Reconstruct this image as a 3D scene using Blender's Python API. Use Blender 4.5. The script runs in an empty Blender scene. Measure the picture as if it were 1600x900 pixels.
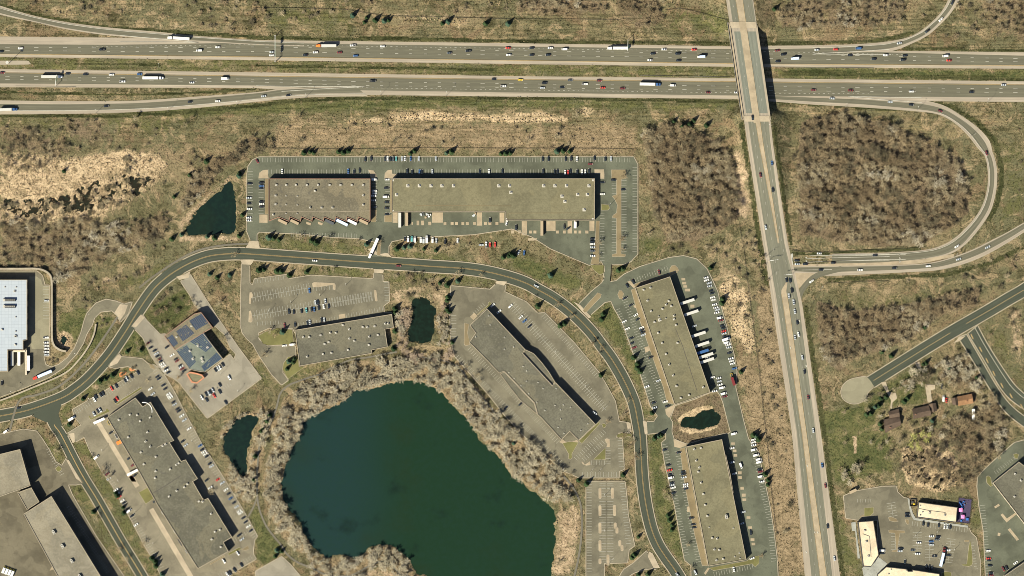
import bpy, bmesh, math, random
import numpy as np
from mathutils import Vector, Matrix
from mathutils.geometry import tessellate_polygon
R = math.radians
S = 0.6                                   # metres on the ground per photograph pixel
scene = bpy.context.scene
COL = scene.collection
# ------------------------------------------------------------------ camera, sky, sun, exposure
CAM_H = 4200.0
cam_d = bpy.data.cameras.new('aerial_camera'); cam = bpy.data.objects.new('aerial_camera', cam_d); COL.objects.link(cam)
cam.location = (0, 0, CAM_H)
cam_d.sensor_width = 36; cam_d.lens = 36*CAM_H/(1600*S)
cam_d.clip_start = 10; cam_d.clip_end = 60000
scene.camera = cam
SUN_EL, SUN_DIR = 44.0, (0.70, 0.71)      # shadows run up and to the right
world = bpy.data.worlds.new('World'); scene.world = world; world.use_nodes = True
wn = world.node_tree.nodes; wl = world.node_tree.links
sky = wn.new('ShaderNodeTexSky'); sky.sky_type = 'NISHITA'; sky.sun_disc = False
sky.sun_elevation = R(SUN_EL); sky.sun_rotation = math.atan2(-SUN_DIR[0], -SUN_DIR[1])
bg = wn['Background']; bg.inputs[1].default_value = 0.05
wl.new(sky.outputs[0], bg.inputs[0])
sun_d = bpy.data.lights.new('sun', 'SUN'); sun = bpy.data.objects.new('sun', sun_d); COL.objects.link(sun)
sun_d.energy = 4.6; sun_d.angle = R(0.5); sun_d.color = (1.0, 0.945, 0.755)
_h = math.cos(R(SUN_EL)); _n = math.hypot(*SUN_DIR)
sun.rotation_euler = Vector((SUN_DIR[0]/_n*_h, SUN_DIR[1]/_n*_h, -math.sin(R(SUN_EL)))).to_track_quat('-Z', 'Y').to_euler()
vs = scene.view_settings; vs.view_transform = 'Standard'; vs.look = 'None'; vs.exposure = 1.08; vs.gamma = 1; vs.use_curve_mapping = False
scene.cycles.filter_width = 0.9; scene.cycles.max_bounces = 4; scene.cycles.diffuse_bounces = 2; scene.cycles.glossy_bounces = 2
rng = random.Random(7); nrng = np.random.RandomState(7)
# ------------------------------------------------------------------ coordinates (photograph pixel -> ground point)
def W(p): return ((p[0]-800)*S, (450-p[1])*S)
def pts(s): return [tuple(float(v) for v in q.split(',')[:2]) for q in s.split()]
def T(tile, s):
    ox, oy = 'ABCD'.index(tile[0])*400, (int(tile[1])-1)*225
    return [(ox+x/4, oy+y/4) for x, y in pts(s)]
def E(ox, oy, s, k=8.0): return [(ox+x/k, oy+y/k) for x, y in pts(s)]
def P(s): return pts(s)
def seglen(a): return [math.hypot(a[i+1][0]-a[i][0], a[i+1][1]-a[i][1]) for i in range(len(a)-1)]
def smooth(a, n=8):
    a = [Vector(p) for p in a]
    if len(a) < 3: return [tuple(p) for p in a]
    out = []
    for i in range(len(a)-1):
        p0 = a[max(i-1, 0)]; p1 = a[i]; p2 = a[i+1]; p3 = a[min(i+2, len(a)-1)]
        for k in range(n):
            t = k/n
            out.append(tuple(0.5*((2*p1)+(p2-p0)*t+(2*p0-5*p1+4*p2-p3)*t*t+(3*p1-p0-3*p2+p3)*t**3)))
    out.append(tuple(a[-1])); return out
def resample(a, n):
    d = [0]
    for l in seglen(a): d.append(d[-1]+l)
    ts = np.linspace(0, d[-1], n)
    return list(zip(np.interp(ts, d, [p[0] for p in a]), np.interp(ts, d, [p[1] for p in a])))
def offset(a, o):
    out = []
    for i in range(len(a)):
        p, q = a[max(i-1, 0)], a[min(i+1, len(a)-1)]
        dx, dy = q[0]-p[0], q[1]-p[1]; l = math.hypot(dx, dy) or 1
        out.append((a[i][0]-dy/l*o, a[i][1]+dx/l*o))
    return out
def inside(px, py, poly):
    px = np.asarray(px, float); py = np.asarray(py, float); r = np.zeros(px.shape, bool)
    n = len(poly)
    for i in range(n):
        x1, y1 = poly[i]; x2, y2 = poly[(i+1) % n]
        if y1 == y2: continue
        c = ((y1 > py) != (y2 > py)) & (px < (x2-x1)*(py-y1)/(y2-y1)+x1)
        r ^= c
    return r
def pdist(px, py, poly, closed=True):
    d = np.full(np.shape(px), 1e9); n = len(poly)
    for i in range(n if closed else n-1):
        x1, y1 = poly[i]; x2, y2 = poly[(i+1) % n]; dx, dy = x2-x1, y2-y1; L = dx*dx+dy*dy or 1e-9
        t = np.clip(((px-x1)*dx+(py-y1)*dy)/L, 0, 1)
        d = np.minimum(d, np.hypot(px-x1-t*dx, py-y1-t*dy))
    return d
def area(p): return sum(p[i][0]*p[(i+1) % len(p)][1]-p[(i+1) % len(p)][0]*p[i][1] for i in range(len(p)))/2
def centroid(p): return (sum(q[0] for q in p)/len(p), sum(q[1] for q in p)/len(p))
# ------------------------------------------------------------------ materials
MATS = {}
class NT:
    def __init__(s, name):
        s.m = bpy.data.materials.new(name); s.m.use_nodes = True; s.t = s.m.node_tree
        s.b = s.t.nodes['Principled BSDF']; s.pos = s.n('ShaderNodeNewGeometry').outputs['Position']
    def n(s, k, **kw):
        nd = s.t.nodes.new(k)
        for a, v in kw.items(): setattr(nd, a, v)
        return nd
    def l(s, a, b): s.t.links.new(a, b)
    def sock(s, nd, i, v):
        if hasattr(v, 'is_linked') or isinstance(v, bpy.types.NodeSocket): s.l(v, nd.inputs[i])
        else: nd.inputs[i].default_value = v
    def noise(s, scale, detail=4, rough=0.6, vec=None, dist=0.0):
        nd = s.n('ShaderNodeTexNoise'); s.l(vec or s.pos, nd.inputs['Vector'])
        nd.inputs['Scale'].default_value = scale; nd.inputs['Detail'].default_value = detail
        nd.inputs['Roughness'].default_value = rough; nd.inputs['Distortion'].default_value = dist
        return nd.outputs[0]
    def voro(s, scale, feature='F1', vec=None):
        nd = s.n('ShaderNodeTexVoronoi', feature=feature); s.l(vec or s.pos, nd.inputs['Vector']); nd.inputs['Scale'].default_value = scale
        return nd.outputs[0]
    def ramp(s, v, a, b, c=0.0, d=1.0):
        nd = s.n('ShaderNodeMapRange', interpolation_type='SMOOTHSTEP'); s.l(v, nd.inputs[0])
        for i, x in enumerate((a, b, c, d)): nd.inputs[1+i].default_value = x
        return nd.outputs[0]
    def math(s, op, a, b=0.0):
        nd = s.n('ShaderNodeMath', operation=op); s.sock(nd, 0, a); s.sock(nd, 1, b); return nd.outputs[0]
    def mix(s, f, a, b, mode='MIX'):
        nd = s.n('ShaderNodeMix', data_type='RGBA', blend_type=mode)
        s.sock(nd, 0, f)
        for i, v in ((6, a), (7, b)):
            if isinstance(v, tuple): nd.inputs[i].default_value = (*v[:3], 1)
            else: s.l(v, nd.inputs[i])
        return nd.outputs[2]
    def out(s, col, rough=0.9, bump=None, bstr=0.3, bdist=0.1, spec=0.2, metal=0.0):
        if isinstance(col, tuple): s.b.inputs['Base Color'].default_value = (*col[:3], 1)
        else: s.l(col, s.b.inputs['Base Color'])
        s.b.inputs['Roughness'].default_value = rough; s.b.inputs['Specular IOR Level'].default_value = spec; s.b.inputs['Metallic'].default_value = metal
        if bump is not None:
            bp = s.n('ShaderNodeBump'); bp.inputs['Strength'].default_value = bstr; bp.inputs['Distance'].default_value = bdist
            s.l(bump, bp.inputs['Height']); s.l(bp.outputs[0], s.b.inputs['Normal'])
        return s.m
def c3(c, k): return tuple(x*k for x in c)
def mat_asphalt(name, c, stain=0.5, patch=0.0, crack=0.0, tracks=False):
    t = NT(name)
    big = t.noise(0.035, 5, 0.62); mid = t.noise(0.22, 5, 0.65, dist=0.6); fine = t.noise(2.2, 3, 0.7)
    col = t.mix(t.ramp(big, 0.32, 0.68), c3(c, 1-0.28*stain), c3(c, 1+0.28*stain))
    col = t.mix(t.ramp(mid, 0.56, 0.72, 0, 0.6*stain), col, c3(c, 0.62))
    col = t.mix(t.ramp(mid, 0.42, 0.25, 0, 0.5*stain), col, (c[0]*1.5, c[1]*1.42, c[2]*1.25))
    if patch: col = t.mix(t.ramp(t.noise(0.06, 2, 0.4), 0.54, 0.57, 0, patch), col, c3(c, 1.45))
    if crack:
        wv = t.n('ShaderNodeVectorMath', operation='ADD'); nz_ = t.n('ShaderNodeTexNoise'); t.l(t.pos, nz_.inputs['Vector']); nz_.inputs['Scale'].default_value = 0.15; ms = t.n('ShaderNodeVectorMath', operation='SCALE'); t.l(nz_.outputs['Color'], ms.inputs[0]); ms.inputs['Scale'].default_value = 9.0; t.l(t.pos, wv.inputs[0]); t.l(ms.outputs[0], wv.inputs[1])
        col = t.mix(t.ramp(t.voro(0.055, 'DISTANCE_TO_EDGE', wv.outputs[0]), 0.0, 0.018, crack*.55, 0), col, c3(c, 0.5))
    if tracks:
        uv = t.n('ShaderNodeUVMap', uv_map='along'); sp = t.n('ShaderNodeSeparateXYZ'); t.l(uv.outputs[0], sp.inputs[0])
        cb = t.n('ShaderNodeCombineXYZ'); t.l(sp.outputs[0], cb.inputs[0]); t.l(t.math('MULTIPLY', sp.outputs[1], 0.012), cb.inputs[1])
        lane = t.math('SINE', t.math('MULTIPLY', sp.outputs[0], 1.698)); col = t.mix(t.ramp(lane, -0.6, 0.9, 0, 0.55), col, c3(c, 0.76))
        blk = t.n('ShaderNodeCombineXYZ'); t.l(t.math('MULTIPLY', sp.outputs[0], 0.27), blk.inputs[0]); t.l(t.math('MULTIPLY', sp.outputs[1], 0.02), blk.inputs[1]); col = t.mix(t.ramp(t.noise(1.0, 3, 0.6, vec=blk.outputs[0]), 0.52, 0.6, 0, 0.35), col, c3(c, 1.22))
        streak = t.noise(0.9, 4, 0.65, vec=cb.outputs[0])
        col = t.mix(t.ramp(streak, 0.36, 0.64, 0, 0.75), col, c3(c, 0.66))
        col = t.mix(t.ramp(t.noise(2.2, 2, 0.5, vec=cb.outputs[0]), 0.6, 0.72, 0, 0.5), col, (c[0]*1.4, c[1]*1.35, c[2]*1.25))
    col = t.mix(t.ramp(fine, 0.35, 0.65, 0, 0.4), col, c3(c, 0.8))
    return t.out(col, 0.92, fine, 0.15, 0.05)
def mat_concrete(name, c, panel=0.0):
    t = NT(name)
    big = t.noise(0.12, 5, 0.6); fine = t.noise(1.6, 3, 0.7)
    col = t.mix(t.ramp(big, 0.3, 0.7), c3(c, 0.8), c3(c, 1.12)); col = t.mix(t.ramp(fine, 0.4, 0.7, 0, 0.35), col, c3(c, 0.72))
    return t.out(col, 0.9, fine, 0.1, 0.03)
def mat_roof(name, c, dirt=(0.075, 0.07, 0.058), patch=1.0):
    t = NT(name)
    big = t.noise(0.045, 6, 0.6, dist=0.8); mid = t.noise(0.16, 5, 0.7, dist=1.2); fine = t.noise(1.3, 4, 0.75); spk = t.noise(0.62, 2, 0.5)
    col = t.mix(t.ramp(big, 0.34, 0.66), c3(c, 0.78), c3(c, 1.13))
    col = t.mix(t.ramp(mid, 0.53, 0.66, 0, 0.8*patch), col, dirt)
    col = t.mix(t.ramp(t.noise(0.03, 3, 0.45, dist=0.4), 0.545, 0.565, 0, 0.5*patch), col, (c[0]*1.45, c[1]*1.36, c[2]*1.22))
    col = t.mix(t.ramp(fine, 0.44, 0.60, 0, min(.5, .25+.25*patch)), col, c3(c, 0.66)); col = t.mix(t.ramp(spk, 0.54, 0.64, 0, .38*max(patch, .25)**.6), col, c3(c, 0.58)); col = t.mix(t.ramp(spk, 0.44, 0.36, 0, .4*patch**.6), col, c3(c, 1.3))
    return t.out(col, 0.95, fine, 0.25, 0.06)
def mat_plain(name, c, rough=0.6, spec=0.3, metal=0.0, var=0.15):
    t = NT(name); f = t.noise(0.7, 3, 0.6)
    return t.out(t.mix(t.ramp(f, 0.3, 0.7), c3(c, 1-var), c3(c, 1+var*0.6)), rough, spec=spec, metal=metal)
def mat_twig(name, a, b, spread=0.045):
    t = NT(name)
    n = t.noise(spread, 4, 0.6); f = t.noise(0.5, 2, 0.5)
    col = t.mix(t.ramp(n, 0.36, 0.64), a, b); col = t.mix(t.ramp(f, 0.42, 0.66, 0, 0.6), col, c3(a, 0.62))
    return t.out(col, 0.95, spec=0.1)
M = {}
M['lot_dark'] = mat_asphalt('lot_asphalt_dark', (0.078, 0.082, 0.059), 1.1, 0.35, 0.25)
M['lot'] = mat_asphalt('lot_asphalt_grey', (0.118, 0.106, 0.076), 1.05, 0.35, 0.45)
M['lot_mid'] = mat_asphalt('lot_asphalt_tan', (0.148, 0.130, 0.094), 1.0, 0.35, 0.5)
M['yard'] = mat_asphalt('worn_yard_asphalt', (0.099, 0.086, 0.060), 1.3, 0.5, 0.5)
M['lot_pale'] = mat_asphalt('lot_asphalt_pale', (0.194, 0.174, 0.137), 0.6, 0.3, 0.55)
M['road'] = mat_asphalt('road_asphalt', (0.052, 0.059, 0.043), 0.35, tracks=True)
M['hw'] = mat_asphalt('highway_asphalt', (0.113, 0.106, 0.076), 0.3, tracks=True)
M['arterial'] = mat_asphalt('arterial_asphalt', (0.142, 0.138, 0.104), 0.3, tracks=True)
M['deck'] = mat_asphalt('bridge_concrete', (0.152, 0.158, 0.129), 0.3, tracks=True)
M['shoulder'] = mat_asphalt('shoulder_concrete', (0.294, 0.250, 0.196), 0.35, tracks=True)
M['tanconc'] = mat_concrete('tan_concrete', (0.284, 0.228, 0.157))
M['kerb'] = mat_concrete('kerb_concrete', (0.276, 0.235, 0.176))
M['conc'] = mat_concrete('pale_concrete', (0.313, 0.259, 0.188))
M['greyconc'] = mat_concrete('grey_concrete', (0.255, 0.255, 0.230))
M['path'] = mat_asphalt('path_asphalt', (0.12, 0.108, 0.085), 0.4)
M['cul'] = mat_asphalt('cul_de_sac_asphalt', (0.180, 0.164, 0.113), 0.5, 0.3)
M['white'] = mat_plain('road_paint_white', (0.34, 0.32, 0.27), 0.7)
M['faintwhite'] = mat_plain('worn_paint_white', (0.27, 0.26, 0.22), 0.8)
M['yellow'] = mat_plain('road_paint_yellow', (0.27, 0.19, 0.085), 0.7)
M['mulch'] = mat_asphalt('mulch_bed', (0.161, 0.126, 0.073), 0.7)
M['orange_mulch'] = mat_asphalt('orange_mulch_bed', (0.42, 0.17, 0.07), 0.6)
M['lawn'] = mat_asphalt('lawn_grass', (0.115, 0.108, 0.042), 0.9)
M['roof_a'] = mat_roof('gravel_roof_brown', (0.130, 0.114, 0.080))
M['roof_b'] = mat_roof('gravel_roof_olive', (0.131, 0.119, 0.074), (0.09, 0.08, 0.05), 0.5)
M['roof_c'] = mat_roof('gravel_roof_grey', (0.101, 0.095, 0.071))
M['roof_d'] = mat_roof('gravel_roof_tan', (0.180, 0.161, 0.123), (0.14, 0.118, 0.075), 0.5)
M['roof_cream'] = mat_roof('membrane_roof_cream', (0.510, 0.424, 0.305), (0.40, 0.31, 0.2), 0.25)
M['roof_green'] = mat_roof('membrane_roof_green', (0.125, 0.138, 0.115), (0.09, 0.1, 0.085), 0.5)
M['shingle'] = mat_roof('shingle_brown', (0.088, 0.062, 0.046), (0.05, 0.037, 0.03), 0.6)
M['shingle_o'] = mat_roof('shingle_orange', (0.245, 0.135, 0.07), (0.15, 0.085, 0.045), 0.6)
def mat_metalroof():
    t = NT('standing_seam_roof_white'); br = t.n('ShaderNodeTexBrick'); t.l(t.pos, br.inputs['Vector'])
    br.offset = 0.0; br.inputs['Scale'].default_value = 1.0; br.inputs['Mortar Size'].default_value = 0.09
    br.inputs['Brick Width'].default_value = 3.1; br.inputs['Row Height'].default_value = 3.1
    br.inputs['Color1'].default_value = (0.304, 0.334, 0.372, 1); br.inputs['Color2'].default_value = (0.281, 0.312, 0.353, 1); br.inputs['Mortar'].default_value = (0.198, 0.220, 0.251, 1)
    col = t.mix(t.ramp(t.noise(0.08, 5, 0.6), 0.4, 0.75, 0, 0.5), br.outputs[0], (0.30, 0.33, 0.37))
    return t.out(col, 0.6)
M['roof_white'] = mat_metalroof()
M['brick'] = mat_plain('brick_red', (0.24, 0.11, 0.07), 0.9)
M['wall_tan'] = mat_plain('wall_tan', (0.34, 0.27, 0.19), 0.9)
M['wall_dark'] = mat_plain('wall_dark', (0.07, 0.062, 0.052), 0.9)
M['wall_pale'] = mat_plain('wall_pale', (0.46, 0.40, 0.31), 0.9)
M['coping'] = mat_plain('coping_metal', (0.24, 0.20, 0.145), 0.6)
M['coping_red'] = mat_plain('coping_red', (0.22, 0.125, 0.085), 0.6)
M['coping_orange'] = mat_plain('coping_orange', (0.368, 0.162, 0.090), 0.6)
M['coping_dark'] = mat_plain('coping_dark', (0.06, 0.055, 0.05), 0.6)
M['glass'] = mat_plain('window_glass', (0.02, 0.03, 0.04), 0.08, 0.5)
M['metal'] = mat_plain('galvanised_metal', (0.442, 0.425, 0.391), 0.5, metal=0.2)
M['hvac'] = mat_plain('rooftop_unit_metal', (0.384, 0.360, 0.316), 0.5)
M['hvac_dark'] = mat_plain('rooftop_fan_dark', (0.05, 0.05, 0.05), 0.6)
M['white_obj'] = mat_plain('white_painted_metal', (0.680, 0.663, 0.629), 0.5)
M['black'] = mat_plain('black_rubber', (0.012, 0.012, 0.012), 0.8)
M['pole'] = mat_plain('pole_steel', (0.26, 0.24, 0.20), 0.5, metal=0.3)
M['solar'] = mat_plain('solar_cell_blue', (0.035, 0.055, 0.095), 0.25, 0.5)
M['wood'] = mat_plain('bark', (0.13, 0.10, 0.075), 0.95)
M['sign'] = mat_plain('sign_green', (0.02, 0.13, 0.06), 0.6)
M['fence'] = mat_plain('fence_wire', (0.05, 0.045, 0.035), 0.7)
M['play_floor'] = mat_plain('rubber_play_floor', (0.045, 0.035, 0.07), 0.9)
M['pink'] = mat_plain('pink_canopy', (0.75, 0.22, 0.50), 0.7)
M['blue_play'] = mat_plain('blue_play_plastic', (0.035, 0.12, 0.36), 0.4)
M['twig_grey'] = mat_twig('twigs_grey_brown', (0.180, 0.145, 0.092), (0.30, 0.248, 0.158))
M['twig_brown'] = mat_twig('twigs_brown', (0.155, 0.116, 0.070), (0.27, 0.208, 0.125))
M['twig_pale'] = mat_twig('twigs_pale', (0.255, 0.222, 0.155), (0.375, 0.328, 0.235))
M['twig_silver'] = mat_twig('twigs_pale_grey', (0.24, 0.208, 0.150), (0.36, 0.315, 0.232))
M['twig_pink'] = mat_twig('twigs_pinkish', (0.27, 0.205, 0.148), (0.36, 0.278, 0.205))
M['twig_green'] = mat_twig('young_leaves_yellow_green', (0.24, 0.25, 0.07), (0.36, 0.34, 0.12))
M['needle'] = mat_twig('needles_dark_green', (0.018, 0.034, 0.014), (0.040, 0.064, 0.026), 0.1)
M['needle_b'] = mat_twig('needles_blue_green', (0.038, 0.068, 0.045), (0.062, 0.10, 0.062), 0.1)
M['bush'] = mat_twig('bush_twigs', (0.085, 0.072, 0.045), (0.15, 0.125, 0.08))
M['reed'] = mat_twig('dry_reeds', (0.42, 0.315, 0.20), (0.28, 0.205, 0.125), 0.3)
M['tuft'] = mat_twig('dry_grass_tufts', (0.165, 0.14, 0.075), (0.26, 0.20, 0.115), 0.06)
def mat_water(name, a, b):
    t = NT(name); sp = t.n('ShaderNodeSeparateXYZ'); t.l(t.pos, sp.inputs[0])
    f = t.ramp(t.math('ADD', sp.outputs[0], t.math('MULTIPLY', t.noise(0.012, 3, 0.5), 40)), -150, -70)
    col = t.mix(f, a, b)
    col = t.mix(t.ramp(t.noise(0.03, 4, 0.6), 0.58, 0.74, 0, 0.6), col, (0.004, 0.009, 0.007)); col = t.mix(t.ramp(t.noise(0.012, 3, 0.55), 0.5, 0.66, 0, 0.35), col, (0.0125, 0.0190, 0.0080)); col = t.mix(t.ramp(t.noise(0.25, 4, 0.65), 0.42, 0.62, 0, 0.3), col, (0.009, 0.025, 0.017))
    return t.out(col, 0.25, t.noise(0.8, 3, 0.6), 0.05, 0.05, spec=0.14)
M['lake'] = mat_water('lake_water', (0.0090, 0.0240, 0.0230), (0.0076, 0.0222, 0.0112))
M['pond'] = mat_water('pond_water', (0.0055, 0.0125, 0.0110), (0.0055, 0.0105, 0.0070))
M['marsh'] = mat_water('marsh_water', (0.016, 0.013, 0.008), (0.016, 0.013, 0.008))
def mat_ground():
    t = NT('ground_cover')
    n1 = t.noise(0.016, 5, 0.62); n2 = t.noise(0.10, 7, 0.72, dist=0.8); n3 = t.noise(0.55, 5, 0.8); n4 = t.noise(0.042, 8, 0.72, dist=1.6); n5 = t.noise(0.24, 6, 0.75, dist=1.0)
    a1 = t.n('ShaderNodeAttribute', attribute_name='cover'); a2 = t.n('ShaderNodeAttribute', attribute_name='cover2')
    s1 = t.n('ShaderNodeSeparateColor'); t.l(a1.outputs['Color'], s1.inputs[0]); s2 = t.n('ShaderNodeSeparateColor'); t.l(a2.outputs['Color'], s2.inputs[0])
    wob = t.math('MULTIPLY', t.math('SUBTRACT', t.math('ADD', n2, t.math('MULTIPLY', n5, 0.6)), 0.8), 2.2)
    def wgt(o, lo=0.2, hi=0.8): return t.ramp(t.math('ADD', o, t.math('MULTIPLY', wob, t.ramp(o, 0.0, 0.12))), lo, hi)
    def var(c0, c1, c2): return t.mix(t.ramp(n5, 0.50, 0.66, 0, 0.8), t.mix(t.ramp(n2, 0.38, 0.60), c0, c1), c2)
    col = t.mix(t.ramp(n1, 0.40, 0.60), (0.104, 0.095, 0.052), (0.168, 0.136, 0.080))       # dry grass
    stv = t.n('ShaderNodeVectorMath', operation='MULTIPLY'); t.l(t.pos, stv.inputs[0]); stv.inputs[1].default_value = (0.03, 0.42, 1); st_ = t.noise(1.0, 5, 0.65, vec=stv.outputs[0]); spy = t.n('ShaderNodeSeparateXYZ'); t.l(t.pos, spy.inputs[0]); near = t.math('ADD', t.ramp(spy.outputs[1], 110, 165), 0.25); n6 = t.noise(0.028, 6, 0.66, dist=1.2)
    col = t.mix(t.ramp(n6, 0.50, 0.58, 0, 0.9), col, (0.104, 0.098, 0.056)); col = t.mix(t.ramp(n6, 0.46, 0.39, 0, 0.85), col, (0.150, 0.108, 0.066))
    col = t.mix(t.ramp(n2, 0.48, 0.60, 0, 0.9), col, (0.060, 0.055, 0.029))
    col = t.mix(t.ramp(n4, 0.52, 0.62, 0, 0.8), col, (0.255, 0.192, 0.118))
    col = t.mix(t.ramp(n5, 0.58, 0.68, 0, 0.7), col, (0.052, 0.047, 0.027))
    g = t.mix(t.ramp(n2, 0.40, 0.60), (0.048, 0.058, 0.024), (0.098, 0.096, 0.042)); g = t.mix(t.ramp(n4, 0.52, 0.64, 0, 0.6), g, (0.160, 0.135, 0.072)); g = t.mix(t.ramp(n5, 0.56, 0.68, 0, 0.5), g, (0.035, 0.040, 0.017))
    col = t.mix(wgt(s1.outputs[0]), col, g)
    col = t.mix(wgt(s1.outputs[1]), col, var((0.30, 0.225, 0.14), (0.44, 0.335, 0.215), (0.115, 0.085, 0.052)))
    col = t.mix(wgt(s1.outputs[2]), col, var((0.085, 0.066, 0.043), (0.155, 0.118, 0.078), (0.045, 0.035, 0.023)))
    col = t.mix(wgt(s2.outputs[0]), col, t.mix(t.ramp(n2, 0.40, 0.60), (0.026, 0.030, 0.013), (0.060, 0.060, 0.028)))
    col = t.mix(wgt(s2.outputs[1]), col, var((0.27, 0.195, 0.128), (0.37, 0.278, 0.185), (0.15, 0.11, 0.07)))
    col = t.mix(wgt(s2.outputs[2]), col, var((0.155, 0.118, 0.072), (0.24, 0.180, 0.112), (0.072, 0.057, 0.034)))
    col = t.mix(t.math('MULTIPLY', t.ramp(st_, 0.51, 0.60, 0, 0.6), near), col, t.mix(1.0, col, (0.55, 0.56, 0.5), 'MULTIPLY')); col = t.mix(t.math('MULTIPLY', t.ramp(st_, 0.47, 0.38, 0, 0.5), near), col, t.mix(1.0, col, (1.4, 1.3, 1.2), 'MULTIPLY'))
    col = t.mix(t.ramp(n3, 0.505, 0.59, 0, 0.9), col, t.mix(1.0, col, (0.40, 0.40, 0.40), 'MULTIPLY'))
    col = t.mix(t.ramp(t.noise(1.1, 3, 0.75), 0.46, 0.36, 0, 0.6), col, t.mix(1.0, col, (1.45, 1.42, 1.36), 'MULTIPLY'))
    return t.out(col, 1.0, t.math('ADD', n3, n5), 0.7, 0.8, spec=0.0)
M['ground'] = mat_ground()
# ------------------------------------------------------------------ object helpers
def link(name, me, mat=None, parent=None, **props):
    o = bpy.data.objects.new(name, me); COL.objects.link(o)
    if me is not None and mat is not None and not me.materials:
        for m in (mat if isinstance(mat, (list, tuple)) else [mat]): me.materials.append(m)
    if parent is not None: o.parent = parent
    for k, v in props.items():
        if v is not None: o[k] = v
    return o
def mesh(name, v, f, mi=None, uv=None):
    me = bpy.data.meshes.new(name); me.from_pydata([tuple(map(float, p)) for p in v], [], f)
    if mi is not None: me.polygons.foreach_set('material_index', mi)
    if uv is not None:
        l = me.uv_layers.new(name='along')
        idx = np.empty(len(me.loops), int); me.loops.foreach_get('vertex_index', idx)
        l.data.foreach_set('uv', np.asarray(uv, float)[idx].ravel())
    me.update(); return me
def empty(name, p, z=0.0, rot=0.0, **props):
    o = bpy.data.objects.new(name, None); COL.objects.link(o); x, y = W(p); o.location = (x, y, z); o.rotation_euler = (0, 0, rot); o.empty_display_size = 0.5
    for k, v in props.items():
        if v is not None: o[k] = v
    return o
class MB:
    """collects simple shapes for one mesh"""
    def __init__(s): s.v = []; s.f = []; s.m = []
    def add(s, v, f, m=0):
        o = len(s.v); s.v += v; s.f += [tuple(i+o for i in q) for q in f]; s.m += [m]*len(f)
    def box(s, cx, cy, z0, z1, lx, ly, a=0.0, m=0, top=1.0):
        ca, sa = math.cos(a), math.sin(a); v = []
        for z, k in ((z0, 1.0), (z1, top)):
            for dx, dy in ((-1, -1), (1, -1), (1, 1), (-1, 1)):
                x, y = dx*lx/2*k, dy*ly/2*k; v.append((cx+x*ca-y*sa, cy+x*sa+y*ca, z))
        s.add(v, [(3, 2, 1, 0), (4, 5, 6, 7), (0, 1, 5, 4), (1, 2, 6, 5), (2, 3, 7, 6), (3, 0, 4, 7)], m)
    def prism(s, poly, z0, z1, m=0, mt=None, bottom=True):
        p = list(poly)
        if area(p) < 0: p = p[::-1]
        n = len(p); o = len(s.v)
        s.v += [(x, y, z0) for x, y in p]+[(x, y, z1) for x, y in p]
        for i in range(n): s.f.append((o+i, o+(i+1) % n, o+n+(i+1) % n, o+n+i)); s.m.append(m)
        for t in tessellate_polygon([[Vector((x, y, 0)) for x, y in p]]):
            a, b, c = t; 
            if (p[b][0]-p[a][0])*(p[c][1]-p[a][1])-(p[b][1]-p[a][1])*(p[c][0]-p[a][0]) < 0: b, c = c, b
            s.f.append((o+n+a, o+n+b, o+n+c)); s.m.append(m if mt is None else mt)
            if bottom: s.f.append((o+c, o+b, o+a)); s.m.append(m)
    def tube(s, a, b, r0, r1, n=8, m=0):
        a, b = Vector(a), Vector(b); d = (b-a).normalized(); u = d.orthogonal().normalized(); w = d.cross(u); v = []
        for p, r in ((a, r0), (b, r1)):
            for k in range(n):
                t = 2*math.pi*k/n; v.append(tuple(p+(u*math.cos(t)+w*math.sin(t))*r))
        s.add(v, [(k, (k+1) % n, n+(k+1) % n, n+k) for k in range(n)]+[tuple(range(n))[::-1], tuple(range(n, 2*n))], m)
    def build(s, name, mat, parent=None, **props):
        return link(name, mesh(name, s.v, s.f, s.m), mat, parent, **props)
    def me(s, name): return mesh(name, s.v, s.f, s.m)
ORD = 'first second third fourth fifth sixth seventh eighth ninth tenth eleventh twelfth thirteenth fourteenth fifteenth sixteenth seventeenth eighteenth nineteenth twentieth'.split()
def ordinal(i): return ORD[i] if i < len(ORD) else ('twenty-'+ORD[i-20] if i < 29 else str(i+1)+'th')
# ------------------------------------------------------------------ levels: the arterial climbs to a bridge over the highway
def smst(x): x = np.clip(x, 0, 1); return x*x*(3-2*x)
ART_Y = [-120, 0, 35, 190, 225, 380, 422, 475, 675, 900, 1000]
def _ip(y, xs, ys): return np.interp(y, ys, xs)
def xl(y): return _ip(y, [1116, 1133.7, 1139, 1162, 1167, 1192, 1199, 1206.5, 1237.3, 1257.5, 1266], ART_Y)
def xr(y): return _ip(y, [1159, 1176, 1181, 1203.3, 1207, 1231, 1241, 1253.5, 1282.5, 1312.5, 1326], ART_Y)
DECK = 8.6
def elev(y): return DECK*(1-smst((np.asarray(y, float)-195)/180.0))
def road_z(x, y): return float(elev(y))
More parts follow.
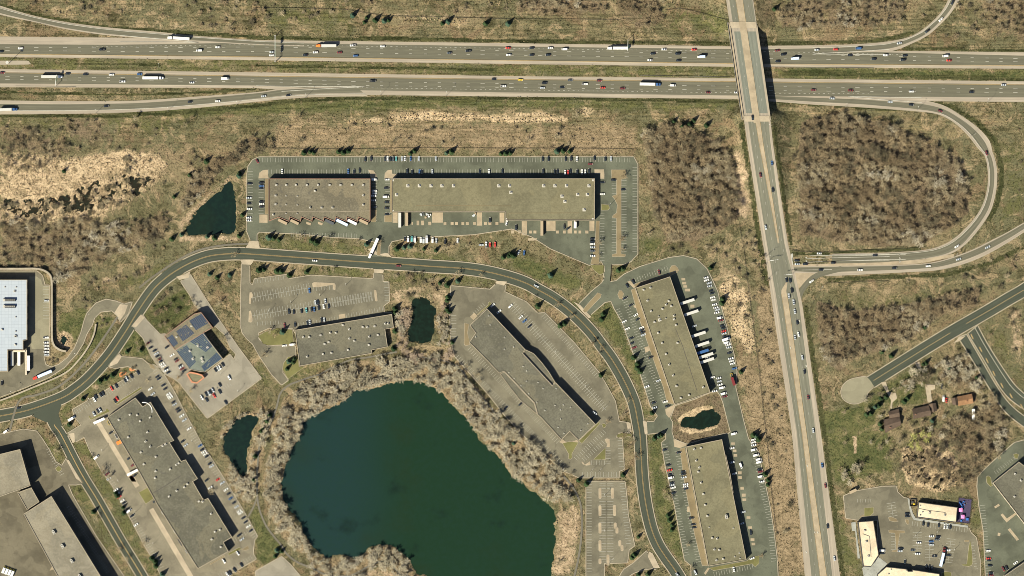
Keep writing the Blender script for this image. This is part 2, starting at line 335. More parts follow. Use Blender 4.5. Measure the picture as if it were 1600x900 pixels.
# ------------------------------------------------------------------ water bodies
LAKE = smooth(T('B3', '280,900 285,850 300,820 345,795 400,770 480,735 560,690 585,655 620,635 690,630 750,618 800,605 850,588 900,580 960,578 1030,584 1090,605 1150,640 1180,670 1210,710 1250,750 1290,790 1330,830 1370,885')
  + T('B4', '1400,50 1440,80 1480,110 1530,165 1560,200 1585,250 1610,280') + T('C4', '60,300 100,350 140,372 200,420 240,460 262,480 278,520 272,600 275,680 262,760 258,830 240,930 200,1010') + P('760,960 665,950')
  + T('B4', '1080,920 1010,890 975,840 960,800 900,755 850,715 800,710 740,712 700,730 670,770 610,795 560,775 500,775 450,790 410,765 380,750 345,710 330,690 310,660 290,630 275,580 250,530 200,490 185,450 170,420 160,370 155,300 175,240 180,200 200,150 215,100 255,50 275,20'), 4)
POND_SW = smooth(E(250, 670, '790,120 815,60 850,30 900,-60 960,-130 1060,-165 1200,-175 1235,-150 1230,-90 1190,-30 1160,20 1130,200 1090,250 1095,330 1100,430 1090,540 1080,620 1040,600 980,570 950,520 900,470 860,370 800,320 775,230'), 4)
POND_N = smooth(T('B3', '985,65 1060,60 1110,110 1130,150 1112,200 1120,260 1100,330 1060,345 1000,340 955,330 948,260 970,200 975,150 972,90'), 4)
POND_TRI = T('A2', '1440,205 1460,270 1472,330 1480,380 1476,450 1475,545 1440,562 1300,568 1180,572 1158,540 1200,450 1240,400 1280,360 1330,325 1380,285')
POND_E = smooth(E(1020, 600, '372,480 420,420 540,405 620,350 700,345 750,325 780,360 810,390 830,430 815,490 800,500 700,525 620,550 540,545 450,540 385,520'), 3)
POND_RND = smooth(E(0, 420, '750,850 780,840 830,845 845,880 830,925 800,960 760,930 748,890'), 3)
_c = (sum(p[0] for p in POND_E)/len(POND_E), sum(p[1] for p in POND_E)/len(POND_E)); POND_E = [(_c[0]+(x-_c[0])*1.14, _c[1]+(y-_c[1])*1.2) for x, y in POND_E]
MARSH = T('A2', '0,330 120,320 250,330 400,310 480,260 560,220 680,190 780,170 880,200 1000,180 985,240 900,300 870,330 780,360 720,370 650,410 560,430 440,440 300,440 150,470 0,450')
MARSH2 = T('D4', '830,120 920,60 1050,80 1150,120 1200,220 1180,320 1080,380 960,350 880,320 840,240')
WATERS = [('lake', LAKE, 'lake', -0.8), ('pond', POND_SW, 'pond', -0.7), ('pond', POND_N, 'pond', -0.7), ('pond', POND_TRI, 'pond', -0.7), ('pond', POND_E, 'pond', -0.7), ('pond', POND_RND, 'pond', -0.7)]
# ------------------------------------------------------------------ pavements
PAVED = []          # (polygon, blocks kerbs)
_z = [0.030]
def nz(): _z[0] += 0.006; return _z[0]
KERBS = []
def sheet(name, poly, mat, z, holes=(), **props):
    loops = [[Vector((*W(p), 0)) for p in l] for l in (poly, *holes)]
    v = [tuple((p.x, p.y, z)) for l in loops for p in l]; f = []
    for a, b, c in tessellate_polygon(loops):
        A, B, C_ = v[a], v[b], v[c]
        if (B[0]-A[0])*(C_[1]-A[1])-(B[1]-A[1])*(C_[0]-A[0]) < 0: b, c = c, b
        f.append((a, b, c))
    return link(name, mesh(name, v, f), M[mat] if isinstance(mat, str) else mat, **props)
def pave(name, poly, mat, kerb=True, holes=(), z=None):
    PAVED.append(poly)
    if kerb: KERBS.append((poly, kerb))
    for h in holes: KERBS.append((h, 'hole'))
    return sheet(name, poly, mat, z or nz(), holes, kind='structure')
def ribbon(name, left, right, mat, z=None, n=None, zf=None, kerb=False, register=True, us=(0.0, 1.0), um=None):
    """strip between two edge lines (photograph pixels); uv runs in metres across and along"""
    n = n or max(12, int(sum(seglen(left))/9)); L = resample(left, n); Rr = resample(right, n)
    z = z if z is not None else nz(); v = []; uv = []; d = 0
    for i in range(n):
        if i: d += math.hypot(L[i][0]-L[i-1][0], L[i][1]-L[i-1][1])*S
        wd = math.hypot(L[i][0]-Rr[i][0], L[i][1]-Rr[i][1])*S
        for p, u in ((L[i], us[0]), (Rr[i], us[1])):
            zz = z+(float(zf(p[1])) if zf else 0); v.append((*W(p), zz)); uv.append((u*(um or wd), d))
    f = [(2*i+2, 2*i+3, 2*i+1, 2*i) for i in range(n-1)]
    me = mesh(name, v, f, uv=uv)
    if me.polygons[0].normal.z < 0: me.flip_normals()
    poly = list(L)+list(Rr[::-1])
    if register: PAVED.append(poly)
    if kerb: KERBS.append((poly, 'road'))
    return link(name, me, M[mat], kind='structure')
def road(name, centre, width, mat, kerb=True, sm=8, **k):
    c = smooth(centre, sm) if sm else centre
    return ribbon(name, offset(c, width/2), offset(c, -width/2), mat, kerb=kerb, **k)
def stripes(name, polys, mat, zoff=0.03, zf=None, width=0.28, dash=None, z=None):
    """painted lines along px polylines"""
    mb = MB(); z0 = z if z is not None else 0.30
    for a in polys:
        if dash:
            tot = sum(seglen(a))*S; k = max(2, int(tot/1.0)); q = resample(a, k); st = tot/(k-1); segs = []
            i = 0; on, per = dash
            while i*per+on < tot:
                s0, s1 = i*per/st, (i*per+on)/st
                j0, j1 = int(s0), min(int(s1), k-1)
                if j1 > j0: segs.append((q[j0], q[j1]))
                i += 1
        else: segs = [(a[i], a[i+1]) for i in range(len(a)-1)]
        for p, r in segs:
            (x0, y0), (x1, y1) = W(p), W(r); dx, dy = x1-x0, y1-y0; l = math.hypot(dx, dy)
            if l < 1e-6: continue
            nx, ny = -dy/l*width/2, dx/l*width/2
            za = z0+(float(zf(p[1])) if zf else 0); zb = z0+(float(zf(r[1])) if zf else 0)
            mb.add([(x0-nx, y0-ny, za), (x1-nx, y1-ny, zb), (x1+nx, y1+ny, zb), (x0+nx, y0+ny, za)], [(0, 1, 2, 3)])
    return mb.build(name, M[mat], kind='structure')
def lerp_line(a, b, t, n=60):
    A = resample(a, n); B = resample(b, n); t = np.broadcast_to(t, n) if np.isscalar(t) else np.interp(np.linspace(0, 1, n), np.linspace(0, 1, len(t)), t)
    return [(A[i][0]+(B[i][0]-A[i][0])*t[i], A[i][1]+(B[i][1]-A[i][1])*t[i]) for i in range(n)]
# --- highway carriageways
WU = P('-80,55.5 0,57 200,59 400,62.5 800,67.5 1200,73 1394,79.5 1600,81.5 1700,83'); WD = P('-80,88 0,89 400,94 800,100 1200,105 1600,107.5 1700,108.5')
ribbon('highway_shoulder', WU, WD, 'shoulder')
WAU = P('-80,68.3 0,69 180,70 400,66.5 800,72.6 1200,77.3 1330,80.5 1600,87 1700,88'); WAD = P('-80,84 0,84.6 400,89 800,94.6 1200,100.3 1600,102.5 1700,103.5')
ribbon('highway', WAU, WAD, 'hw', n=120)
EU = P('-80,107 0,108 400,113 800,119 1200,122.6 1600,127 1700,128'); ED = P('-80,135.5 0,136.3 400,137.5 540,148 800,151 1200,155 1440,158 1600,159.5 1700,161')
ribbon('highway_shoulder', EU, ED, 'shoulder')
EAU = P('-80,112.5 0,113.5 400,118.8 800,124 1200,128 1600,132.4 1700,133.5'); EAD = P('-80,129.5 0,130.3 400,133.6 560,141 800,144.5 1200,150 1600,152 1700,153')
ribbon('highway', EAU, EAD, 'hw', n=120)
# --- ramps
def ramp(name, up, lo, fa, fb, mats=('shoulder', 'hw'), n=60):
    up, lo = smooth(up), smooth(lo)
    ribbon(name+'_shoulder', up, lo, mats[0], n=n); ribbon(name, lerp_line(up, lo, fa, n), lerp_line(up, lo, fb, n), mats[1], n=n)
    return up, lo
ru = T('A1', '-200,-30 0,35 200,95 400,135 600,163 800,183 1000,200 1200,222 1600,250 1900,262'); rl = T('A1', '-200,30 0,92 200,135 400,180 600,212 800,232 1000,246 1200,258 1600,280 1900,290')
ramp('ramp', ru, rl, [0.3]*3, [0.82]*3)
ru2 = T('A1', '-200,622 0,627 400,632 800,630 1000,620 1200,606 1600,576')+T('B1', '150,556 400,545 620,540'); rl2 = T('A1', '-200,718 0,715 400,712 700,706 1000,692 1300,668 1600,637')+T('B1', '200,617 420,605 700,602')
ramp('ramp', ru2, rl2, [0.25, 0.25, 0.22, 0.12, 0.05], [0.72, 0.72, 0.7, 0.66, 0.62])
ru3 = T('D1', '0,286 250,284 400,281 550,276 700,265 850,240 950,196 1050,112 1105,40 1140,-40 1165,-120'); rl3 = T('D1', '0,330 250,330 400,330 600,326 775,318 900,272 1000,220 1080,150 1145,80 1200,-10 1235,-100')
ramp('ramp', ru3, rl3, [0.45, 0.4, 0.25, 0.25, 0.25], [1.0, 1.0, 0.72, 0.70, 0.70])
LOOP_IN = smooth(T('D1', '0,632 300,655 600,672 900,694 1050,712 1150,758 1240,836 1310,925')+T('D2', '1352,70 1370,140 1374,240 1355,340 1320,420 1260,500 1170,585 1080,636 960,664 700,680 400,686'))
LOOP_OUT = smooth(T('D1', '0,596 300,606 600,612 900,626 1000,632 1110,664 1210,724 1310,796 1385,880')+T('D2', '1400,40 1420,100 1432,170 1430,260 1415,345 1390,425 1340,505 1280,580 1220,640 1130,690 960,720 700,742 400,752'))
ribbon('ramp_shoulder', LOOP_IN, LOOP_OUT, 'shoulder', n=90)
ribbon('ramp', lerp_line(LOOP_IN, LOOP_OUT, [0.4, 0.35, 0.2, 0.2, 0.2, 0.1, 0.1], 90), lerp_line(LOOP_IN, LOOP_OUT, [0.95, 0.85, 0.68, 0.68, 0.7, 0.98, 1.0], 90), 'hw', n=90)
ON_U = smooth(T('D2', '140,766 400,760 700,757 900,752 1050,735 1200,690 1300,650 1400,600 1500,548 1600,490 1700,430')); ON_L = smooth(T('D2', '140,812 330,826 600,815 900,800 1050,790 1200,758 1350,700 1500,616 1600,552 1700,490'))
ribbon('ramp_shoulder', ON_U, ON_L, 'shoulder', n=70); ribbon('ramp', lerp_line(ON_U, ON_L, 0.12, 70), lerp_line(ON_U, ON_L, [0.6, 0.62, 0.62, 0.66, 0.66], 70), 'hw', n=70)
pave('traffic_island', T('D2', '130,752 400,748 700,740 960,722 1130,692 1165,686 1160,705 1000,738 900,752 700,757 400,761 130,765'), 'tanconc', False)
pave('traffic_island', E(1190, 370, '405,452 540,450 700,462 640,500 560,560 480,630 430,690 415,600'), 'tanconc', False)
SLIP = smooth(E(1190, 370, '450,900 465,780 490,690 560,590 660,500 760,460 880,425 1000,400'))
road('slip_lane', SLIP, 8.5, 'hw', kerb=False, sm=0)
# --- arterial (bridge road)
ys = list(np.arange(-115, 990, 7.5))
def art(name, f0, f1, mat, zf=elev, z=None, y0=-200, y1=1000):
    yy = [y for y in ys if y0 <= y <= y1]
    g = lambda f: [(xl(y)+(xr(y)-xl(y))*(np.interp(y, ART_FY, f) if not np.isscalar(f) else f), y) for y in yy]
    return ribbon(name, g(f0), g(f1), mat, z=z or nz(), n=len(yy), zf=zf)
ART_FY = [-100, 0, 190, 320, 385, 440, 455, 675, 900]
M0 = [.35, .35, .42, .55, .60, .62, .36, .34, .43]; M1 = [.61, .61, .60, .66, .66, .66, .55, .50, .62]
art('road_shoulder', 0.0, 1.0, 'shoulder')
art('road', [.12, .12, .15, .16, .16, .16, .17, .17, .19], [.97, .97, .92, .86, .86, .9, .90, .82, .78], 'arterial', y0=184)
art('road', .12, .97, 'arterial', y1=41)
art('bridge_road', [.12]*9, [.93]*9, 'deck', y0=44, y1=182)
art('road_median', M0, M1, 'tanconc', y1=382); art('road_median', M0, M1, 'tanconc', y0=440)
# --- the curved business road and its side roads
ROAD_C = smooth(P('-60,660')+T('A3', '-100,815 0,800 180,762 380,690 470,635 560,560 680,425 780,280 860,150 950,20')+T('A2', '1020,850 1100,792 1200,738 1300,702 1400,688 1500,685 1600,690')+T('B2', '200,704 400,718 600,732 800,745 950,754 1100,765 1300,778 1450,800 1600,838')+T('C2', '100,875')+T('C3', '160,10 250,60 340,125 420,195 500,280 560,360 620,440 680,540 730,640 765,730 785,830')+T('C4', '800,20 806,120 812,240 822,350 840,470 870,600 910,700 960,780 1010,850 1060,930 1130,1050'), 6)
road('road', ROAD_C, 19.0, 'road', sm=0, n=240)
SIDE = T('A3', '290,742 320,815 345,865')+T('A4', '372,0 410,70 450,150 520,280 600,410 680,550 760,690 840,820 900,920 980,1060')
road('road', smooth(SIDE), 16.0, 'road', sm=0)
pave('road_junction', T('A3', '200,800 260,760 330,722 420,690 380,740 365,790 395,880 330,900 290,840'), 'road', False)
# --- east local roads
road('road', T('D2', '1760,800')+T('D3', '1600,12 1500,70 1400,130 1300,188 1200,245 1100,304 1000,365 800,490 640,590'), 19.5, 'road')
CUL = smooth(T('D3', '660,610 620,560 560,562 505,578 470,610 458,650 470,690 505,716 545,722 580,712 610,685 625,650 665,612'), 4)
pave('cul_de_sac', CUL, 'cul')
ribbon('road', smooth(T('D3', '1190,310 1290,470 1380,620 1480,770 1600,868 1720,950')), smooth(T('D3', '1240,290 1330,445 1420,600 1510,725 1620,815 1740,890')), 'road', kerb=True)
RB_L = smooth(T('D3', '1250,285 1350,450 1450,620 1520,700 1620,770 1740,840')); RB_R = smooth(T('D3', '1310,235 1380,365 1500,550 1560,625 1650,700 1760,780'))
ribbon('road', RB_L, RB_R, 'road', kerb=True)
# --- parking lots and yards
L1 = P('386.3,272 388,260 395,250 405,245.6 990,245.6 996,257 996,397 989,404 986,408 975,412.5 955,413 953,440 944,440 944,416 940,408 921,414 900,405 860,388 832,370 800,357 780,360 740,366 700,368 640,371 612,377 607,385 607,401 573,401 581,392 587,378 560,372 520,370.5 475,365.5 405,362 401,366 401,386 391.5,386 392,376 386.3,362')
pave('parking_lot', L1, 'lot_dark')
L2 = P('378,412 389.5,412 390,443 395,446 398,436 447.5,429.5 452,436 486,430.5 580,436 584,435 585,426 597.5,428 598,440.6 607,440.6 608,471 599,477.5 600,489.5 612,489 612,496 461,520 458,513 420,512 403,520 404,530 412,538 420,541 461,541 462,560 450,561 443,570 441,582 450,594 440,601 425,585 405,555 395,537 386,529 379,520 376,508 377,450')
pave('parking_lot', L2, 'lot')
S1 = P('283,440 297,429 340,497 375,547 408,591 324,653 283,601 300,592 322,584 352,560 359,554 366,563 369,553 360,543 352,523 335,508 317,488 305,478 297,461')
pave('parking_lot', S1, 'lot_pale')
S2 = P('207,510 222,491 228,500 250,523 258,522 297,577 301,589 286,602 272,591 262,586 255,583 246,570 236,555 229,540 224,528')
pave('parking_lot', S2, 'lot_pale')
L3 = P('114,640 212,583 219,577 228,572 240,570 250,577 260,592 274,616 288,644 301,668 314,692 331,718 349,747 362,768 374,788 388,812 402,838 397,844 395,865 400,873 345,905 330,930 275,930 255,905 240,875 225,850 207,815 175,757 160,737 140,702 132,682 118,690 105,678 121,668 128,664 117,652')
pave('parking_lot', L3, 'lot_mid')
pave('driveway', P('168,572 184,552 190,558 205,559 222,561 234,571 240,580 228,588 215,578 200,572 180,575'), 'lot')
L4 = P('-40,690 0,679 36,671 57,674 66,686 76,702 87,722 97,728 104,716 131,755 120,757 106,757 112,772 128,800 150,838 200,910 230,960 -40,960')
pave('parking_lot', L4, 'yard')
L5 = P('-40,424 58,424 66,431 70,446 77,446 77,556 68,557 71,570 80,574 92,570 106,559 117,544 127,520 132,501 136,490 150,474 166,468 181,471 194,476 206,472 200,490 188,503 185,494 175,485 157,487 147,497 144,507 135,522 130,536 120,552 100,574 75,590 37,606 0,620 -40,630')
pave('service_yard', L5, 'lot')
pave('service_yard', P('46,432 57,432 64,437 67,446 76.5,447 76.5,520 76.5,545 50,545 46,530'), 'cul', False)
L6 = P('705,447 766,452.5 776,443 790,446 788,456 822,472 840,490 851,489 897,536 937,584 949,605 961,627 967,659 983,661 984,675 966,676 962,684 972,686 975,733 967,736 967,746 905,746 882,736 822,684 790,650 760,612 711,557 705,532 703,490')
pave('parking_lot', L6, 'lot')
L7 = T('C4', '465,310 705,310 715,400 725,520 745,620 765,710 730,735 720,815 575,820 575,960 465,960')
pave('parking_lot', L7, 'lot')
L8 = P('904,476 925,455 941,442 946,430 944,410 955,410 953,441 963,439 975,429 1000,417 1045,403 1068,400 1088,405 1104,420 1112,436 1121,456 1126,478 1134,507 1146,552 1151,580 1149,605 1161,656 1169,686 1184,705 1194,750 1202,788 1208,825 1214,875 1218,960 1082,960 1080,883 1070,875 1062,833 1054,788 1039,724 1034,692 1041,686 1041,677 1034,675 1011,678 1010,659 1022,659 1028,650 1017,635 1009,610 1001,585 986,541 972,502 960,482 955,470 945,472 922,492 917,488')
BASIN = E(1020, 600, '275,265 520,185 715,105 800,75 850,150 880,230 940,470 975,600 940,625 860,630 430,755 330,720 262,690 235,600 235,560 245,480 212,430')
pave('parking_lot', L8, 'lot_dark', holes=[BASIN])
L9 = P('1318.5,775 1335,768 1379,760.5 1400,760 1402,769 1412,778 1418,779 1424,800 1430,813 1513,824 1517,833 1525,840 1531,875 1533,960 1390,960 1380,880 1372,866 1372,812 1340,812 1322,809')
pave('parking_lot', L9, 'lot')
L10 = P('1527,760 1528,745 1540,732 1562,712 1585,692 1600,688 1660,688 1660,960 1543,960 1537,830 1530,790')
pave('parking_lot', L10, 'lot_dark')
pave('driveway', T('C4', '840,745 900,860 880,850 820,860 760,880 700,920 660,940 680,890 700,860 760,820'), 'lot')
pave('plaza', E(0, 788, '-10,-40 0,-40'.replace('-10,-40 0,-40', '620,830 720,800 700,760 640,790')), 'tanconc', False)
for q in ('1380,650 1385,650', ): pass
pave('road_junction', T('B4', '0,870 160,780 215,830 290,920 0,960'), 'lot_pale')
# concrete aprons where drives meet the road
for s in (T('A2', '1560,605 1615,605 1625,655 1535,650'), T('A2', '1500,722 1590,722 1570,755 1515,752'), T('B2', '700,660 740,690 850,708 820,680 760,690 735,640'), T('B2', '735,780 800,785 795,808 740,805'), T('A3', '880,165 905,185 850,245 820,240 840,215'), T('A3', '740,415 760,430 735,470 680,495 690,470'), T('A2', '1190,795 1180,835 1120,850 1100,830 1150,815'), T('C1', '0,0 0,1 1,1')[:0], E(700, 440, '740,0 700,50 590,20 610,-10'), E(860, 640, '950,165 1000,165 1015,275 970,275'), E(860, 640, '1155,140 1205,150 1215,300 1180,310'), T('A4', '412,170 430,175 515,320 475,290'), T('A4', '430,10 465,5 470,60 455,70'), T('C3', '385,85 425,105 495,180 480,190 440,150'), T('D3', '1160,345 1190,310 1235,300 1200,330'), T('C4', '855,745 880,760 925,850 885,850 850,780'), E(0, 420, '1500,440 1560,450 1600,450 1560,560 1490,660 1470,600 1430,550')):
    if len(s) > 2: pave('driveway_apron', s, 'conc', False)
for s in ('1130,-2 1180,-2 1181,0 1131,0', ): pass
for y0, y1 in ((35, 44.5), (181.5, 190.5)):
    yy = np.linspace(y0, y1, 5); ribbon('bridge_approach_slab', [(xl(y)+1, y) for y in yy], [(xr(y)-1, y) for y in yy], 'conc', n=5, zf=elev, register=False)
art('road_median', [.35]*9, [.61, .61, .60, .6, .6, .6, .6, .6, .6], 'tanconc', y0=30, y1=195)
# footpaths
road('path', T('A3', '-60,895 60,895')[1:]+E(0, 520, '240,850 450,780 700,690 900,540 1100,330 1300,60')+E(0, 420, '1470,600'), 3.2, 'path', kerb=False)
road('path', T('A2', '870,900 930,850 1000,800 1150,705 1250,662 1350,640 1450,628 1550,624'), 3.0, 'path', kerb=False)
TRAIL = T('B3', '880,400 800,412 720,430 590,450 520,480 450,510 400,540 330,560 260,585 200,610 150,660 130,740 90,850 60,910')+T('B4', '45,50 20,90 10,200 5,300 8,400 20,480 60,580 110,650 160,710 190,760 260,815 350,850 430,890 520,900 590,898 650,870 700,840 740,820 800,808 850,840 900,890 940,940')
road('path', TRAIL, 2.8, 'path', kerb=False)
road('path', E(230, 780, '1285,-20 1250,80 1180,210', 7.5), 2.6, 'path', kerb=False)
road('path', T('C4', '320,275 370,330 405,390 428,450 436,540 434,640 420,760 395,880 370,960'), 3.0, 'path', kerb=False)
road('path', T('B3', '1010,425 1080,440 1200,462 1290,520 1330,590 1420,690 1520,820'), 2.4, 'path', kerb=False)
for s in ('705,590 735,585 757,650 800,658 806,690 778,715 775,755 764,750 768,700 745,660', '918,470 945,460 962,510 945,520', '980,602 1045,605 1042,632 1016,640 1026,715 998,715'):
    pave('driveway', T('D3', s), 'conc', False)
ribbon('sidewalk', E(1320, 760, '785,150 800,250 825,350 860,420 900,425 1200,470 1540,515'), E(1320, 760, '805,150 822,240 848,330 885,395 930,402 1210,445 1540,490'), 'greyconc', n=40)
# --- pale slabs, pads and beds (raised)
def slab(name, poly, mat, h=0.40, **k):
    mb = MB(); mb.prism([W(p) for p in poly], 0.0, h, bottom=False)
    return mb.build(name, M[mat], kind='structure', **k)
def isle(poly, mat, h=0.42, r=0.35):
    """kerbed traffic island: kerb ring and planted or paved top"""
    w = [W(p) for p in poly]
    if area(w) < 0: w = w[::-1]
    n = len(w); inn = []
    for i in range(n):
        a, b, c = Vector(w[i-1]), Vector(w[i]), Vector(w[(i+1) % n])
        e1, e2 = (b-a).normalized(), (c-b).normalized(); nn = Vector((-(e1.y+e2.y), e1.x+e2.x))
        nn = nn.normalized() if nn.length > 1e-4 else Vector((-e1.y, e1.x)); inn.append(tuple(b+nn*r))
    mb = MB(); mb.prism(w, 0.0, h, bottom=False); mb.prism(inn, h-0.02, h+0.05, m=1, bottom=False)
    return mb.build('traffic_island', [M['kerb'], M[mat]], kind='structure')
for s, m in ((T('B2', '15,215 20,180 45,162 75,160 76,190 80,215'), 'tanconc'), (T('B2', '700,160 735,165 752,190 754,215 717,215 712,185'), 'tanconc'), (T('B2', '802,215 805,182 825,162 850,160 852,185 885,188 870,215'), 'tanconc'),
  (T('C2', '515,158 575,158 578,190 577,217 552,217 550,186 516,184'), 'tanconc'), (T('C2', '620,160 712,160 716,214 684,222 683,320 683,685 712,690 708,705 625,705 625,690 652,683 652,465 625,460 630,445 652,430 657,380 640,345 624,325 652,316 652,222 622,215'), 'mulch'),
  (T('C2', '558,375 605,380 612,400 600,414 558,415'), 'lawn'), (T('C2', '525,480 548,480 545,560 545,752 490,752 505,690 520,600'), 'mulch'), (T('C2', '490,756 574,756 574,808 548,820 515,795'), 'lawn'), (E(400, 320, '1535,430 1560,450 1555,635 1515,635 1505,610'), 'mulch'),
  (T('B2', '56,217 76,217 76,438 56,438'), 'mulch'), (T('B2', '717,410 755,412 750,488 719,488'), 'mulch'), (T('B2', '838,222 850,222 850,428 838,428'), 'mulch'), (T('B2', '802,448 850,440 850,488 802,488'), 'mulch'),
  (E(380, 400, '80,455 105,450 122,480 118,520 102,525 98,598 80,600 70,585'), 'tanconc'), (E(380, 400, '72,690 98,680 108,720 120,790 115,825 90,832 65,822'), 'tanconc'), (E(450, 430, '300,100 330,85 580,98 598,120 595,178 578,185 562,175 558,120 380,150 310,150'), 'tanconc'), (E(450, 430, '1072,190 1085,180 1105,185 1122,315 1105,328 1088,322'), 'tanconc'),
  (T('B3', '12,300 60,270 130,250 228,258 238,352 80,360 45,350'), 'lawn'), (T('B3', '170,470 200,430 262,420 270,490 300,495 200,570 165,510'), 'lawn'),
  (E(130, 740, '692,235 810,168 903,298 782,382'), 'lawn'), (E(80, 560, '462,712 482,715 500,745 680,650 690,620 722,640 735,665 500,770 480,755'), 'lawn'), (E(80, 560, '765,530 820,585 1140,375 1128,352 985,445 870,515 812,562 785,525'), 'lawn'),
  (E(230, 780, '740,770 915,668 908,652 738,752', 7.5), 'mulch'), (E(230, 780, '945,635 1080,560 1110,580 955,660', 7.5), 'lawn'), (E(230, 780, '1110,590 1180,540 1200,580 1150,605', 7.5), 'mulch'), (T('A3', '930,470 960,480 975,510 940,500'), 'mulch'),
  (E(0, 670, '1062,755 1130,705 1190,755 1175,800 1120,830 1085,805', 12.3), 'lawn'), (E(700, 440, '500,262 525,248 545,270 530,300 370,420 362,412 500,290'), 'lawn'), (E(700, 440, '205,515 265,530 260,560 245,640 265,720 272,790 215,805 200,780'), 'mulch'),
  (E(860, 640, '150,420 240,395 350,410 270,555 275,600 250,625 222,610 228,560'), 'lawn'), (E(860, 640, '680,370 705,358 740,368 750,455 735,470 700,468 712,430 690,405'), 'tanconc'), (E(860, 640, '545,612 690,476 690,625 540,628'), 'lawn'), (E(860, 640, '385,650 405,650 432,688 498,642 502,692 450,700 405,685'), 'tanconc'), (E(860, 640, '352,392 572,182 612,150 625,168 395,425'), 'lawn'), (E(860, 640, '640,180 670,168 702,190 690,220 660,232'), 'lawn'),
  (E(860, 640, '825,325 850,300 920,285 1010,300 1020,330 900,352 840,352'), 'lawn'), (T('C3', '442,140 460,112 535,28 560,38 555,58 468,150 450,155'), 'mulch'), (E(1320, 760, '240,268 362,258 362,330 320,370 240,375'), 'lawn'), (E(1320, 760, '175,382 240,345 240,375 200,385'), 'mulch'), (E(1320, 760, '540,385 580,378 650,405 662,440 620,445 560,430'), 'mulch'), (E(1320, 760, '755,405 800,415 805,470 780,478 755,440'), 'mulch'), (E(1320, 760, '545,548 570,540 750,552 755,583 690,585 655,800 660,820 585,818 590,798 642,790 625,585 550,578'), 'mulch'),
  (E(1440, 790, '620,440 640,520 650,640 655,730 640,765 600,780 530,770 510,750 575,745 600,520', 8.18), 'lawn'), (E(1440, 790, '545,438 610,438 605,465 545,465', 8.18), 'mulch'), (E(1440, 790, '250,860 300,838 380,850 385,920 250,920', 8.18), 'lawn'), (E(1420, 680, '1450,265 1490,252 1530,265 1510,330 1470,320', 8.89), 'lawn'), (E(1420, 680, '1070,580 1100,560 1140,585 1150,660 1165,700 1130,715 1080,660', 8.89), 'lawn'),
  (E(960, 400, '38,480 60,430 90,430 120,470 95,540 60,535'), 'mulch'), (E(960, 400, '690,160 715,118 760,115 795,150 810,190 780,185 690,215'), 'mulch'), (P('986,453 991.5,450.5 1053,632 1042,629 1036,605 1013,540 998,497'), 'mulch'), (P('1062,701 1070,699 1105.5,884 1097,884 1085,835 1070,760'), 'mulch'), (E(1020, 788, '700,795 1170,705 1260,650 1330,640 1330,740 1280,785 1240,745 760,830'), 'lawn'),
  (E(960, 400, '250,350 300,330 690,215 780,185 800,200 700,250 260,395'), 'mulch')):
    isle(s, m)
for cx, cy in ((550, 383), (628, 383), (550, 492), (641, 490), (550, 600), (645, 585), (656, 615), (550, 710), (674, 695), (688, 725), (550, 808), (600, 800)):
    h = 35 if cx < 640 or cy < 550 else 20
    if cy > 800: h = 18
    if (cx, cy) == (628, 383): h = 35
    isle(T('C4', ' '.join(f'{cx+10*math.cos(a)},{cy+(h-10)*(1 if math.sin(a) > 0 else -1)+10*math.sin(a)}' for a in np.linspace(0.1, 2*math.pi+0.1, 12, endpoint=False))), 'tanconc')
def rects(ox, oy, s):
    for q in s.split():
        x0, x1, y0, y1 = map(float, q.split(',')); yield E(ox, oy, f'{x0},{y0} {x1},{y0} {x1},{y1} {x0},{y1}')
for q in list(rects(600, 310, '108,170,176,305 600,737,176,303 1160,1225,176,340 345,360,295,332 408,440,278,335 465,500,278,335 553,590,292,335 745,780,297,332 833,870,295,332 888,925,295,332 968,1003,295,332 1023,1060,295,332 1113,1150,295,332 1250,1287,295,332 1305,1342,297,332 1393,1430,295,332'))+list(rects(780, 310, '5,64,178,303 282,348,285,462 588,704,285,408 855,911,285,438 1128,1190,285,408 148,185,400,438 235,272,400,438 372,408,402,438 428,465,402,438 710,745,402,438 798,832,402,438 935,968,402,438 992,1025,402,438 1075,1115,402,438 360,470,495,527'))+list(rects(400, 320, '42,145,122,224'))+list(rects(1020, 680, '980,1025,90,120 1000,1045,180,212 1010,1055,235,268 1065,1110,452,488 1068,1112,510,545 1095,1138,645,680 1112,1160,730,768 1120,1168,790,822'))+list(rects(1020, 788, '1172,1220,150,182 1192,1240,275,305 1222,1270,425,458 1235,1280,480,512'))+list(rects(960, 400, '838,885,275,305 848,898,322,355 862,910,365,395 880,945,408,442 950,1000,608,645')):
    slab('concrete_pad', q, 'tanconc', 0.32)
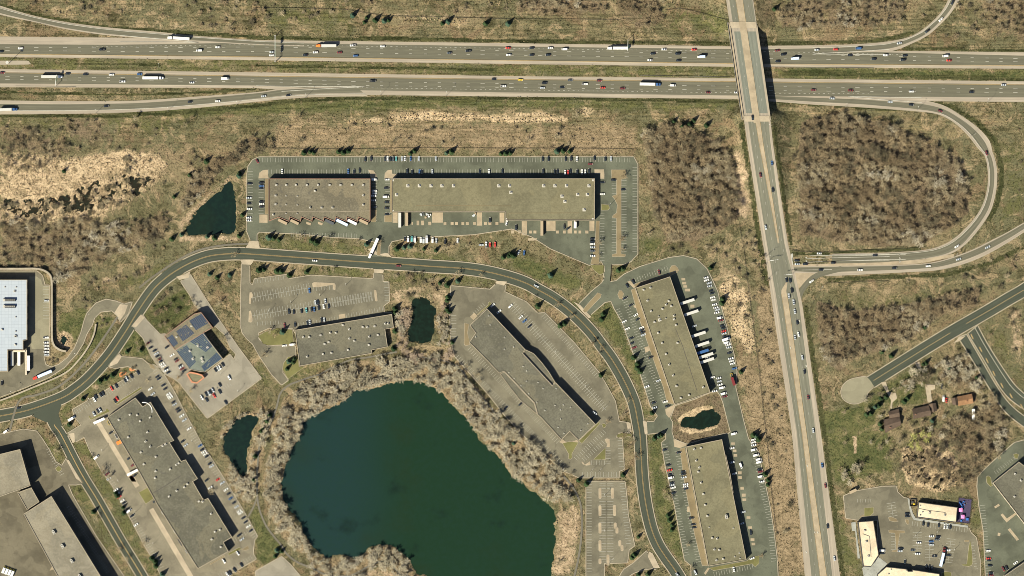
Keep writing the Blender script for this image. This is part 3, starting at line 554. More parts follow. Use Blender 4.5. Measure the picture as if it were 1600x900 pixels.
for q in (E(960, 500, '375,340 495,310 502,350 388,410'), E(960, 500, '390,155 430,140 442,178 402,192'), E(960, 500, '500,500 548,488 560,525 512,538'), E(960, 500, '562,690 608,672 620,705 572,720'), E(960, 500, '615,855 665,840 680,870 628,890'), E(960, 400, '160,320 198,308 265,385 242,402'), E(960, 400, '235,622 312,598 322,635 258,652'), E(960, 400, '330,785 370,770 385,800 342,815'), E(1020, 680, '385,345 432,338 440,378 392,385'), E(1020, 680, '415,525 462,518 470,555 420,565'), E(1020, 680, '458,710 500,702 512,738 462,745'), E(1020, 788, '425,30 545,8 552,75 430,98'), E(1020, 788, '530,200 575,195 582,235 532,240'), E(1020, 788, '560,382 610,375 618,410 566,415'), E(1020, 788, '600,565 650,558 656,595 604,602'), E(1020, 788, '640,860 690,790 715,795 660,880'), E(1020, 600, '155,315 265,260 285,275 205,425 165,380'), E(1020, 600, '258,690 410,745 430,765 340,800 268,785'), E(450, 430, '635,492 715,480 720,528 642,545'), E(700, 440, '275,440 328,388 370,430 318,482'), E(860, 640, '110,405 150,370 190,400 250,405 330,380 350,395 345,420 150,425')):
    slab('concrete_pad', q, 'tanconc', 0.40)
for q in (E(130, 640, '165,178 215,150 665,900 600,900'), E(130, 740, '570,40 625,15 702,150 652,180'), E(230, 780, '20,128 70,100 545,905 475,905', 7.5)):
    slab('concrete_apron', q, 'conc', 0.325)
for q in (E(1420, 680, '1,1 2,1 2,2'), ): pass
for q in (E(1440, 790, '925,15 985,-25 1000,0 945,35', 8.18), E(1440, 790, '1008,118 1035,100 1090,165 1195,92 1210,112 1085,215', 8.18), E(1440, 790, '1100,305 1130,288 1245,432 1215,450', 8.18), E(1440, 790, '975,345 1008,350 1003,390 970,385', 8.18)):
    slab('concrete_pad', q, 'tanconc', 0.32)
slab('plaza', T('D4', '588,850 690,780 745,822 690,890 640,960 610,960'), 'greyconc', 0.43); slab('plaza', E(1320, 760, '80,450 135,445 145,560 190,900 160,900 130,560 90,555'), 'greyconc', 0.41)
slab('playground_surface', E(1320, 760, '1428,142 1585,165 1552,462 1395,443'), 'play_floor', 0.4)
for s in ('975,600 1000,590 1005,615', ): pass
slab('flower_bed', E(80, 560, '848,190 870,170 905,175 935,160 942,180 925,205 900,215 880,235 855,232'), 'orange_mulch', 0.12); slab('flower_bed', E(80, 560, '975,130 1000,100 1040,88 1070,95 1068,125 1040,150 1000,165 978,150'), 'orange_mulch', 0.12)
# --- kerbs
def kerb_runs(poly):
    n = max(8, int(sum(seglen(list(poly)+[poly[0]]))/1.6)); q = resample(list(poly)+[poly[0]], n)[:-1]; n = len(q)
    sgn = 1 if area(poly) > 0 else -1
    nor = []
    for i in range(n):
        a, b = q[i-1], q[(i+1) % n]; dx, dy = b[0]-a[0], b[1]-a[1]; l = math.hypot(dx, dy) or 1; nor.append((dy/l*sgn, -dx/l*sgn))
    return q, nor
def build_kerbs():
    boxes = [(min(p[0] for p in a), min(p[1] for p in a), max(p[0] for p in a), max(p[1] for p in a)) for a in PAVED]
    for poly, kd in KERBS:
        q, nor = kerb_runs(poly); s = -1 if kd == 'hole' else 1; n = len(q)
        qx = np.array([q[i][0]+nor[i][0]*1.6*s for i in range(n)]); qy = np.array([q[i][1]+nor[i][1]*1.6*s for i in range(n)])
        bad = np.zeros(n, bool)
        for a, b in zip(PAVED, boxes):
            if a is poly or b[0] > qx.max() or b[2] < qx.min() or b[1] > qy.max() or b[3] < qy.min(): continue
            if kd == 'hole' and a is L8: continue
            bad |= inside(qx, qy, a)
        bad |= (qx < -50) | (qx > 1650) | (qy < -50) | (qy > 950)
        mb = MB(); w0, w1 = (0.25, 0.9) if kd == 'road' else (-0.05, 0.75)
        for i in range(n):
            j = (i+1) % n
            if bad[i] or bad[j]: continue
            pr = []
            for k in (i, j):
                x, y = W(q[k]); nx, ny = nor[k][0]*s, -nor[k][1]*s
                pr.append(((x-nx*w0, y-ny*w0), (x+nx*(w1-w0), y+ny*(w1-w0))))
            h = 0.42
            (a0, a1), (b0, b1) = pr
            v = [(*a0, 0), (*a0, h), (*a1, h), (*a1, 0), (*b0, 0), (*b0, h), (*b1, h), (*b1, 0)]
            f = [(0, 1, 5, 4), (1, 2, 6, 5), (2, 3, 7, 6)]
            mb.add(v, f)
        if mb.f: mb.build('kerb', M['kerb'], kind='structure')
build_kerbs()
# --- painted markings
Z = 0.37
def frac(up, lo, t): return lerp_line(up, lo, t, 160)
stripes('lane_markings', [frac(WAU, WAD, t) for t in (0.30, 0.62)]+[frac(EAU, EAD, t) for t in (0.33, 0.62)], 'white', dash=(3.4, 13.5), width=0.36, z=Z)
stripes('lane_markings', [lerp_line(WAU, WAD, 0.14, 160)[20:135]+[], lerp_line(EAU, EAD, 0.80, 160)[55:130]], 'white', dash=(1.6, 4.6), width=0.3, z=Z+.01)
stripes('edge_line', [frac(WAU, WAD, 0.99), frac(EAU, EAD, 0.01)], 'yellow', width=0.4, z=Z)
stripes('edge_line', [T('A1', '750,221 1000,243 1240,265'), T('A1', '0,110 0,111')[:0] or T('A1', '750,262 1000,262 1240,265'), T('B1', '0,536 300,540 680,541'), T('B1', '160,571 400,556 680,542'), T('D1', '285,336 500,325 760,308'), T('D1', '285,337 600,341 770,342'), T('D1', '500,603 700,606 960,610'), T('D1', '500,604 700,622 960,640')], 'white', width=0.5, z=Z)
stripes('edge_line', [lerp_line(ru, rl, 0.28), lerp_line(ru2, rl2, 0.74), lerp_line(ru3, rl3, 0.27)[12:], lerp_line(LOOP_IN, LOOP_OUT, 0.2)[22:]], 'white', width=0.4, z=Z)
stripes('centre_line', [offset(ROAD_C, 0.5), offset(ROAD_C, -0.5)], 'yellow', width=0.26, z=Z)
stripes('centre_line', [offset(smooth(SIDE), 0.4)[14:], offset(smooth(SIDE), -0.4)[14:], T('D3', '1600,12 1500,70 1400,130 1240,222'), T('D3', '1140,280 1000,365 800,490 660,578')], 'yellow', width=0.4, z=Z)
stripes('edge_line', [lerp_line(RB_L, RB_R, 0.72)], 'white', width=0.4, z=Z)
stripes('lane_arrows', [T('D3', f'{x},{y} {x+14},{y+28}') for x, y in ((1268, 290), (1322, 370), (1362, 440), (1405, 520), (1455, 595), (1512, 660), (1578, 725))], 'yellow', width=1.1, z=Z)
al = lambda t: [(xl(y)+(xr(y)-xl(y))*np.interp(y, ART_FY, t), y) for y in np.arange(-100, 960, 8)]
A2L = [.235, .235, .28, .36, .38, .38, .27, .26, .31]; A2R = [.79, .79, .77, .76, .76, .78, .73, .66, .7]
stripes('lane_markings', [[p for p in al(A2L) if p[1] < 400 or p[1] > 445], [p for p in al(A2R) if p[1] < 400 or p[1] > 445]], 'white', zf=elev, dash=(3, 11), width=0.2, z=Z)
stripes('edge_line', [[p for p in al(M0) if p[1] < 380], [p for p in al(M1) if p[1] < 380], [p for p in al(M0) if p[1] > 455], [p for p in al(M1) if p[1] > 455]], 'yellow', zf=elev, width=0.2, z=Z)
stripes('stop_line', [E(1190, 370, '372,215 380,300 390,355')], 'white', width=0.8, z=Z+.3)
stripes('lane_markings', [E(1190, 370, '570,275 900,262 1300,253 1600,248'), E(1190, 370, '570,318 900,305 1300,296 1600,292'), E(1190, 370, '500,415 700,412 880,408'), E(1190, 370, '600,238 900,228 1300,222 1600,214'), T('D2', '340,735 700,722 860,722'), T('D2', '340,700 600,696 860,690')], 'white', width=0.4, z=Z+.02)
stripes('lane_arrows', [T('D2', f'{x},{y} {x+8},{y+8}') for x, y in ((818, 686), (820, 708), (820, 730), (235, 706), (236, 728))]+[T('D2', f'{x},{y} {x-3},{y+8}') for x, y in ((822, 688), (826, 710), (824, 732))]+[T('D3', f'{x},{y} {x+6},{y+14}') for x, y in ((137, 366), (236, 480), (193, 198))]+[T('D4', f'{x},{y} {x+5},{y+12}') for x, y in ((243, 205), (290, 622), (308, 622), (236, 745))], 'white', width=0.9, z=Z+.02)
ST = []
def stalls(a, b, d, step=4.1, both=False, line=False):
    (x0, y0), (x1, y1) = a, b; L = math.hypot(x1-x0, y1-y0); ux, uy = (x1-x0)/L, (y1-y0)/L; nx, ny = -uy, ux
    k = int(L/step)
    for i in range(k+1):
        x, y = x0+ux*i*step, y0+uy*i*step
        ST.append([(x-(nx*d if both else 0), y-(ny*d if both else 0)), (x+nx*d, y+ny*d)])
    if line: ST.append([a, b])
def st(ox, oy, s, d, k=8.0, **kw):
    a = E(ox, oy, s, k); stalls(a[0], a[1], d, **kw)
for a, b, d in (((406, 246.3), (988, 246.3), 7.2), ((420, 271.8), (578, 271.8), -7), ((616, 271.8), (924, 271.8), -7), ((387, 264), (387, 346), -8), ((412, 280), (412, 334), 8), ((581, 283), (581, 346), -8), ((610, 283), (610, 346), 8), ((995.3, 262), (995.3, 396), 7), ((971, 282), (971, 396), -8), ((962.8, 342), (962.8, 396), 7), ((962.8, 282), (962.8, 304), 7), ((937.5, 333), (937.5, 410), -7), ((455, 370), (560, 372), -7),
  ((1111, 437), (1146, 552), 8), ((1182, 703), (1207, 815), 8), ((1207, 815), (1213, 880), 8), ((961, 485), (1010, 612), -8), ((978, 463), (1041, 627), 8), ((1035, 695), (1069, 868), -8), ((1062, 704), (1096, 880), 8), ((986, 443), (1047, 421), -6.5), ((1115, 894), (1177, 881.5), 7), ((1010, 612), (1020, 640), -8),
  ((851, 491), (938, 588), 7), ((705, 493), (705, 534), -8), ((736, 542), (876, 690), 7.5), ((712, 560), (880, 732), -7.5), ((897, 714), (942, 671), 7.5), ((914, 721), (946, 693), -7.5), ((946, 700), (946, 727), -8), ((973, 688), (975, 730), 8), ((910, 745.5), (966, 745.5), -8), ((924, 719.5), (946, 719.5), 7), ((742, 491), (760, 475), -5),
  ((916.5, 753), (916.5, 895), -8), ((976, 755), (986, 850), 8), ((116, 641), (211, 585), 7), ((186, 633), (222, 608), -7), ((282, 640), (402, 838), 8), ((160, 736), (250, 890), -8), ((245, 577), (281, 638), 7), ((236, 552), (266, 586), -8), ((1531, 790), (1541, 900), -8), ((1557, 741), (1588, 717), -6), ((1426, 814.5), (1512, 825), 7), ((1340, 780), (1362, 780), 5), ((1521, 848), (1528, 890), 5), ((345, 903), (398, 872), -7), ((325, 865), (392, 824), 7), ((76.5, 448), (76.5, 500), 9), ((78, 700), (100, 740), 7), ((110, 790), (172, 893), 7), ((300, 636), (360, 596), 7)): stalls(a, b, d)
stalls((800, 476), (947, 641), 6.8, both=True, line=True)
for x in (942.5, 952.5): stalls((x, 755), (x, 878), 6, both=True)
st(380, 400, '118,520 850,392', 7.5, both=True, line=True); st(380, 400, '110,748 1600,505', 7.5, both=True, line=True); st(450, 430, '530,343 1060,260', 7.5, both=True); st(380, 400, '145,292 520,242', 6.5); st(380, 400, '880,388 1112,365', 6.5); st(450, 430, '105,655 640,560', -6.5); st(450, 430, '735,535 1190,445', -6.5); st(450, 430, '1258,88 1265,330', 7); st(380, 400, '180,870 500,850', -6)
for a, b in (((1433, 832), (1433, 866)), ((1452, 838), (1452, 876)), ((1486, 842), (1481, 880)), ((1392, 786), (1396, 810)), ((1399, 834), (1399, 862))): stalls(a, b, 7, both=True, line=True)
stripes('parking_bay_lines', ST, 'faintwhite', width=0.26, z=0.34)
# ------------------------------------------------------------------ ground sheet with cover weights
def vnoise(x, y, scale, seed):
    r = np.random.RandomState(seed); g = r.rand(257, 257); x = x/scale; y = y/scale
    xi = np.floor(x).astype(int); yi = np.floor(y).astype(int); fx = x-xi; fy = y-yi; fx = fx*fx*(3-2*fx); fy = fy*fy*(3-2*fy)
    a = g[yi % 256, xi % 256]; b = g[yi % 256, (xi+1) % 256]; c = g[(yi+1) % 256, xi % 256]; d = g[(yi+1) % 256, (xi+1) % 256]
    return (a*(1-fx)+b*fx)*(1-fy)+(c*(1-fx)+d*fx)*fy
def ground_h(x, y):
    x = np.asarray(x, float); y = np.asarray(y, float); z = np.zeros(np.broadcast(x, y).shape)
    dl = np.maximum(np.maximum(xl(y)-3.5-x, x-xr(y)-3), 0)*S
    eg = elev(y)*np.where(y > 110, smst((y-158)/26.0), 1-smst((y-40)/22.0))
    z = np.maximum(z, eg-0.12-dl*0.5)
    for nm, poly, m, wz in WATERS:
        bx = [p[0] for p in poly]; by = [p[1] for p in poly]
        k = (x > min(bx)-2) & (x < max(bx)+2) & (y > min(by)-2) & (y < max(by)+2)
        if not k.any(): continue
        ins = inside(x[k], y[k], poly); d = pdist(x[k], y[k], poly)*S
        d = d+(vnoise(x[k], y[k], 5.0, 21)-.5)*3.0+(vnoise(x[k], y[k], 2.6, 22)-.5)*2.0; z[k] = np.where(ins, -np.clip(0.35+0.75*d, 0, 3.0), z[k])
    for poly in (MARSH, MARSH2):
        k = inside(x, y, poly)
        if k.any():
            xx, yy = x[k], y[k]; n = 0.22*vnoise(xx, yy, 26, 3)+0.22*vnoise(xx, yy, 8, 6)+0.28*vnoise(xx, yy, 4.2, 4)+0.28*vnoise(xx, yy, 2.6, 5)
            e = np.clip(pdist(xx, yy, poly)/12, 0, 1)
            th = 0.445 if poly is MARSH else 0.56; z[k] = np.where(z[k] > 0.01, z[k], -np.clip((n-th)*6*e, -0.3, 0.9))
    return z
def gz(p): return float(ground_h(np.array([p[0]]), np.array([p[1]]))[0])
fx = np.arange(-60, 1661, 2.5); fy = np.arange(-60, 961, 2.5)
far = np.array([40, 120, 300, 800, 2000, 6000, 16000, 30000])
gx = np.concatenate([-60-far[::-1], fx, 1660+far]); gy = np.concatenate([-60-far[::-1], fy, 960+far])
X, Y = np.meshgrid(gx, gy); ZG = ground_h(X, Y)
def blur(a, r):
    for _ in range(2):
        for ax in (0, 1):
            k = 2*r+1; c = np.cumsum(np.pad(a, [(r+1, r) if i == ax else (0, 0) for i in (0, 1)], mode='edge'), axis=ax)
            a = (np.take(c, range(k, c.shape[ax]), ax)-np.take(c, range(0, c.shape[ax]-k), ax))/k
    return a
COV = {k: np.zeros(X.shape) for k in ('green', 'reed', 'litter', 'dark', 'soil', 'tanbrown')}
def cover(kind, poly, w=1.0, r=2):
    m = inside(X, Y, poly).astype(float)*w; COV[kind] = np.maximum(COV[kind], blur(m, r) if r else m)
def band(kind, line, width, w=1.0, r=0):
    w = min(1, w*1.3); width = max(4.2, width*1.15)
    d = pdist(X, Y, line, closed=False); m = (d < width/2).astype(float)*w; COV[kind] = np.maximum(COV[kind], blur(m, r) if r else m)
WOODS = {
 'loop': P('1247,250 1252,188 1320,178 1400,196 1440,220 1490,240 1508,260 1514,330 1490,352 1440,382 1370,386 1290,374 1250,365'),
 'mid': P('1000,206 1040,196 1080,200 1110,215 1140,240 1152,290 1158,335 1140,352 1090,375 1045,378 1022,335 1014,270 1006,230'),
 'se': P('1275,470 1300,478 1330,485 1400,480 1460,466 1500,455 1530,450 1525,478 1470,492 1420,532 1380,546 1330,562 1312,578 1288,562 1279,520'),
 'shore_w': P('424,700 430,655 445,620 480,598 520,576 560,563 620,562 690,562 720,578 762,626 792,662 832,692 864,716 892,760 890,782 866,786 832,762 800,742 782,718 748,676 722,648 690,618 655,596 600,602 555,622 534,644 490,664 468,690 452,722 442,762 446,800 470,830 488,858 470,866 440,838 416,790 411,740'),
 'shore_s': P('482,862 505,868 530,872 560,868 585,856 600,850 632,868 648,895 640,915 590,880 560,905 490,905'),
 'west': P('0,346 60,350 110,342 160,352 230,340 262,338 262,368 225,384 180,398 130,428 90,440 78,420 60,412 0,412'),
 'strip': P('282,310 300,272 350,242 395,214 424,218 430,232 385,247 350,262 318,300 296,325 282,335'),
 'nw': P('0,200 60,200 112,232 60,272 0,262'), 'nw2': P('95,180 165,185 180,225 110,222'),
 'ne': P('1208,20 1230,2 1310,-30 1420,-30 1405,35 1350,46 1290,48 1225,46'), 'ne2': P('1530,-20 1660,-20 1660,66 1600,64 1545,40'),
 'n': P('800,-20 940,-20 948,24 870,26 808,20'), 'n2': P('960,-20 1044,-20 1034,36 1000,48 972,34'),
 'homes': P('1430,692 1480,660 1520,640 1545,610 1575,650 1580,690 1548,722 1525,755 1490,765 1430,752 1402,742 1410,705'), 'homes2': P('1455,570 1490,560 1515,545 1530,580 1540,610 1500,605 1470,590'),
 'pond_n': P('618,482 636,462 646,480 640,520 636,548 660,552 690,556 702,538 712,560 690,566 640,566 622,540'), 'pond_ne': P('682,480 700,470 702,540 686,540'),
 'pond_sw': P('340,690 352,660 378,648 410,640 425,650 412,700 402,770 385,790 366,768 348,738 362,725 376,742 390,735 396,690 408,655 385,652 362,672'), 'homes3': P('1300,735 1340,722 1345,755 1310,758'), 'homes4': P('1400,560 1450,560 1455,600 1410,612'),
 'sliver': P('1150,352 1180,360 1200,430 1185,440 1165,400'), 'w_lot': P('230,450 262,445 300,470 290,520 255,520 238,490')}
for k in ('loop', 'mid', 'se'): cover('litter', WOODS[k], 1.0, 1)
for k in ('west', 'nw', 'ne', 'n', 'n2', 'ne2', 'homes', 'nw2', 'strip', 'homes2'): cover('litter', WOODS[k], 0.62, 2)
for k in ('shore_w', 'shore_s', 'pond_sw', 'pond_n'): cover('tanbrown', WOODS[k], 0.9, 1)
# verges and medians
for a, b in ((WD, EU), ): band('green', lerp_line(a, b, 0.5), 15, 0.42)
band('dark', T('A1', '470,400 830,400 1000,408'), 2.4, 0.9); band('dark', T('B1', '0,408 400,418 900,425 1500,436'), 3.5, 0.75); band('dark', T('A1', '0,575 400,588 950,590 1300,575 1600,558'), 3.5, 0.7); band('dark', T('A1', '0,30 300,110 700,175 1100,200 1600,232')+T('B1', '400,243 900,240 1600,258')+T('C1', '400,262 900,262 1340,272'), 5, 0.7)
band('dark', T('C1', '0,612 500,618 1000,628 1400,635'), 5, 0.7); band('dark', T('A1', '0,728 500,728 1000,715 1600,660')+T('B1', '300,625 800,612 1600,612'), 5, 0.75); band('dark', T('D1', '100,462 500,462 1600,500'), 6, 0.55); band('dark', T('D1', '0,272 400,268 700,250 900,205'), 5, 0.6); band('dark', T('D1', '780,312 1000,300 1300,316 1600,318'), 4, 0.6); band('dark', T('D1', '1000,640 1150,665 1300,760 1420,880')+T('D2', '1430,30 1455,130 1460,250 1430,380 1380,470'), 7, 0.7); band('dark', T('D1', '60,640 400,660 800,690'), 4, 0.6)
band('dark', [(xl(y)-5, y) for y in range(195, 960, 20)], 6, 0.75); band('dark', [(xr(y)+5, y) for y in range(200, 395, 20)], 6, 0.65); band('dark', [(xr(y)+5, y) for y in range(480, 960, 20)], 7, 0.6); band('dark', T('D2', '150,680 250,690 600,668 950,655'), 3.0, 0.85); band('dark', T('D2', '380,850 700,830 1100,820 1400,740 1600,640'), 6, 0.6)
cover('green', P('180,172 420,160 640,152 1150,160 1150,172 700,168 430,178 200,185'), 0.9, 2); cover('green', P('1230,106 1700,112 1700,124 1230,120'), 1.0, 1); cover('green', P('0,185 170,182 300,190 280,205 150,200 60,195 0,200'), 0.6, 3); cover('green', P('405,10 545,15 560,50 450,50 400,30'), 0.55, 4); cover('green', P('1060,15 1140,20 1138,58 1080,52 1040,40'), 0.6, 3)
for s in (T('A3', '890,150 1160,0 1225,100 1040,290 960,280'), T('A3', '760,270 860,240 940,350 930,430 760,430'), T('A3', '600,180 720,170 700,260 640,330 560,420 440,520 200,660 0,730 0,700 250,600 450,480 560,340'), T('A3', '380,160 540,120 540,200 470,330 360,280')):
    cover('green', s, 1.0, 1)
for s, w in ((T('C2', '0,700 120,720 430,850 480,900 300,900 120,840 0,770'), 0.95), (T('B2', '20,590 700,640 720,690 400,680 0,650'), 0.8), (T('B2', '860,650 1200,700 1600,790 1600,830 1200,750 860,700'), 0.85), (T('B2', '800,800 1100,800 1480,830 1480,880 800,860'), 0.6), (T('B2', '300,750 720,790 730,840 300,810'), 0.85), (T('C3', '0,0 0,0 520,110 620,90 720,280 760,420 800,560 840,740 900,820 830,820 760,560 640,340 500,190'), 0.9), (T('C4', '850,30 950,30 940,200 1000,420 1050,620 1100,800 1050,830 960,680 880,480 860,200'), 0.85), (T('D3', '330,780 600,720 720,610 920,500 1000,480 1000,720 700,740 660,900 330,900'), 0.95), (T('D4', '330,0 760,0 780,240 560,300 420,330 390,200'), 0.95), (T('D4', '400,330 460,400 470,560 600,900 460,900'), 0.7), (T('B4', '0,480 40,560 180,740 60,840 0,860'), 1.0), (E(230, 780, '1200,200 1290,60 1500,480 1500,700 1280,720 1260,620 1270,480', 7.5), 0.95), (T('D3', '620,560 960,370 1200,230 1340,160 1340,200 1100,340 900,480 700,560'), 0.6), (T('D3', '1330,210 1420,190 1600,520 1600,640'), 0.5), (T('C2', '620,770 760,740 900,680 1050,660 900,720 700,800 640,860'), 0.7), (T('C2', '790,600 900,580 990,660 800,690'), 0.8), (T('A4', '450,50 550,60 700,340 920,760 1000,900 900,880'), 0.7), (T('A4', '300,20 330,80 400,180 380,230 340,200 260,60'), 0.9), (T('A4', '420,330 520,330 640,560 800,850 860,900 780,900 600,560'), 0.8), (T('A3', '390,720 640,530 860,480 860,520 560,660 420,760 440,890 400,900 370,800'), 0.8), (T('B3', '150,560 300,500 520,450 480,470 260,570 180,620'), 0.9), (T('B3', '0,420 80,520 160,610 120,640 0,560'), 0.6), (T('C3', '1290,0 1310,0 1450,500 1400,480'), 0.6), (T('C3', '130,100 420,310 560,520 660,720 700,820 640,700 540,560 300,260'), 0.35), (T('D4', '1260,400 1330,420 1350,640 1370,900 1330,900 1310,640 1260,560'), 0.5), (T('A2', '700,880 900,800 1100,700 1100,720 900,880'), 0.7), (T('B2', '870,25 1600,40 1600,75 870,70'), 0.5), (T('D2', '1440,0 1600,0 1600,440 1380,540 1470,320 1480,160'), 0.45), (T('D3', '400,20 1280,20 1240,60 700,130 480,90'), 0.35)):
    cover('green', s, w, 2)
cover('reed', T('A2', '180,190 450,110 600,60 800,40 1020,70 1050,130 980,180 880,200 700,200 520,250 300,330 0,330 0,230'), 1.0, 2); cover('litter', MARSH, 0.35, 2); cover('reed', MARSH, 0.6, 2); cover('reed', MARSH2, 1.0, 1); cover('reed', P('0,232 120,245 230,238 262,250 255,275 225,300 150,345 0,352'), 0.72, 3); cover('litter', P('0,318 90,312 150,300 215,285 225,310 150,335 0,355'), 0.6, 3)
cover('reed', T('B1', '480,755 800,735 930,690 1200,700 1600,720 1700,760 1600,765 1200,750 900,760 600,770'), 0.85, 1); cover('reed', T('C1', '0,710 180,700 360,740 380,768 200,770 0,765'), 0.9, 1); cover('reed', T('C1', '370,680 480,660 540,700 430,740'), 0.6, 2); cover('reed', T('B1', '250,770 480,745 600,760 300,790'), 0.6, 2)
cover('soil', T('C2', '1385,40 1440,40 1490,320 1480,480 1430,470 1400,260'), 0.75, 2); cover('reed', E(1020, 600, '315,430 360,385 540,300 660,265 745,275 755,315 700,345 620,352 540,405 420,420 372,480 385,520 450,542 620,552 800,505 815,540 700,590 480,625 330,590'), 0.9, 0); cover('soil', E(0, 420, '715,800 760,775 850,780 890,840 890,920 850,985 780,1000 720,960 700,880'), 0.7, 1)
cover('litter', BASIN, 0.7, 1); cover('reed', T('C3', '1290,0 1480,0 1530,420 1480,420 1380,330'), 0.7, 3); cover('reed', E(960, 400, '1300,300 1600,100 1600,560 1330,560'), 0.75, 3); cover('soil', T('D3', '1500,150 1600,110 1600,560 1520,420'), 0.6, 3); cover('tanbrown', T('C3', '1400,420 1560,420 1600,900 1480,900'), 0.9, 3); cover('tanbrown', P('1180,450 1205,450 1240,700 1260,900 1215,900 1195,740'), 0.9, 2); cover('tanbrown', P('430,192 640,190 1000,196 990,240 640,238 420,235'), 0.75, 3)
cover('soil', T('A2', '860,690 920,700 910,740 870,735'), 0.8, 1); cover('soil', T('A2', '1130,460 1440,190 1450,210 1200,450 1110,580'), 0.7, 1); cover('soil', T('A2', '1110,580 1460,570 1500,600 1120,610'), 0.8, 1); cover('soil', T('A2', '640,840 720,840 700,870 640,870'), 0.8, 1); cover('soil', T('C4', '290,500 420,440 430,640 400,780 360,900 240,900 275,700'), 0.6, 2); cover('soil', T('D4', '530,30 555,30 560,130 535,135'), 0.9, 0); cover('soil', T('D4', '1060,40 1130,30 1220,250 1170,250'), 0.6, 1); cover('soil', T('B3', '850,0 1220,0 1220,150 1140,150 1100,60 960,60 860,120'), 0.55, 2); cover('soil', E(80, 560, '520,340 580,320 640,350 600,400 540,395'), 0.8, 1); cover('soil', E(250, 670, '1150,160 1240,60 1200,300 1190,650 1200,900 1110,900 1100,600 1110,300'), 0.7, 1); cover('soil', T('B4', '780,830 830,850 900,910 640,910 720,860'), 0.7, 1); cover('soil', T('D3', '1100,640 1140,640 1160,740 1120,730'), 0.6, 1)
cover('reed', T('A1', '250,20 480,40 600,60 620,120 420,120 300,80'), 0.5, 3); cover('reed', P('180,30 300,35 380,45 380,52 250,45'), 0.5, 3); cover('reed', T('D1', '40,215 500,200 880,195 850,215 500,235 100,245'), 0.6, 2); cover('reed', P('620,15 740,20 735,45 600,40'), 0.4, 3); cover('reed', P('0,240 60,250 60,280 0,300'), 0.6, 3); cover('tanbrown', P('210,225 330,215 390,190 300,250 200,300'), 0.6, 4); cover('reed', T('A2', '0,180 100,160 180,190 0,230'), 0.5, 2)
for k_ in ('litter', 'tanbrown'): COV[k_] = COV[k_]*(1-.9*np.clip(COV['reed'], 0, 1))
cover('dark', T('A3', '890,150 1160,10 1215,100 1040,280 960,270'), 0.5, 2)
v = np.stack([(X-800)*S, (450-Y)*S, ZG], -1).reshape(-1, 3)
ny, nx = X.shape; idx = np.arange(nx*ny).reshape(ny, nx)
quads = np.stack([idx[1:, :-1], idx[1:, 1:], idx[:-1, 1:], idx[:-1, :-1]], -1).reshape(-1, 4)
me = bpy.data.meshes.new('ground'); me.vertices.add(len(v)); me.vertices.foreach_set('co', v.ravel()); me.loops.add(quads.size); me.loops.foreach_set('vertex_index', quads.ravel())
me.polygons.add(len(quads)); me.polygons.foreach_set('loop_start', np.arange(0, quads.size, 4)); me.polygons.foreach_set('loop_total', np.full(len(quads), 4)); me.update(calc_edges=True)
for nm, ks in (('cover', ('green', 'reed', 'litter')), ('cover2', ('dark', 'soil', 'tanbrown'))):
    a = me.attributes.new(nm, 'FLOAT_COLOR', 'POINT'); c = np.ones((len(v), 4))
    for i, k in enumerate(ks): c[:, i] = COV[k].ravel()
    a.data.foreach_set('color', c.ravel())
me.polygons.foreach_set('use_smooth', np.ones(len(quads), bool))
link('ground', me, M['ground'], kind='structure')
for nm, poly, m, wz in WATERS:
    c = centroid(poly); sheet(nm, [(c[0]+(x-c[0])*1.0, c[1]+(y-c[1])*1.0) for x, y in poly], m, wz, kind='structure')
sheet('marsh_water', MARSH, 'marsh', -0.24, kind='structure'); sheet('marsh_water', MARSH2, 'marsh', -0.24, kind='structure')
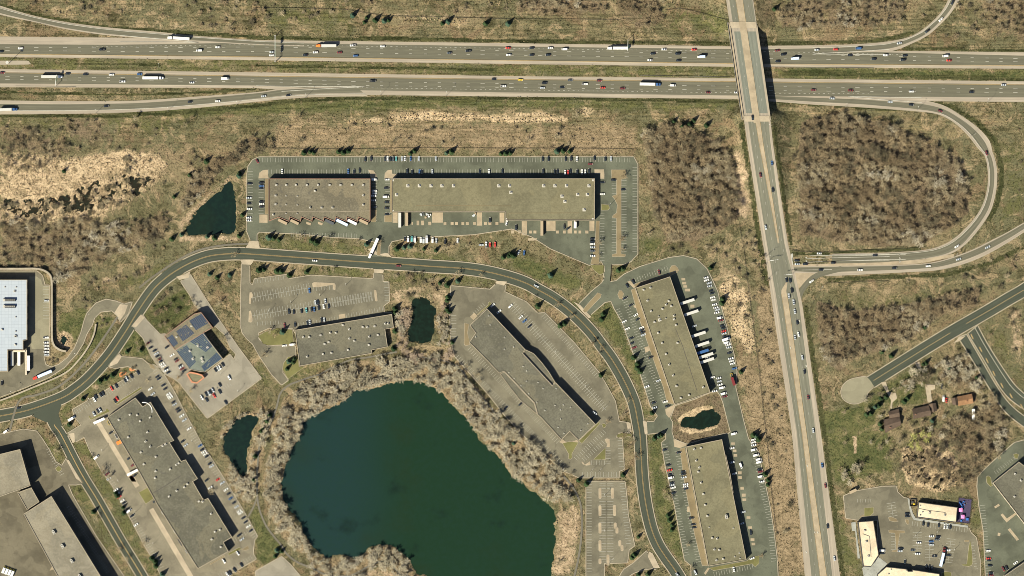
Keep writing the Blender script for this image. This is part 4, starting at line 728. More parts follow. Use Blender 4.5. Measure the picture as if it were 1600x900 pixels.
# ------------------------------------------------------------------ buildings
def part(name, mb, mat, root, **k):
    l = root.location; mb.v = [(x-l.x, y-l.y, z-l.z) for x, y, z in mb.v]
    return mb.build(name, mat, root, **k)
def inset(w, d):
    n = len(w); out = []
    for i in range(n):
        a, b, c = Vector(w[i-1]), Vector(w[i]), Vector(w[(i+1) % n]); e1, e2 = (b-a).normalized(), (c-b).normalized()
        n1, n2 = Vector((-e1.y, e1.x)), Vector((-e2.y, e2.x)); m = n1+n2
        m = m/max(0.25, m.length_squared)*2 if m.length > 1e-4 else n1
        out.append(tuple(b+m*d))
    return out
UNIT = {}
def unit_mesh(kind):
    if kind in UNIT: return UNIT[kind]
    mb = MB()
    if kind == 'pad': mb.box(0, 0, 0, 0.12, 3.3, 3.3, 0, 0); mb.box(-.1, -.2, 0.12, 1.35, 1.7, 1.6, 0, 0); mb.tube((-.1, -.2, 1.35), (-.1, -.2, 1.45), 0.55, 0.55, 10, 1)
    elif kind == 'unit': mb.box(0, 0, 0, 0.2, 2.0, 1.7, 0, 1); mb.box(0, 0, 0.2, 1.45, 2.1, 1.8, 0, 0); mb.tube((0.4, 0, 1.45), (0.4, 0, 1.55), 0.5, 0.5, 10, 1); mb.box(-.75, 0, 0.5, 1.2, 0.66, 1.5, 0, 0)
    elif kind == 'small': mb.box(0, 0, 0, 0.95, 1.25, 1.15, 0, 0); mb.tube((0, 0, 0.95), (0, 0, 1.1), 0.36, 0.36, 8, 1)
    elif kind == 'big': mb.box(0, 0, 0, 0.3, 2.7, 4.4, 0, 1); mb.box(0, 0, 0.3, 2.5, 2.6, 4.2, 0, 0, 0.96); mb.box(0, 2.3, 0.5, 1.8, 1.6, 0.7, 0, 0); mb.tube((0, 1, 2.45), (0, 1, 2.6), 0.7, 0.7, 10, 1); mb.tube((0, -1, 2.45), (0, -1, 2.6), 0.7, 0.7, 10, 1)
    elif kind == 'sky': mb.box(0, 0, 0, 0.25, 2.4, 1.3, 0, 1); mb.box(0, 0, 0.25, 0.5, 2.2, 1.1, 0, 0, 0.7)
    elif kind == 'tile': mb.box(0, 0, 0, 0.14, 2.0, 2.0, 0, 0); mb.box(0, 0, 0.14, 0.22, 1.7, 1.7, 0, 0)
    elif kind == 'long': 
        for i in range(6): mb.box(i*2.2-5.5, 0, 0.3, 2.4, 1.9, 2.6, 0, 0 if i < 1 else 1); mb.box(i*2.2-5.5, 0, 2.4, 2.55, 1.5, 0.4, 0, 0)
        mb.box(0, 0, 0, 0.3, 13.5, 2.8, 0, 1)
    me = mb.me('rooftop_unit'); me.materials.append(M['hvac']); me.materials.append(M['hvac_dark']); UNIT[kind] = me; return me
OPN = {}
def opening_mesh(door):
    if door not in OPN:
        mb = MB()
        if door: mb.box(0, 0, 0, 3.1, 3.0, 0.2, 0, 1); mb.box(0, -.1, 3.1, 3.4, 3.6, 0.5, 0, 0)
        else: mb.box(0, 0, 0, 1.9, 6.4, 0.16, 0, 0); mb.box(0, -.06, .15, 1.75, 6.1, 0.14, 0, 2)
        OPN[door] = mb.me('dock_door' if door else 'window')
        for k in ('coping', 'white_obj', 'glass'): OPN[door].materials.append(M[k])
    return OPN[door]
BLD = []
def building(name, label, cat, poly, h, roof, wall, cop, units=(), rot=0.0, wins='office', docks=(), base=None):
    c = centroid(poly); root = empty(name, c, 0, label=label, category=cat); lx, ly = W(c); BLD.append(poly)
    w = [(x-lx, y-ly) for x, y in map(W, poly)]
    if area(w) < 0: w = w[::-1]
    n = len(w); mb = MB()
    for i in range(n):
        a, b = w[i], w[(i+1) % n]; mb.add([(*a, 0), (*b, 0), (*b, h), (*a, h)], [(0, 1, 2, 3)])
    mb.build('wall', M[wall], root)
    inn = inset(w, 0.55); mb = MB()
    for i in range(n):
        j = (i+1) % n; mb.add([(*w[i], h), (*w[j], h), (*inn[j], h), (*inn[i], h), (*inn[i], h-.7), (*inn[j], h-.7)], [(0, 1, 2, 3), (3, 2, 5, 4)])
    mb.build('coping', M[cop], root)
    mb = MB(); inn2 = inset(w, 0.5); mb.prism(inn2, h-.9, h-.6, bottom=False); mb.build('roof', M[roof], root)
    for i in range(n):
        a, b = Vector(w[i]), Vector(w[(i+1) % n]); L = (b-a).length
        if L < 9 or wins is None: continue
        d = (b-a)/L; ang = math.atan2(d.y, d.x); nn = Vector((d.y, -d.x)); k = max(1, int((L-3)/(8 if i in docks else 9)))
        for q in range(k):
            p = a+d*(L*(q+0.5)/k)+nn*0.06
            for z0 in ((1.1,) if i in docks or h < 7.5 else (1.0, 4.6) if h < 11 else (1.0, 4.6, 8.2)):
                o = link('dock_door' if i in docks else 'window', opening_mesh(i in docks), None, root); o.location = (p.x, p.y, z0); o.rotation_euler = (0, 0, ang)
    for u in units:
        x, y = W(u[0]); o = link('rooftop_unit', unit_mesh(u[1]), None, root); o.location = (x-lx, y-ly, h-.6); o.rotation_euler = (0, 0, rot if len(u) < 3 else u[2]); o.scale = (.88, .88, .9)
    return root
def U(pl, kind): return [(p, kind) for p in pl]
def on(mb, root, name, mat): return part(name, mb, mat, root)
B1P = P('420.5,279.3 579,279.3 579,337 420.5,337')
docks_x = [435.5, 453.5, 471.5, 489, 507, 525, 542.5, 560.5]
saw = [(579, 279.3), (579, 345)]
for x in docks_x[::-1]: saw += [(x+16.5, 346.5), (x+0.5, 339.8)]
saw += [(420.5, 346)]; saw = [(420.5, 279.3)]+saw
b = building('warehouse', 'brown gravel roofed warehouse with eight angled truck docks along its front', 'warehouse', saw, 7.0, 'roof_a', 'brick', 'coping_red',
  U(T('B2', '130,258 192,258 252,258 320,258 390,258 462,258 530,258 600,258 672,258 370,294 125,323 672,322 125,378 340,398 412,398 480,398 672,380 110,442'), 'unit')+U(T('B2', '190,325 260,327 190,380 260,382 190,435 260,435'), 'small'))
B2P = P('612.5,279.2 929,279.2 929,344.3 789,344.3 789,331.5 612.5,331.5')
b2 = building('warehouse', 'longest olive roofed warehouse with white squares at its roof corners', 'warehouse', B2P, 8.0, 'roof_b', 'wall_tan', 'coping',
  U(T('B2', '950,262 1022,262 1095,262 1163,262 1235,262 1518,262 1585,262 880,318 1593,303')+T('C2', '198,262 268,262 340,262 480,262 312,327 330,360 410,317 470,317 450,412'), 'pad')+U(T('B2', '858,228 857,418')+T('C2', '505,228 504,469')+E(780, 310, '86,260'), 'tile'))
B3P = P('461,515.5 612.5,490.7 615.5,512 602,514.5 606,542 581,547 582,552 468.5,572')
building('office_building', 'grey flat roofed building between the lake and the large tilted car park', 'building', B3P, 5.5, 'roof_c', 'wall_pale', 'coping',
  U(T('B3', '297,307 335,306 405,295 465,279 500,279 543,230 583,258 668,244 697,245 742,239 808,222 826,222 585,315 616,329 708,303 762,294 430,350 455,338 706,355 576,387 420,413 473,404 320,428'), 'unit'), rot=R(9))
# solar building (two wings and a low entrance wing)
sol = building('office_building', 'building with dark blue solar panels covering its roof', 'building', P('257.5,525 304.5,490 315,487.5 333.5,511.5 274,546.6'), 8.5, 'roof_a', 'brick', 'coping_red', U(E(220, 440, '455,690 640,555'), 'unit'), rot=R(35))
def sub(root, poly, h, roof, wall, cop, rim=0.5):
    lx, ly = root.location.x, root.location.y; w = [(x-lx, y-ly) for x, y in map(W, poly)]; BLD.append(poly)
    if area(w) < 0: w = w[::-1]
    mb = MB(); n = len(w)
    for i in range(n): mb.add([(*w[i], 0), (*w[(i+1) % n], 0), (*w[(i+1) % n], h), (*w[i], h)], [(0, 1, 2, 3)])
    mb.build('wall', M[wall], root); inn = inset(w, rim); mb = MB()
    for i in range(n):
        j = (i+1) % n; mb.add([(*w[i], h), (*w[j], h), (*inn[j], h), (*inn[i], h), (*inn[i], h-.5), (*inn[j], h-.5)], [(0, 1, 2, 3), (3, 2, 5, 4)])
    mb.build('coping', M[cop], root); mb = MB(); mb.prism(inset(w, rim-.05), h-.7, h-.45, bottom=False); mb.build('roof', M[roof], root)
sub(sol, P('274.5,547 317,518.5 349,560 321,581.5 312,580.5 296.5,577'), 7.6, 'roof_green', 'wall_tan', 'coping'); sub(sol, E(240, 540, '412,355 455,325 540,340 612,362 642,402 550,474 478,462'), 4.6, 'roof_b', 'brick', 'coping_orange', 1.3)
for u in T('A3', '1190,392 1210,440 1265,440 1240,360 1300,370')+E(240, 540, '460,65 497,165 610,155 620,195'):
    x, y = W(u); o = link('rooftop_unit', unit_mesh('unit'), None, sol); o.location = (x-sol.location.x, y-sol.location.y, 7.1); o.rotation_euler = (0, 0, R(33))
for q, nu, nv, h in (('1185,205 1265,160 1312,215 1228,265', 9, 10, 7.95), ('1105,270 1165,228 1220,282 1145,335', 8, 11, 7.95), ('1045,315 1080,290 1118,345 1090,368', 4, 9, 7.95), ('1110,395 1172,355 1228,460 1190,500', 7, 13, 7.1), ('1190,335 1278,278 1335,360 1290,400', 9, 11, 7.1), ('1262,490 1357,402 1390,440 1280,518', 10, 7, 7.1)):
    a, b_, c, d = [Vector(W(p)) for p in T('A3', q)]; mb = MB()
    for i in range(nu):
        for j in range(nv):
            if rng.random() < 0.03: continue
            u0, u1, v0, v1 = i/nu+.007, (i+1)/nu-.007, j/nv+.012, (j+1)/nv-.012
            g = lambda u, v_: (a*(1-u)+b_*u)*(1-v_)+(d*(1-u)+c*u)*v_
            p = [g(u0, v0), g(u1, v0), g(u1, v1), g(u0, v1)]; zs = (h+.42, h+.42, h+.15, h+.15)
            mb.add([(*p[k], zs[k]) for k in range(4)]+[(*p[k], zs[k]-.06) for k in range(4)], [(3, 2, 1, 0), (4, 5, 6, 7), (0, 1, 5, 4), (2, 3, 7, 6)])
    part('solar_panel_array', mb, M['solar'], sol, kind='stuff')
# long stepped office warehouse, lower left
BIGP = [(168, 652), (212.5, 621), (224, 635), (236, 627.5), (273, 688), (266, 691), (284, 720), (291, 717.5), (310, 747.5), (302.5, 752), (319, 780.6), (326, 777.5), (363.5, 838.6), (350, 846.5), (358, 861), (310, 888), (247, 789), (221, 742)]
big = building('office_warehouse', 'huge stepped grey brown roofed building with a pale concrete strip beside it', 'building', BIGP, 8.0, 'roof_c', 'wall_tan', 'coping',
  U(E(130, 640, '453,125 592,60 683,65 843,95 718,140 810,280 570,340 787,395 845,458 728,530 915,585 765,678 912,765 1035,430 1000,450 1170,685 1200,665 1092,742 905,850'), 'unit')+U(E(230, 780, '612,20 655,25 755,165 800,375 858,352 762,465 868,553', 7.5)+E(250, 670, '310,725 350,685 215,770 120,840'), 'unit'), rot=R(32), docks=(14, 15, 16, 17))
mb = MB()
for k in range(9):
    a0, a1 = R(-10+k*12), R(-10+(k+1)*12); cx, cy = W((225, 642)); 
    mb.add([(cx+8.5*math.cos(t), cy+8.5*math.sin(t), z) for z in (0, 7.9) for t in (a0, a1)], [(0, 1, 3, 2)]); mb.add([(cx+r*math.cos(t), cy+r*math.sin(t), 7.9) for r in (7.9, 8.5) for t in (a0, a1)], [(0, 1, 3, 2)])
part('curved_wall', mb, M['white_obj'], big)
for p, L_, a, w_ in ((E(130, 640, '203,140'), 18.5, R(24), 2.4), (E(130, 640, '620,785'), 18.5, R(27), 2.3)):
    x, y = W(p[0]); mb = MB(); mb.box(x, y, 3.6, 4.3, L_*.6, w_, a); part('dock_canopy', mb, M['white_obj'], big)
    for s in (-1, 1): mb = MB(); mb.box(x+s*L_*.28*math.cos(a), y+s*L_*.28*math.sin(a), 0.2, 3.6, 0.3, 0.3, a); part('canopy_post', mb, M['metal'], big)
# diagonal building with two lower side roofs
dia = building('office_building', 'diagonal grey roofed office block with lens shaped lower roofs along its sides', 'building', P('761,482 820.5,545.5 817,552 863,602 868,597 930.6,662.5 904,688 890,674 877,687 845,652 840,648 835,629.5 788,580 780,583 747,549 733,535 743,520 734,508'), 7.5, 'roof_c', 'wall_dark', 'coping',
  U(E(700, 440, '507,425 527,540 707,697 345,690 703,843 820,813')+E(780, 540, '65,45 180,18 298,258 343,315 122,337 187,407 340,445 272,500 485,460 548,535 712,535 370,600 467,708 698,745 800,738 765,800 890,770 570,808')+E(860, 640, '125,115 95,220 168,293 378,258 467,175'), 'small'), rot=R(-45))
sub(dia, P('821,545.8 834,552 847,566.5 858,581 867.6,596.8 863.2,601.5 817.4,552'), 6.2, 'roof_c', 'wall_dark', 'coping'); sub(dia, P('788,580.5 835,630 839.8,648 828,638 812,625 797,606 781,584'), 6.0, 'roof_c', 'wall_dark', 'coping')
# two long east buildings
b5 = building('warehouse', 'olive roofed warehouse with white trailers backed along its right wall', 'warehouse', P('992,450 1046.5,432 1109.5,613 1053.5,632.5'), 8.0, 'roof_b', 'wall_tan', 'coping',
  U(E(960, 400, '362,422 447,395 410,557 675,562 642,607 707,625 597,660 453,690 740,745 740,790 497,825 765,862')+E(960, 500, '543,160 593,287 785,285 640,425 680,555 730,690 770,822 1103,838')+E(1020, 600, '292,25 625,38 447,135 345,172'), 'unit')+U(E(960, 400, '548,752 638,778'), 'small')+U(E(960, 400, '562,797'), 'pad'), rot=R(18), docks=(1, 3))
b6 = building('warehouse', 'olive roofed warehouse below the small reedy basin, nearest the bottom edge', 'warehouse', P('1071,697.5 1127.5,686 1165.6,874 1106,884'), 8.0, 'roof_b', 'wall_tan', 'coping',
  U(E(1020, 680, '513,172 595,158 538,313 577,398 565,452 598,588 627,730 650,865')+E(1020, 788, '677,140 738,415 798,422 765,558 825,562 790,693 875,675'), 'unit')+U(E(1020, 788, '700,283 1020,648 1075,603 1085,670 1000,292'), 'small')+U(E(1020, 788, '915,150'), 'big'), rot=R(12), docks=(1, 3))
def seam(root, line, mat, h, w_=.5):
    mb = MB()
    for a, c in zip(line, line[1:]):
        (x0, y0), (x1, y1) = W(a), W(c); mb.box((x0+x1)/2, (y0+y1)/2, h-.6, h-.5, math.hypot(x1-x0, y1-y0), w_, math.atan2(y1-y0, x1-x0))
    part('roof_seam', mb, M[mat], root)
seam(b2, E(600, 310, '400,92 1180,94 1590,96'), 'mulch', 8.0); seam(b2, E(780, 310, '110,250 110,185 1000,183'), 'mulch', 8.0); seam(b5, E(960, 500, '760,110 850,330 1000,800 1030,890'), 'wall_dark', 8.0, .4); seam(b, T('B2', '90,424 500,424 712,418'), 'coping', 7.0, .4); seam(big, E(130, 740, '880,240 1040,145 1230,20'), 'wall_dark', 8.0, .9); seam(big, E(130, 640, '930,470 1060,400'), 'coping', 8.0); seam(b6, E(1020, 680, '905,240 960,480 1000,720'), 'coping', 8.0, .6)
# white metal roofed plant at the left edge
wh = building('distribution_centre', 'white metal roofed plant cut off by the left edge', 'building', P('-60,437 44,437 44,531 38,532 38,547 14,547 14,580.6 -60,580.6'), 9.5, 'roof_white', 'wall_tan', 'coping',
  U(E(0, 420, '75,228 215,230 210,602 210,780'), 'small')+U(E(0, 420, '195,283 210,845 40,760')+E(0, 520, '205,40 205,148'), 'unit')+U(E(0, 420, '130,390 130,470'), 'long'), rot=0)
mb = MB(); x, y = W((41.4, 566)); mb.box(x, y, 0, 4.2, 1.4, 23.5); x, y = W((31, 548.7)); mb.box(x, y, 4.6, 5.0, 11, 1.6); part('dock_wall', mb, M['wall_pale'], wh)
# lower left tall block (two wings and link)
tl = building('office_building', 'tan roofed tall building half cut by the left edge with a long shadow', 'building', P('-60,723 0,709.3 33.7,701 50,758 0,776 -60,790'), 13.0, 'roof_d', 'wall_dark', 'coping', rot=0)
building('office_building', 'tall tan roofed slab with a row of three white rooftop units', 'building', P('39,802 82.5,774 160,900 196,958 139,986'), 13.0, 'roof_d', 'wall_dark', 'coping', U(E(0, 788, '690,340 800,515 915,700 1015,890'), 'big'), rot=R(32))
building('link_block', 'low link block joining the two tall tan roofed buildings', 'building', P('28.5,769 50.5,761 63,783.5 43.5,796'), 8.5, 'roof_d', 'wall_dark', 'coping')
# shops
r1 = building('shop_building', 'cream roofed shop block beside the fenced purple playground', 'shop', E(1320, 760, '915,192 1402,258 1385,452 892,385'), 5.5, 'roof_cream', 'wall_dark', 'coping_dark', U(E(1320, 760, '1050,330 1240,358'), 'unit')+U(E(1320, 760, '935,240 965,318 935,358'), 'small'), rot=R(-8))
r2 = building('shop_building', 'narrow cream roofed shop block beside the divided road', 'shop', P('1339.3,815 1364,813 1372.3,866.5 1360,885.5 1347.5,884.6'), 6.5, 'roof_cream', 'wall_dark', 'coping_dark', U(E(1320, 760, '240,550 262,685 287,868'), 'unit'), rot=R(5))
r3 = building('shop_building', 'cream roofed shop block cut off by the bottom edge', 'shop', P('1370,897 1384,885 1416,888.5 1418,892 1424,892 1424,889.5 1467,896 1475,960 1365,960'), 6.5, 'roof_cream', 'wall_dark', 'coping_dark', U(T('D4', '765,858 860,862 750,885'), 'small'), rot=R(-8))
for r_, q in ((r1, E(1320, 760, '920,275 1045,300 1250,325')), (r2, E(1320, 760, '215,590 300,620 320,880'))):
    mb = MB(); z = 5.3 if r_ is r1 else 6.3
    for a, b_ in zip(q, q[1:]): mb.tube((*W(a), z), (*W(b_), z), 0.16, 0.16, 6)
    part('gas_pipe', mb, M['pole'], r_)
building('warehouse', 'grey roofed building cut off by the right edge', 'warehouse', P('1550,754 1591,721 1650,768 1650,858 1600,819'), 7.0, 'roof_c', 'wall_pale', 'coping', U(E(1420, 680, '1465,535 1545,625 1455,850', 8.89), 'unit'), rot=R(-40))
building('warehouse', 'grey roofed building in the bottom right corner', 'warehouse', P('1568,899 1600,877 1650,858 1650,975 1590,960'), 7.0, 'roof_c', 'wall_pale', 'coping')
# houses: gabled
def gable(root, quad, eave, ridge, roof, wall, overhang=0.5):
    """quad corners in order; the ridge runs along the longer side"""
    l = root.location; q = [Vector((W(p)[0]-l.x, W(p)[1]-l.y)) for p in quad]; BLD.append(quad)
    if area([tuple(p) for p in q]) < 0: q = q[::-1]
    if (q[1]-q[0]).length < (q[2]-q[1]).length: q = q[1:]+q[:1]
    mb = MB()
    for i in range(4): a, b_ = q[i], q[(i+1) % 4]; mb.add([(*a, 0), (*b_, 0), (*b_, eave), (*a, eave)], [(0, 1, 2, 3)])
    m1, m2 = (q[1]+q[2])/2, (q[3]+q[0])/2
    mb.add([(*q[1], eave), (*q[2], eave), (*m1, ridge)], [(0, 1, 2)]); mb.add([(*q[3], eave), (*q[0], eave), (*m2, ridge)], [(0, 1, 2)]); mb.build('wall', M[wall], root)
    c = (q[0]+q[1]+q[2]+q[3])/4; e = [p+(p-c).normalized()*overhang*1.3 for p in q]; d = (m1-m2).normalized()*overhang; k = (ridge-eave)*0.12; mb = MB()
    for s in (0, 1):
        a, b_ = (e[0], e[1]) if s == 0 else (e[2], e[3]); ra, rb = (m2-d, m1+d) if s == 0 else (m1+d, m2-d)
        rows = 9
        for r in range(rows):
            t0, t1 = r/rows, (r+1)/rows; p0, p1, p2, p3 = a.lerp(ra, t0), b_.lerp(rb, t0), b_.lerp(rb, t1), a.lerp(ra, t1); z0, z1 = eave-k+(ridge-eave+k)*t0, eave-k+(ridge-eave+k)*t1
            mb.add([(*p0, z0+.07), (*p1, z0+.07), (*p2, z1+.03), (*p3, z1+.03), (*p0, z0-.05), (*p1, z0-.05)], [(0, 1, 2, 3), (4, 5, 1, 0)])
    mb.build('roof', M[roof], root)
def house(label, c, quads):
    root = empty('house', c, 0, label=label, category='house')
    for q, ev, rd, rf in quads: gable(root, q, ev, rd, rf, 'wall_tan')
    return root
h1 = house('brown roofed house at the end of the driveway nearest the cul-de-sac', E(1340, 580, '430,600')[0], ((E(1340, 580, '325,605 518,572 530,672 345,765'), 3.0, 5.6, 'shingle'), (E(1340, 580, '385,508 505,474 516,566 402,580'), 2.8, 5.0, 'shingle')))
h2 = house('brown roofed house with attached garage, in the middle of the three houses', E(1340, 580, '810,510')[0], ((E(1340, 580, '685,472 880,430 912,550 697,592'), 3.0, 5.6, 'shingle'), (E(1340, 580, '892,415 970,400 985,490 912,512'), 2.6, 4.2, 'shingle')))
h3 = house('orange roofed house farthest right of the three houses', E(1340, 580, '1340,360')[0], ((E(1340, 580, '1250,320 1418,286 1436,395 1262,428'), 3.0, 5.4, 'shingle_o'), (E(1340, 580, '1172,342 1250,330 1258,420 1190,412'), 2.7, 4.6, 'shingle')))
for h_, q in ((h1, '400,700'), (h2, '720,540'), (h3, '1360,370')):
    x, y = W(E(1340, 580, q)[0]); o = MB(); o.box(x, y, 3.0, 6.6, 0.9, 0.7); part('chimney', o, M['brick'], h_)
# ------------------------------------------------------------------ bridge, walls, fences
br = empty('road_bridge', (1179, 113), 0, label='long concrete road bridge crossing over both highway carriageways', category='bridge')
def brstrip(f0, f1, dz0, dz1, name, mat, y0=43, y1=183):
    mb = MB(); prev = None
    for y in np.linspace(y0, y1, 24):
        p0, p1 = W((f0(y), y)), W((f1(y), y)); cur = [(*p0, DECK+dz0), (*p1, DECK+dz0), (*p1, DECK+dz1), (*p0, DECK+dz1)]
        if prev: mb.add(prev+cur, [(0, 1, 5, 4), (1, 2, 6, 5), (2, 3, 7, 6), (3, 0, 4, 7)])
        prev = cur
    return part(name, mb, M[mat], br)
brstrip(lambda y: xl(y)-3.6, lambda y: xr(y)+0.6, -1.3, 0.0, 'deck', 'wall_pale'); brstrip(lambda y: xl(y)-0.3, lambda y: xl(y)+0.5, 0.0, 1.0, 'parapet', 'kerb'); brstrip(lambda y: xr(y)-0.2, lambda y: xr(y)+0.6, 0.0, 1.0, 'parapet', 'kerb', 40, 188)
brstrip(lambda y: xl(y)-3.7, lambda y: xl(y)-3.2, 0.0, 1.2, 'railing', 'pole', 36, 188); brstrip(lambda y: xl(y)-3.2, lambda y: xl(y)-0.3, 0.0, 0.18, 'footway', 'tanconc', 36, 188)
for y in (66, 111, 157):
    mb = MB()
    for t in np.linspace(0.08, 0.92, 5):
        x_, y_ = W((xl(y)+(xr(y)-xl(y))*t, y)); mb.tube((x_, y_, -0.2), (x_, y_, DECK-1.7), 0.55, 0.55, 10)
    a, b_ = W((xl(y)-2, y)), W((xr(y)-.5, y)); mb.box((a[0]+b_[0])/2, a[1], DECK-2.4, DECK-1.31, b_[0]-a[0], 1.4); part('pier', mb, M['wall_pale'], br)
def wall(name, label, cat, line, h, th, mat, z0=0.0):
    q = resample(line, max(6, int(sum(seglen(line))/4))); root = MB(); off = th/2/S
    A, B = offset(q, off), offset(q, -off)
    for i in range(len(q)-1):
        c = [(*W(A[i]), z0), (*W(B[i]), z0), (*W(B[i]), h), (*W(A[i]), h), (*W(A[i+1]), z0), (*W(B[i+1]), z0), (*W(B[i+1]), h), (*W(A[i+1]), h)]
        root.add(c, [(0, 3, 7, 4), (3, 2, 6, 7), (2, 1, 5, 6)]+([(0, 1, 2, 3)] if i == 0 else [])+([(4, 7, 6, 5)] if i == len(q)-2 else []))
    c = centroid(line); e = empty(name, c, 0, label=label, category=cat); part('panel', root, M[mat], e)
    cap = MB()
    for i in range(len(q)-1):
        A2, B2 = offset(q, off+.15), offset(q, -off-.15)
        cap.add([(*W(A2[i]), h+.01), (*W(B2[i]), h+.01), (*W(B2[i+1]), h+.01), (*W(A2[i+1]), h+.01), (*W(A2[i]), h+.2), (*W(B2[i]), h+.2), (*W(B2[i+1]), h+.2), (*W(A2[i+1]), h+.2)], [(4, 5, 6, 7), (0, 4, 7, 3), (5, 1, 2, 6)])
    part('cap', cap, M['kerb'], e); return e
wall('retaining_wall', 'tan retaining wall curving round the white roofed plant and its yard', 'wall', smooth(P('-40,420 30,420 58,420 72,424 80,432 81.5,446'))+P('81.5,520')+smooth(P('82,532 86,541 95,547 104,549')), 4.2, 1.6, 'wall_tan')
wall('retaining_wall', 'long tan retaining wall below the curving truck drive beside the footpath', 'wall', smooth(P('-30,634 0,626 50,606 100,584 122,564 138,542 147,522 150,506')), 2.0, 1.3, 'wall_pale')
def fence(label, line, h=1.6, step=3.0, mat='fence'):
    q = resample(line, max(3, int(sum(seglen(line))*S/step))); e = empty('fence', centroid(line), 0, label=label, category='fence'); post = MB(); rail = MB()
    zs = ground_h(np.array([p[0] for p in q]), np.array([p[1] for p in q]))
    for i, p in enumerate(q):
        x, y = W(p); post.box(x, y, zs[i]-.2, zs[i]+h, 0.14, 0.14)
        if i:
            x0, y0 = W(q[i-1])
            for t in (0.25, 0.55, 0.92): rail.tube((x0, y0, zs[i-1]+h*t), (x, y, zs[i]+h*t), 0.07, 0.07, 4)
    part('post', post, M[mat], e, kind='stuff'); part('rail', rail, M[mat], e, kind='stuff'); return e
fence('dark wire fence running down the scrub strip beside the divided road', P('1155,352 1162,390 1169,450 1178,520 1186,580 1192,640 1199,700 1204,760 1212,830'))
fence('dark wire fence above the highway at the top, left of the conifers', P('395,12.5 450,12.5 540,15 600,25 700,27 800,30 880,30 968,31'), 1.4)
fence('dark wire fence behind the top row of the warehouse car park', P('425,232 500,232.5 560,233 640,231 800,232 900,232 990,233'), 1.4)
fence('black fence round the purple playground', E(1320, 760, '1422,135 1592,160 1555,468 1395,448 1422,135'), 1.8, 2.0)
fence('fence crossing the dry field below the ramp junction', E(1190, 370, '600,900 700,720 785,580 1000,575 1250,560 1600,555'), 1.3)
fence('fence running along the north edge of the loop ramp wood', P('1237,390 1250,393 1290,394 1350,391 1400,389 1440,387'), 1.2)
fence('short fence at the upper right of the dry slope left of the bridge', P('1040,16 1062,13 1095,20 1138,33'), 1.3)
for lab, ln in (('steel guardrail in the highway median left of the bridge', P('1000,118 1060,119 1146,120.5')), ('steel guardrail in the highway median right of the bridge', P('1204,105 1300,105.6 1365,106.4')), ('steel guardrail on the lower verge at the left end of the highway', P('24,134.8 70,135 118,135.4'))):
    fence(lab, ln, 0.8, 2.0, 'pole')
# ------------------------------------------------------------------ vehicles
PAINT = {}
CN = {'k': ('black', (0.010, 0.011, 0.013)), 'g': ('dark grey', (0.07, 0.075, 0.08)), 'w': ('white', (0.62, 0.61, 0.585)), 's': ('silver', (0.38, 0.40, 0.42)), 'r': ('red', (0.50, 0.035, 0.02)), 'm': ('dark red', (0.14, 0.022, 0.02)), 'b': ('blue', (0.035, 0.09, 0.22)), 'y': ('yellow', (0.62, 0.43, 0.03)), 't': ('teal', (0.10, 0.30, 0.30)), 'n': ('tan', (0.30, 0.235, 0.155)), 'l': ('pale blue', (0.44, 0.53, 0.70)), 'o': ('orange', (0.72, 0.17, 0.03)), 'a': ('pale grey', (0.42, 0.41, 0.38))}
def paint(c):
    if c not in PAINT:
        t = NT('paint_'+CN[c][0].replace(' ', '_')); PAINT[c] = t.out(CN[c][1], 0.3, spec=0.5); t.b.inputs['Coat Weight'].default_value = 0.6; t.b.inputs['Coat Roughness'].default_value = 0.1
    return PAINT[c]
M['lamp'] = mat_plain('lamp_lens', (0.75, 0.72, 0.65), 0.2, 0.5); M['tail'] = mat_plain('tail_lens', (0.35, 0.01, 0.01), 0.3, 0.5); M['bed'] = mat_plain('pickup_bed_liner', (0.04, 0.04, 0.04), 0.8)
def wheels(mb, xs, w, r=0.33, m=2):
    for x in xs:
        for s in (-1, 1): mb.tube((x, s*(w/2-.22), r), (x, s*(w/2+.01), r), r, r, 10, m)
def hull(mb, st, m=0):
    """body from stations (x, half width, z bottom, z top); rounded shoulders"""
    prev = None
    for x, hw, z0, z1 in st:
        zs = z1-0.12; r = [(x, -hw*.92, z0), (x, -hw, z0+.25), (x, -hw, zs), (x, -hw+.14, z1), (x, hw-.14, z1), (x, hw, zs), (x, hw, z0+.25), (x, hw*.92, z0)]
        o = len(mb.v); mb.v += r
        if prev is not None:
            for k in range(8): mb.f.append((prev+k, prev+(k+1) % 8, o+(k+1) % 8, o+k)[::-1]); mb.m.append(m)
        else: mb.f.append(tuple(o+k for k in range(8))); mb.m.append(m)
        prev = o
    mb.f.append(tuple(prev+k for k in range(8))[::-1]); mb.m.append(m)
def cabin(mb, x0, x1, x2, x3, zb, zt, wb, wt, pillars=()):
    v = [(x0, -wb, zb), (x0, wb, zb), (x3, wb, zb), (x3, -wb, zb), (x1, -wt, zt), (x1, wt, zt), (x2, wt, zt), (x2, -wt, zt)]
    mb.add(v, [(0, 4, 5, 1), (2, 6, 7, 3), (1, 5, 6, 2), (3, 7, 4, 0)], 1); mb.add([(x, y, z+.015) for x, y, z in v[4:]], [(0, 3, 2, 1)][:0] or [(3, 2, 1, 0)[::-1]], 0)
    mb.box((x1+x2)/2, 0, zt-.05, zt+.03, (x2-x1)*1.02, wt*2.02, 0, 0)
    for t in pillars:
        xb, xt = x0+(x3-x0)*t, x1+(x2-x1)*t
        for s in (-1, 1): mb.add([(xb-.05, s*(wb+.01), zb), (xb+.05, s*(wb+.01), zb), (xt+.05, s*(wt+.01), zt), (xt-.05, s*(wt+.01), zt)], [(0, 1, 2, 3)], 0)
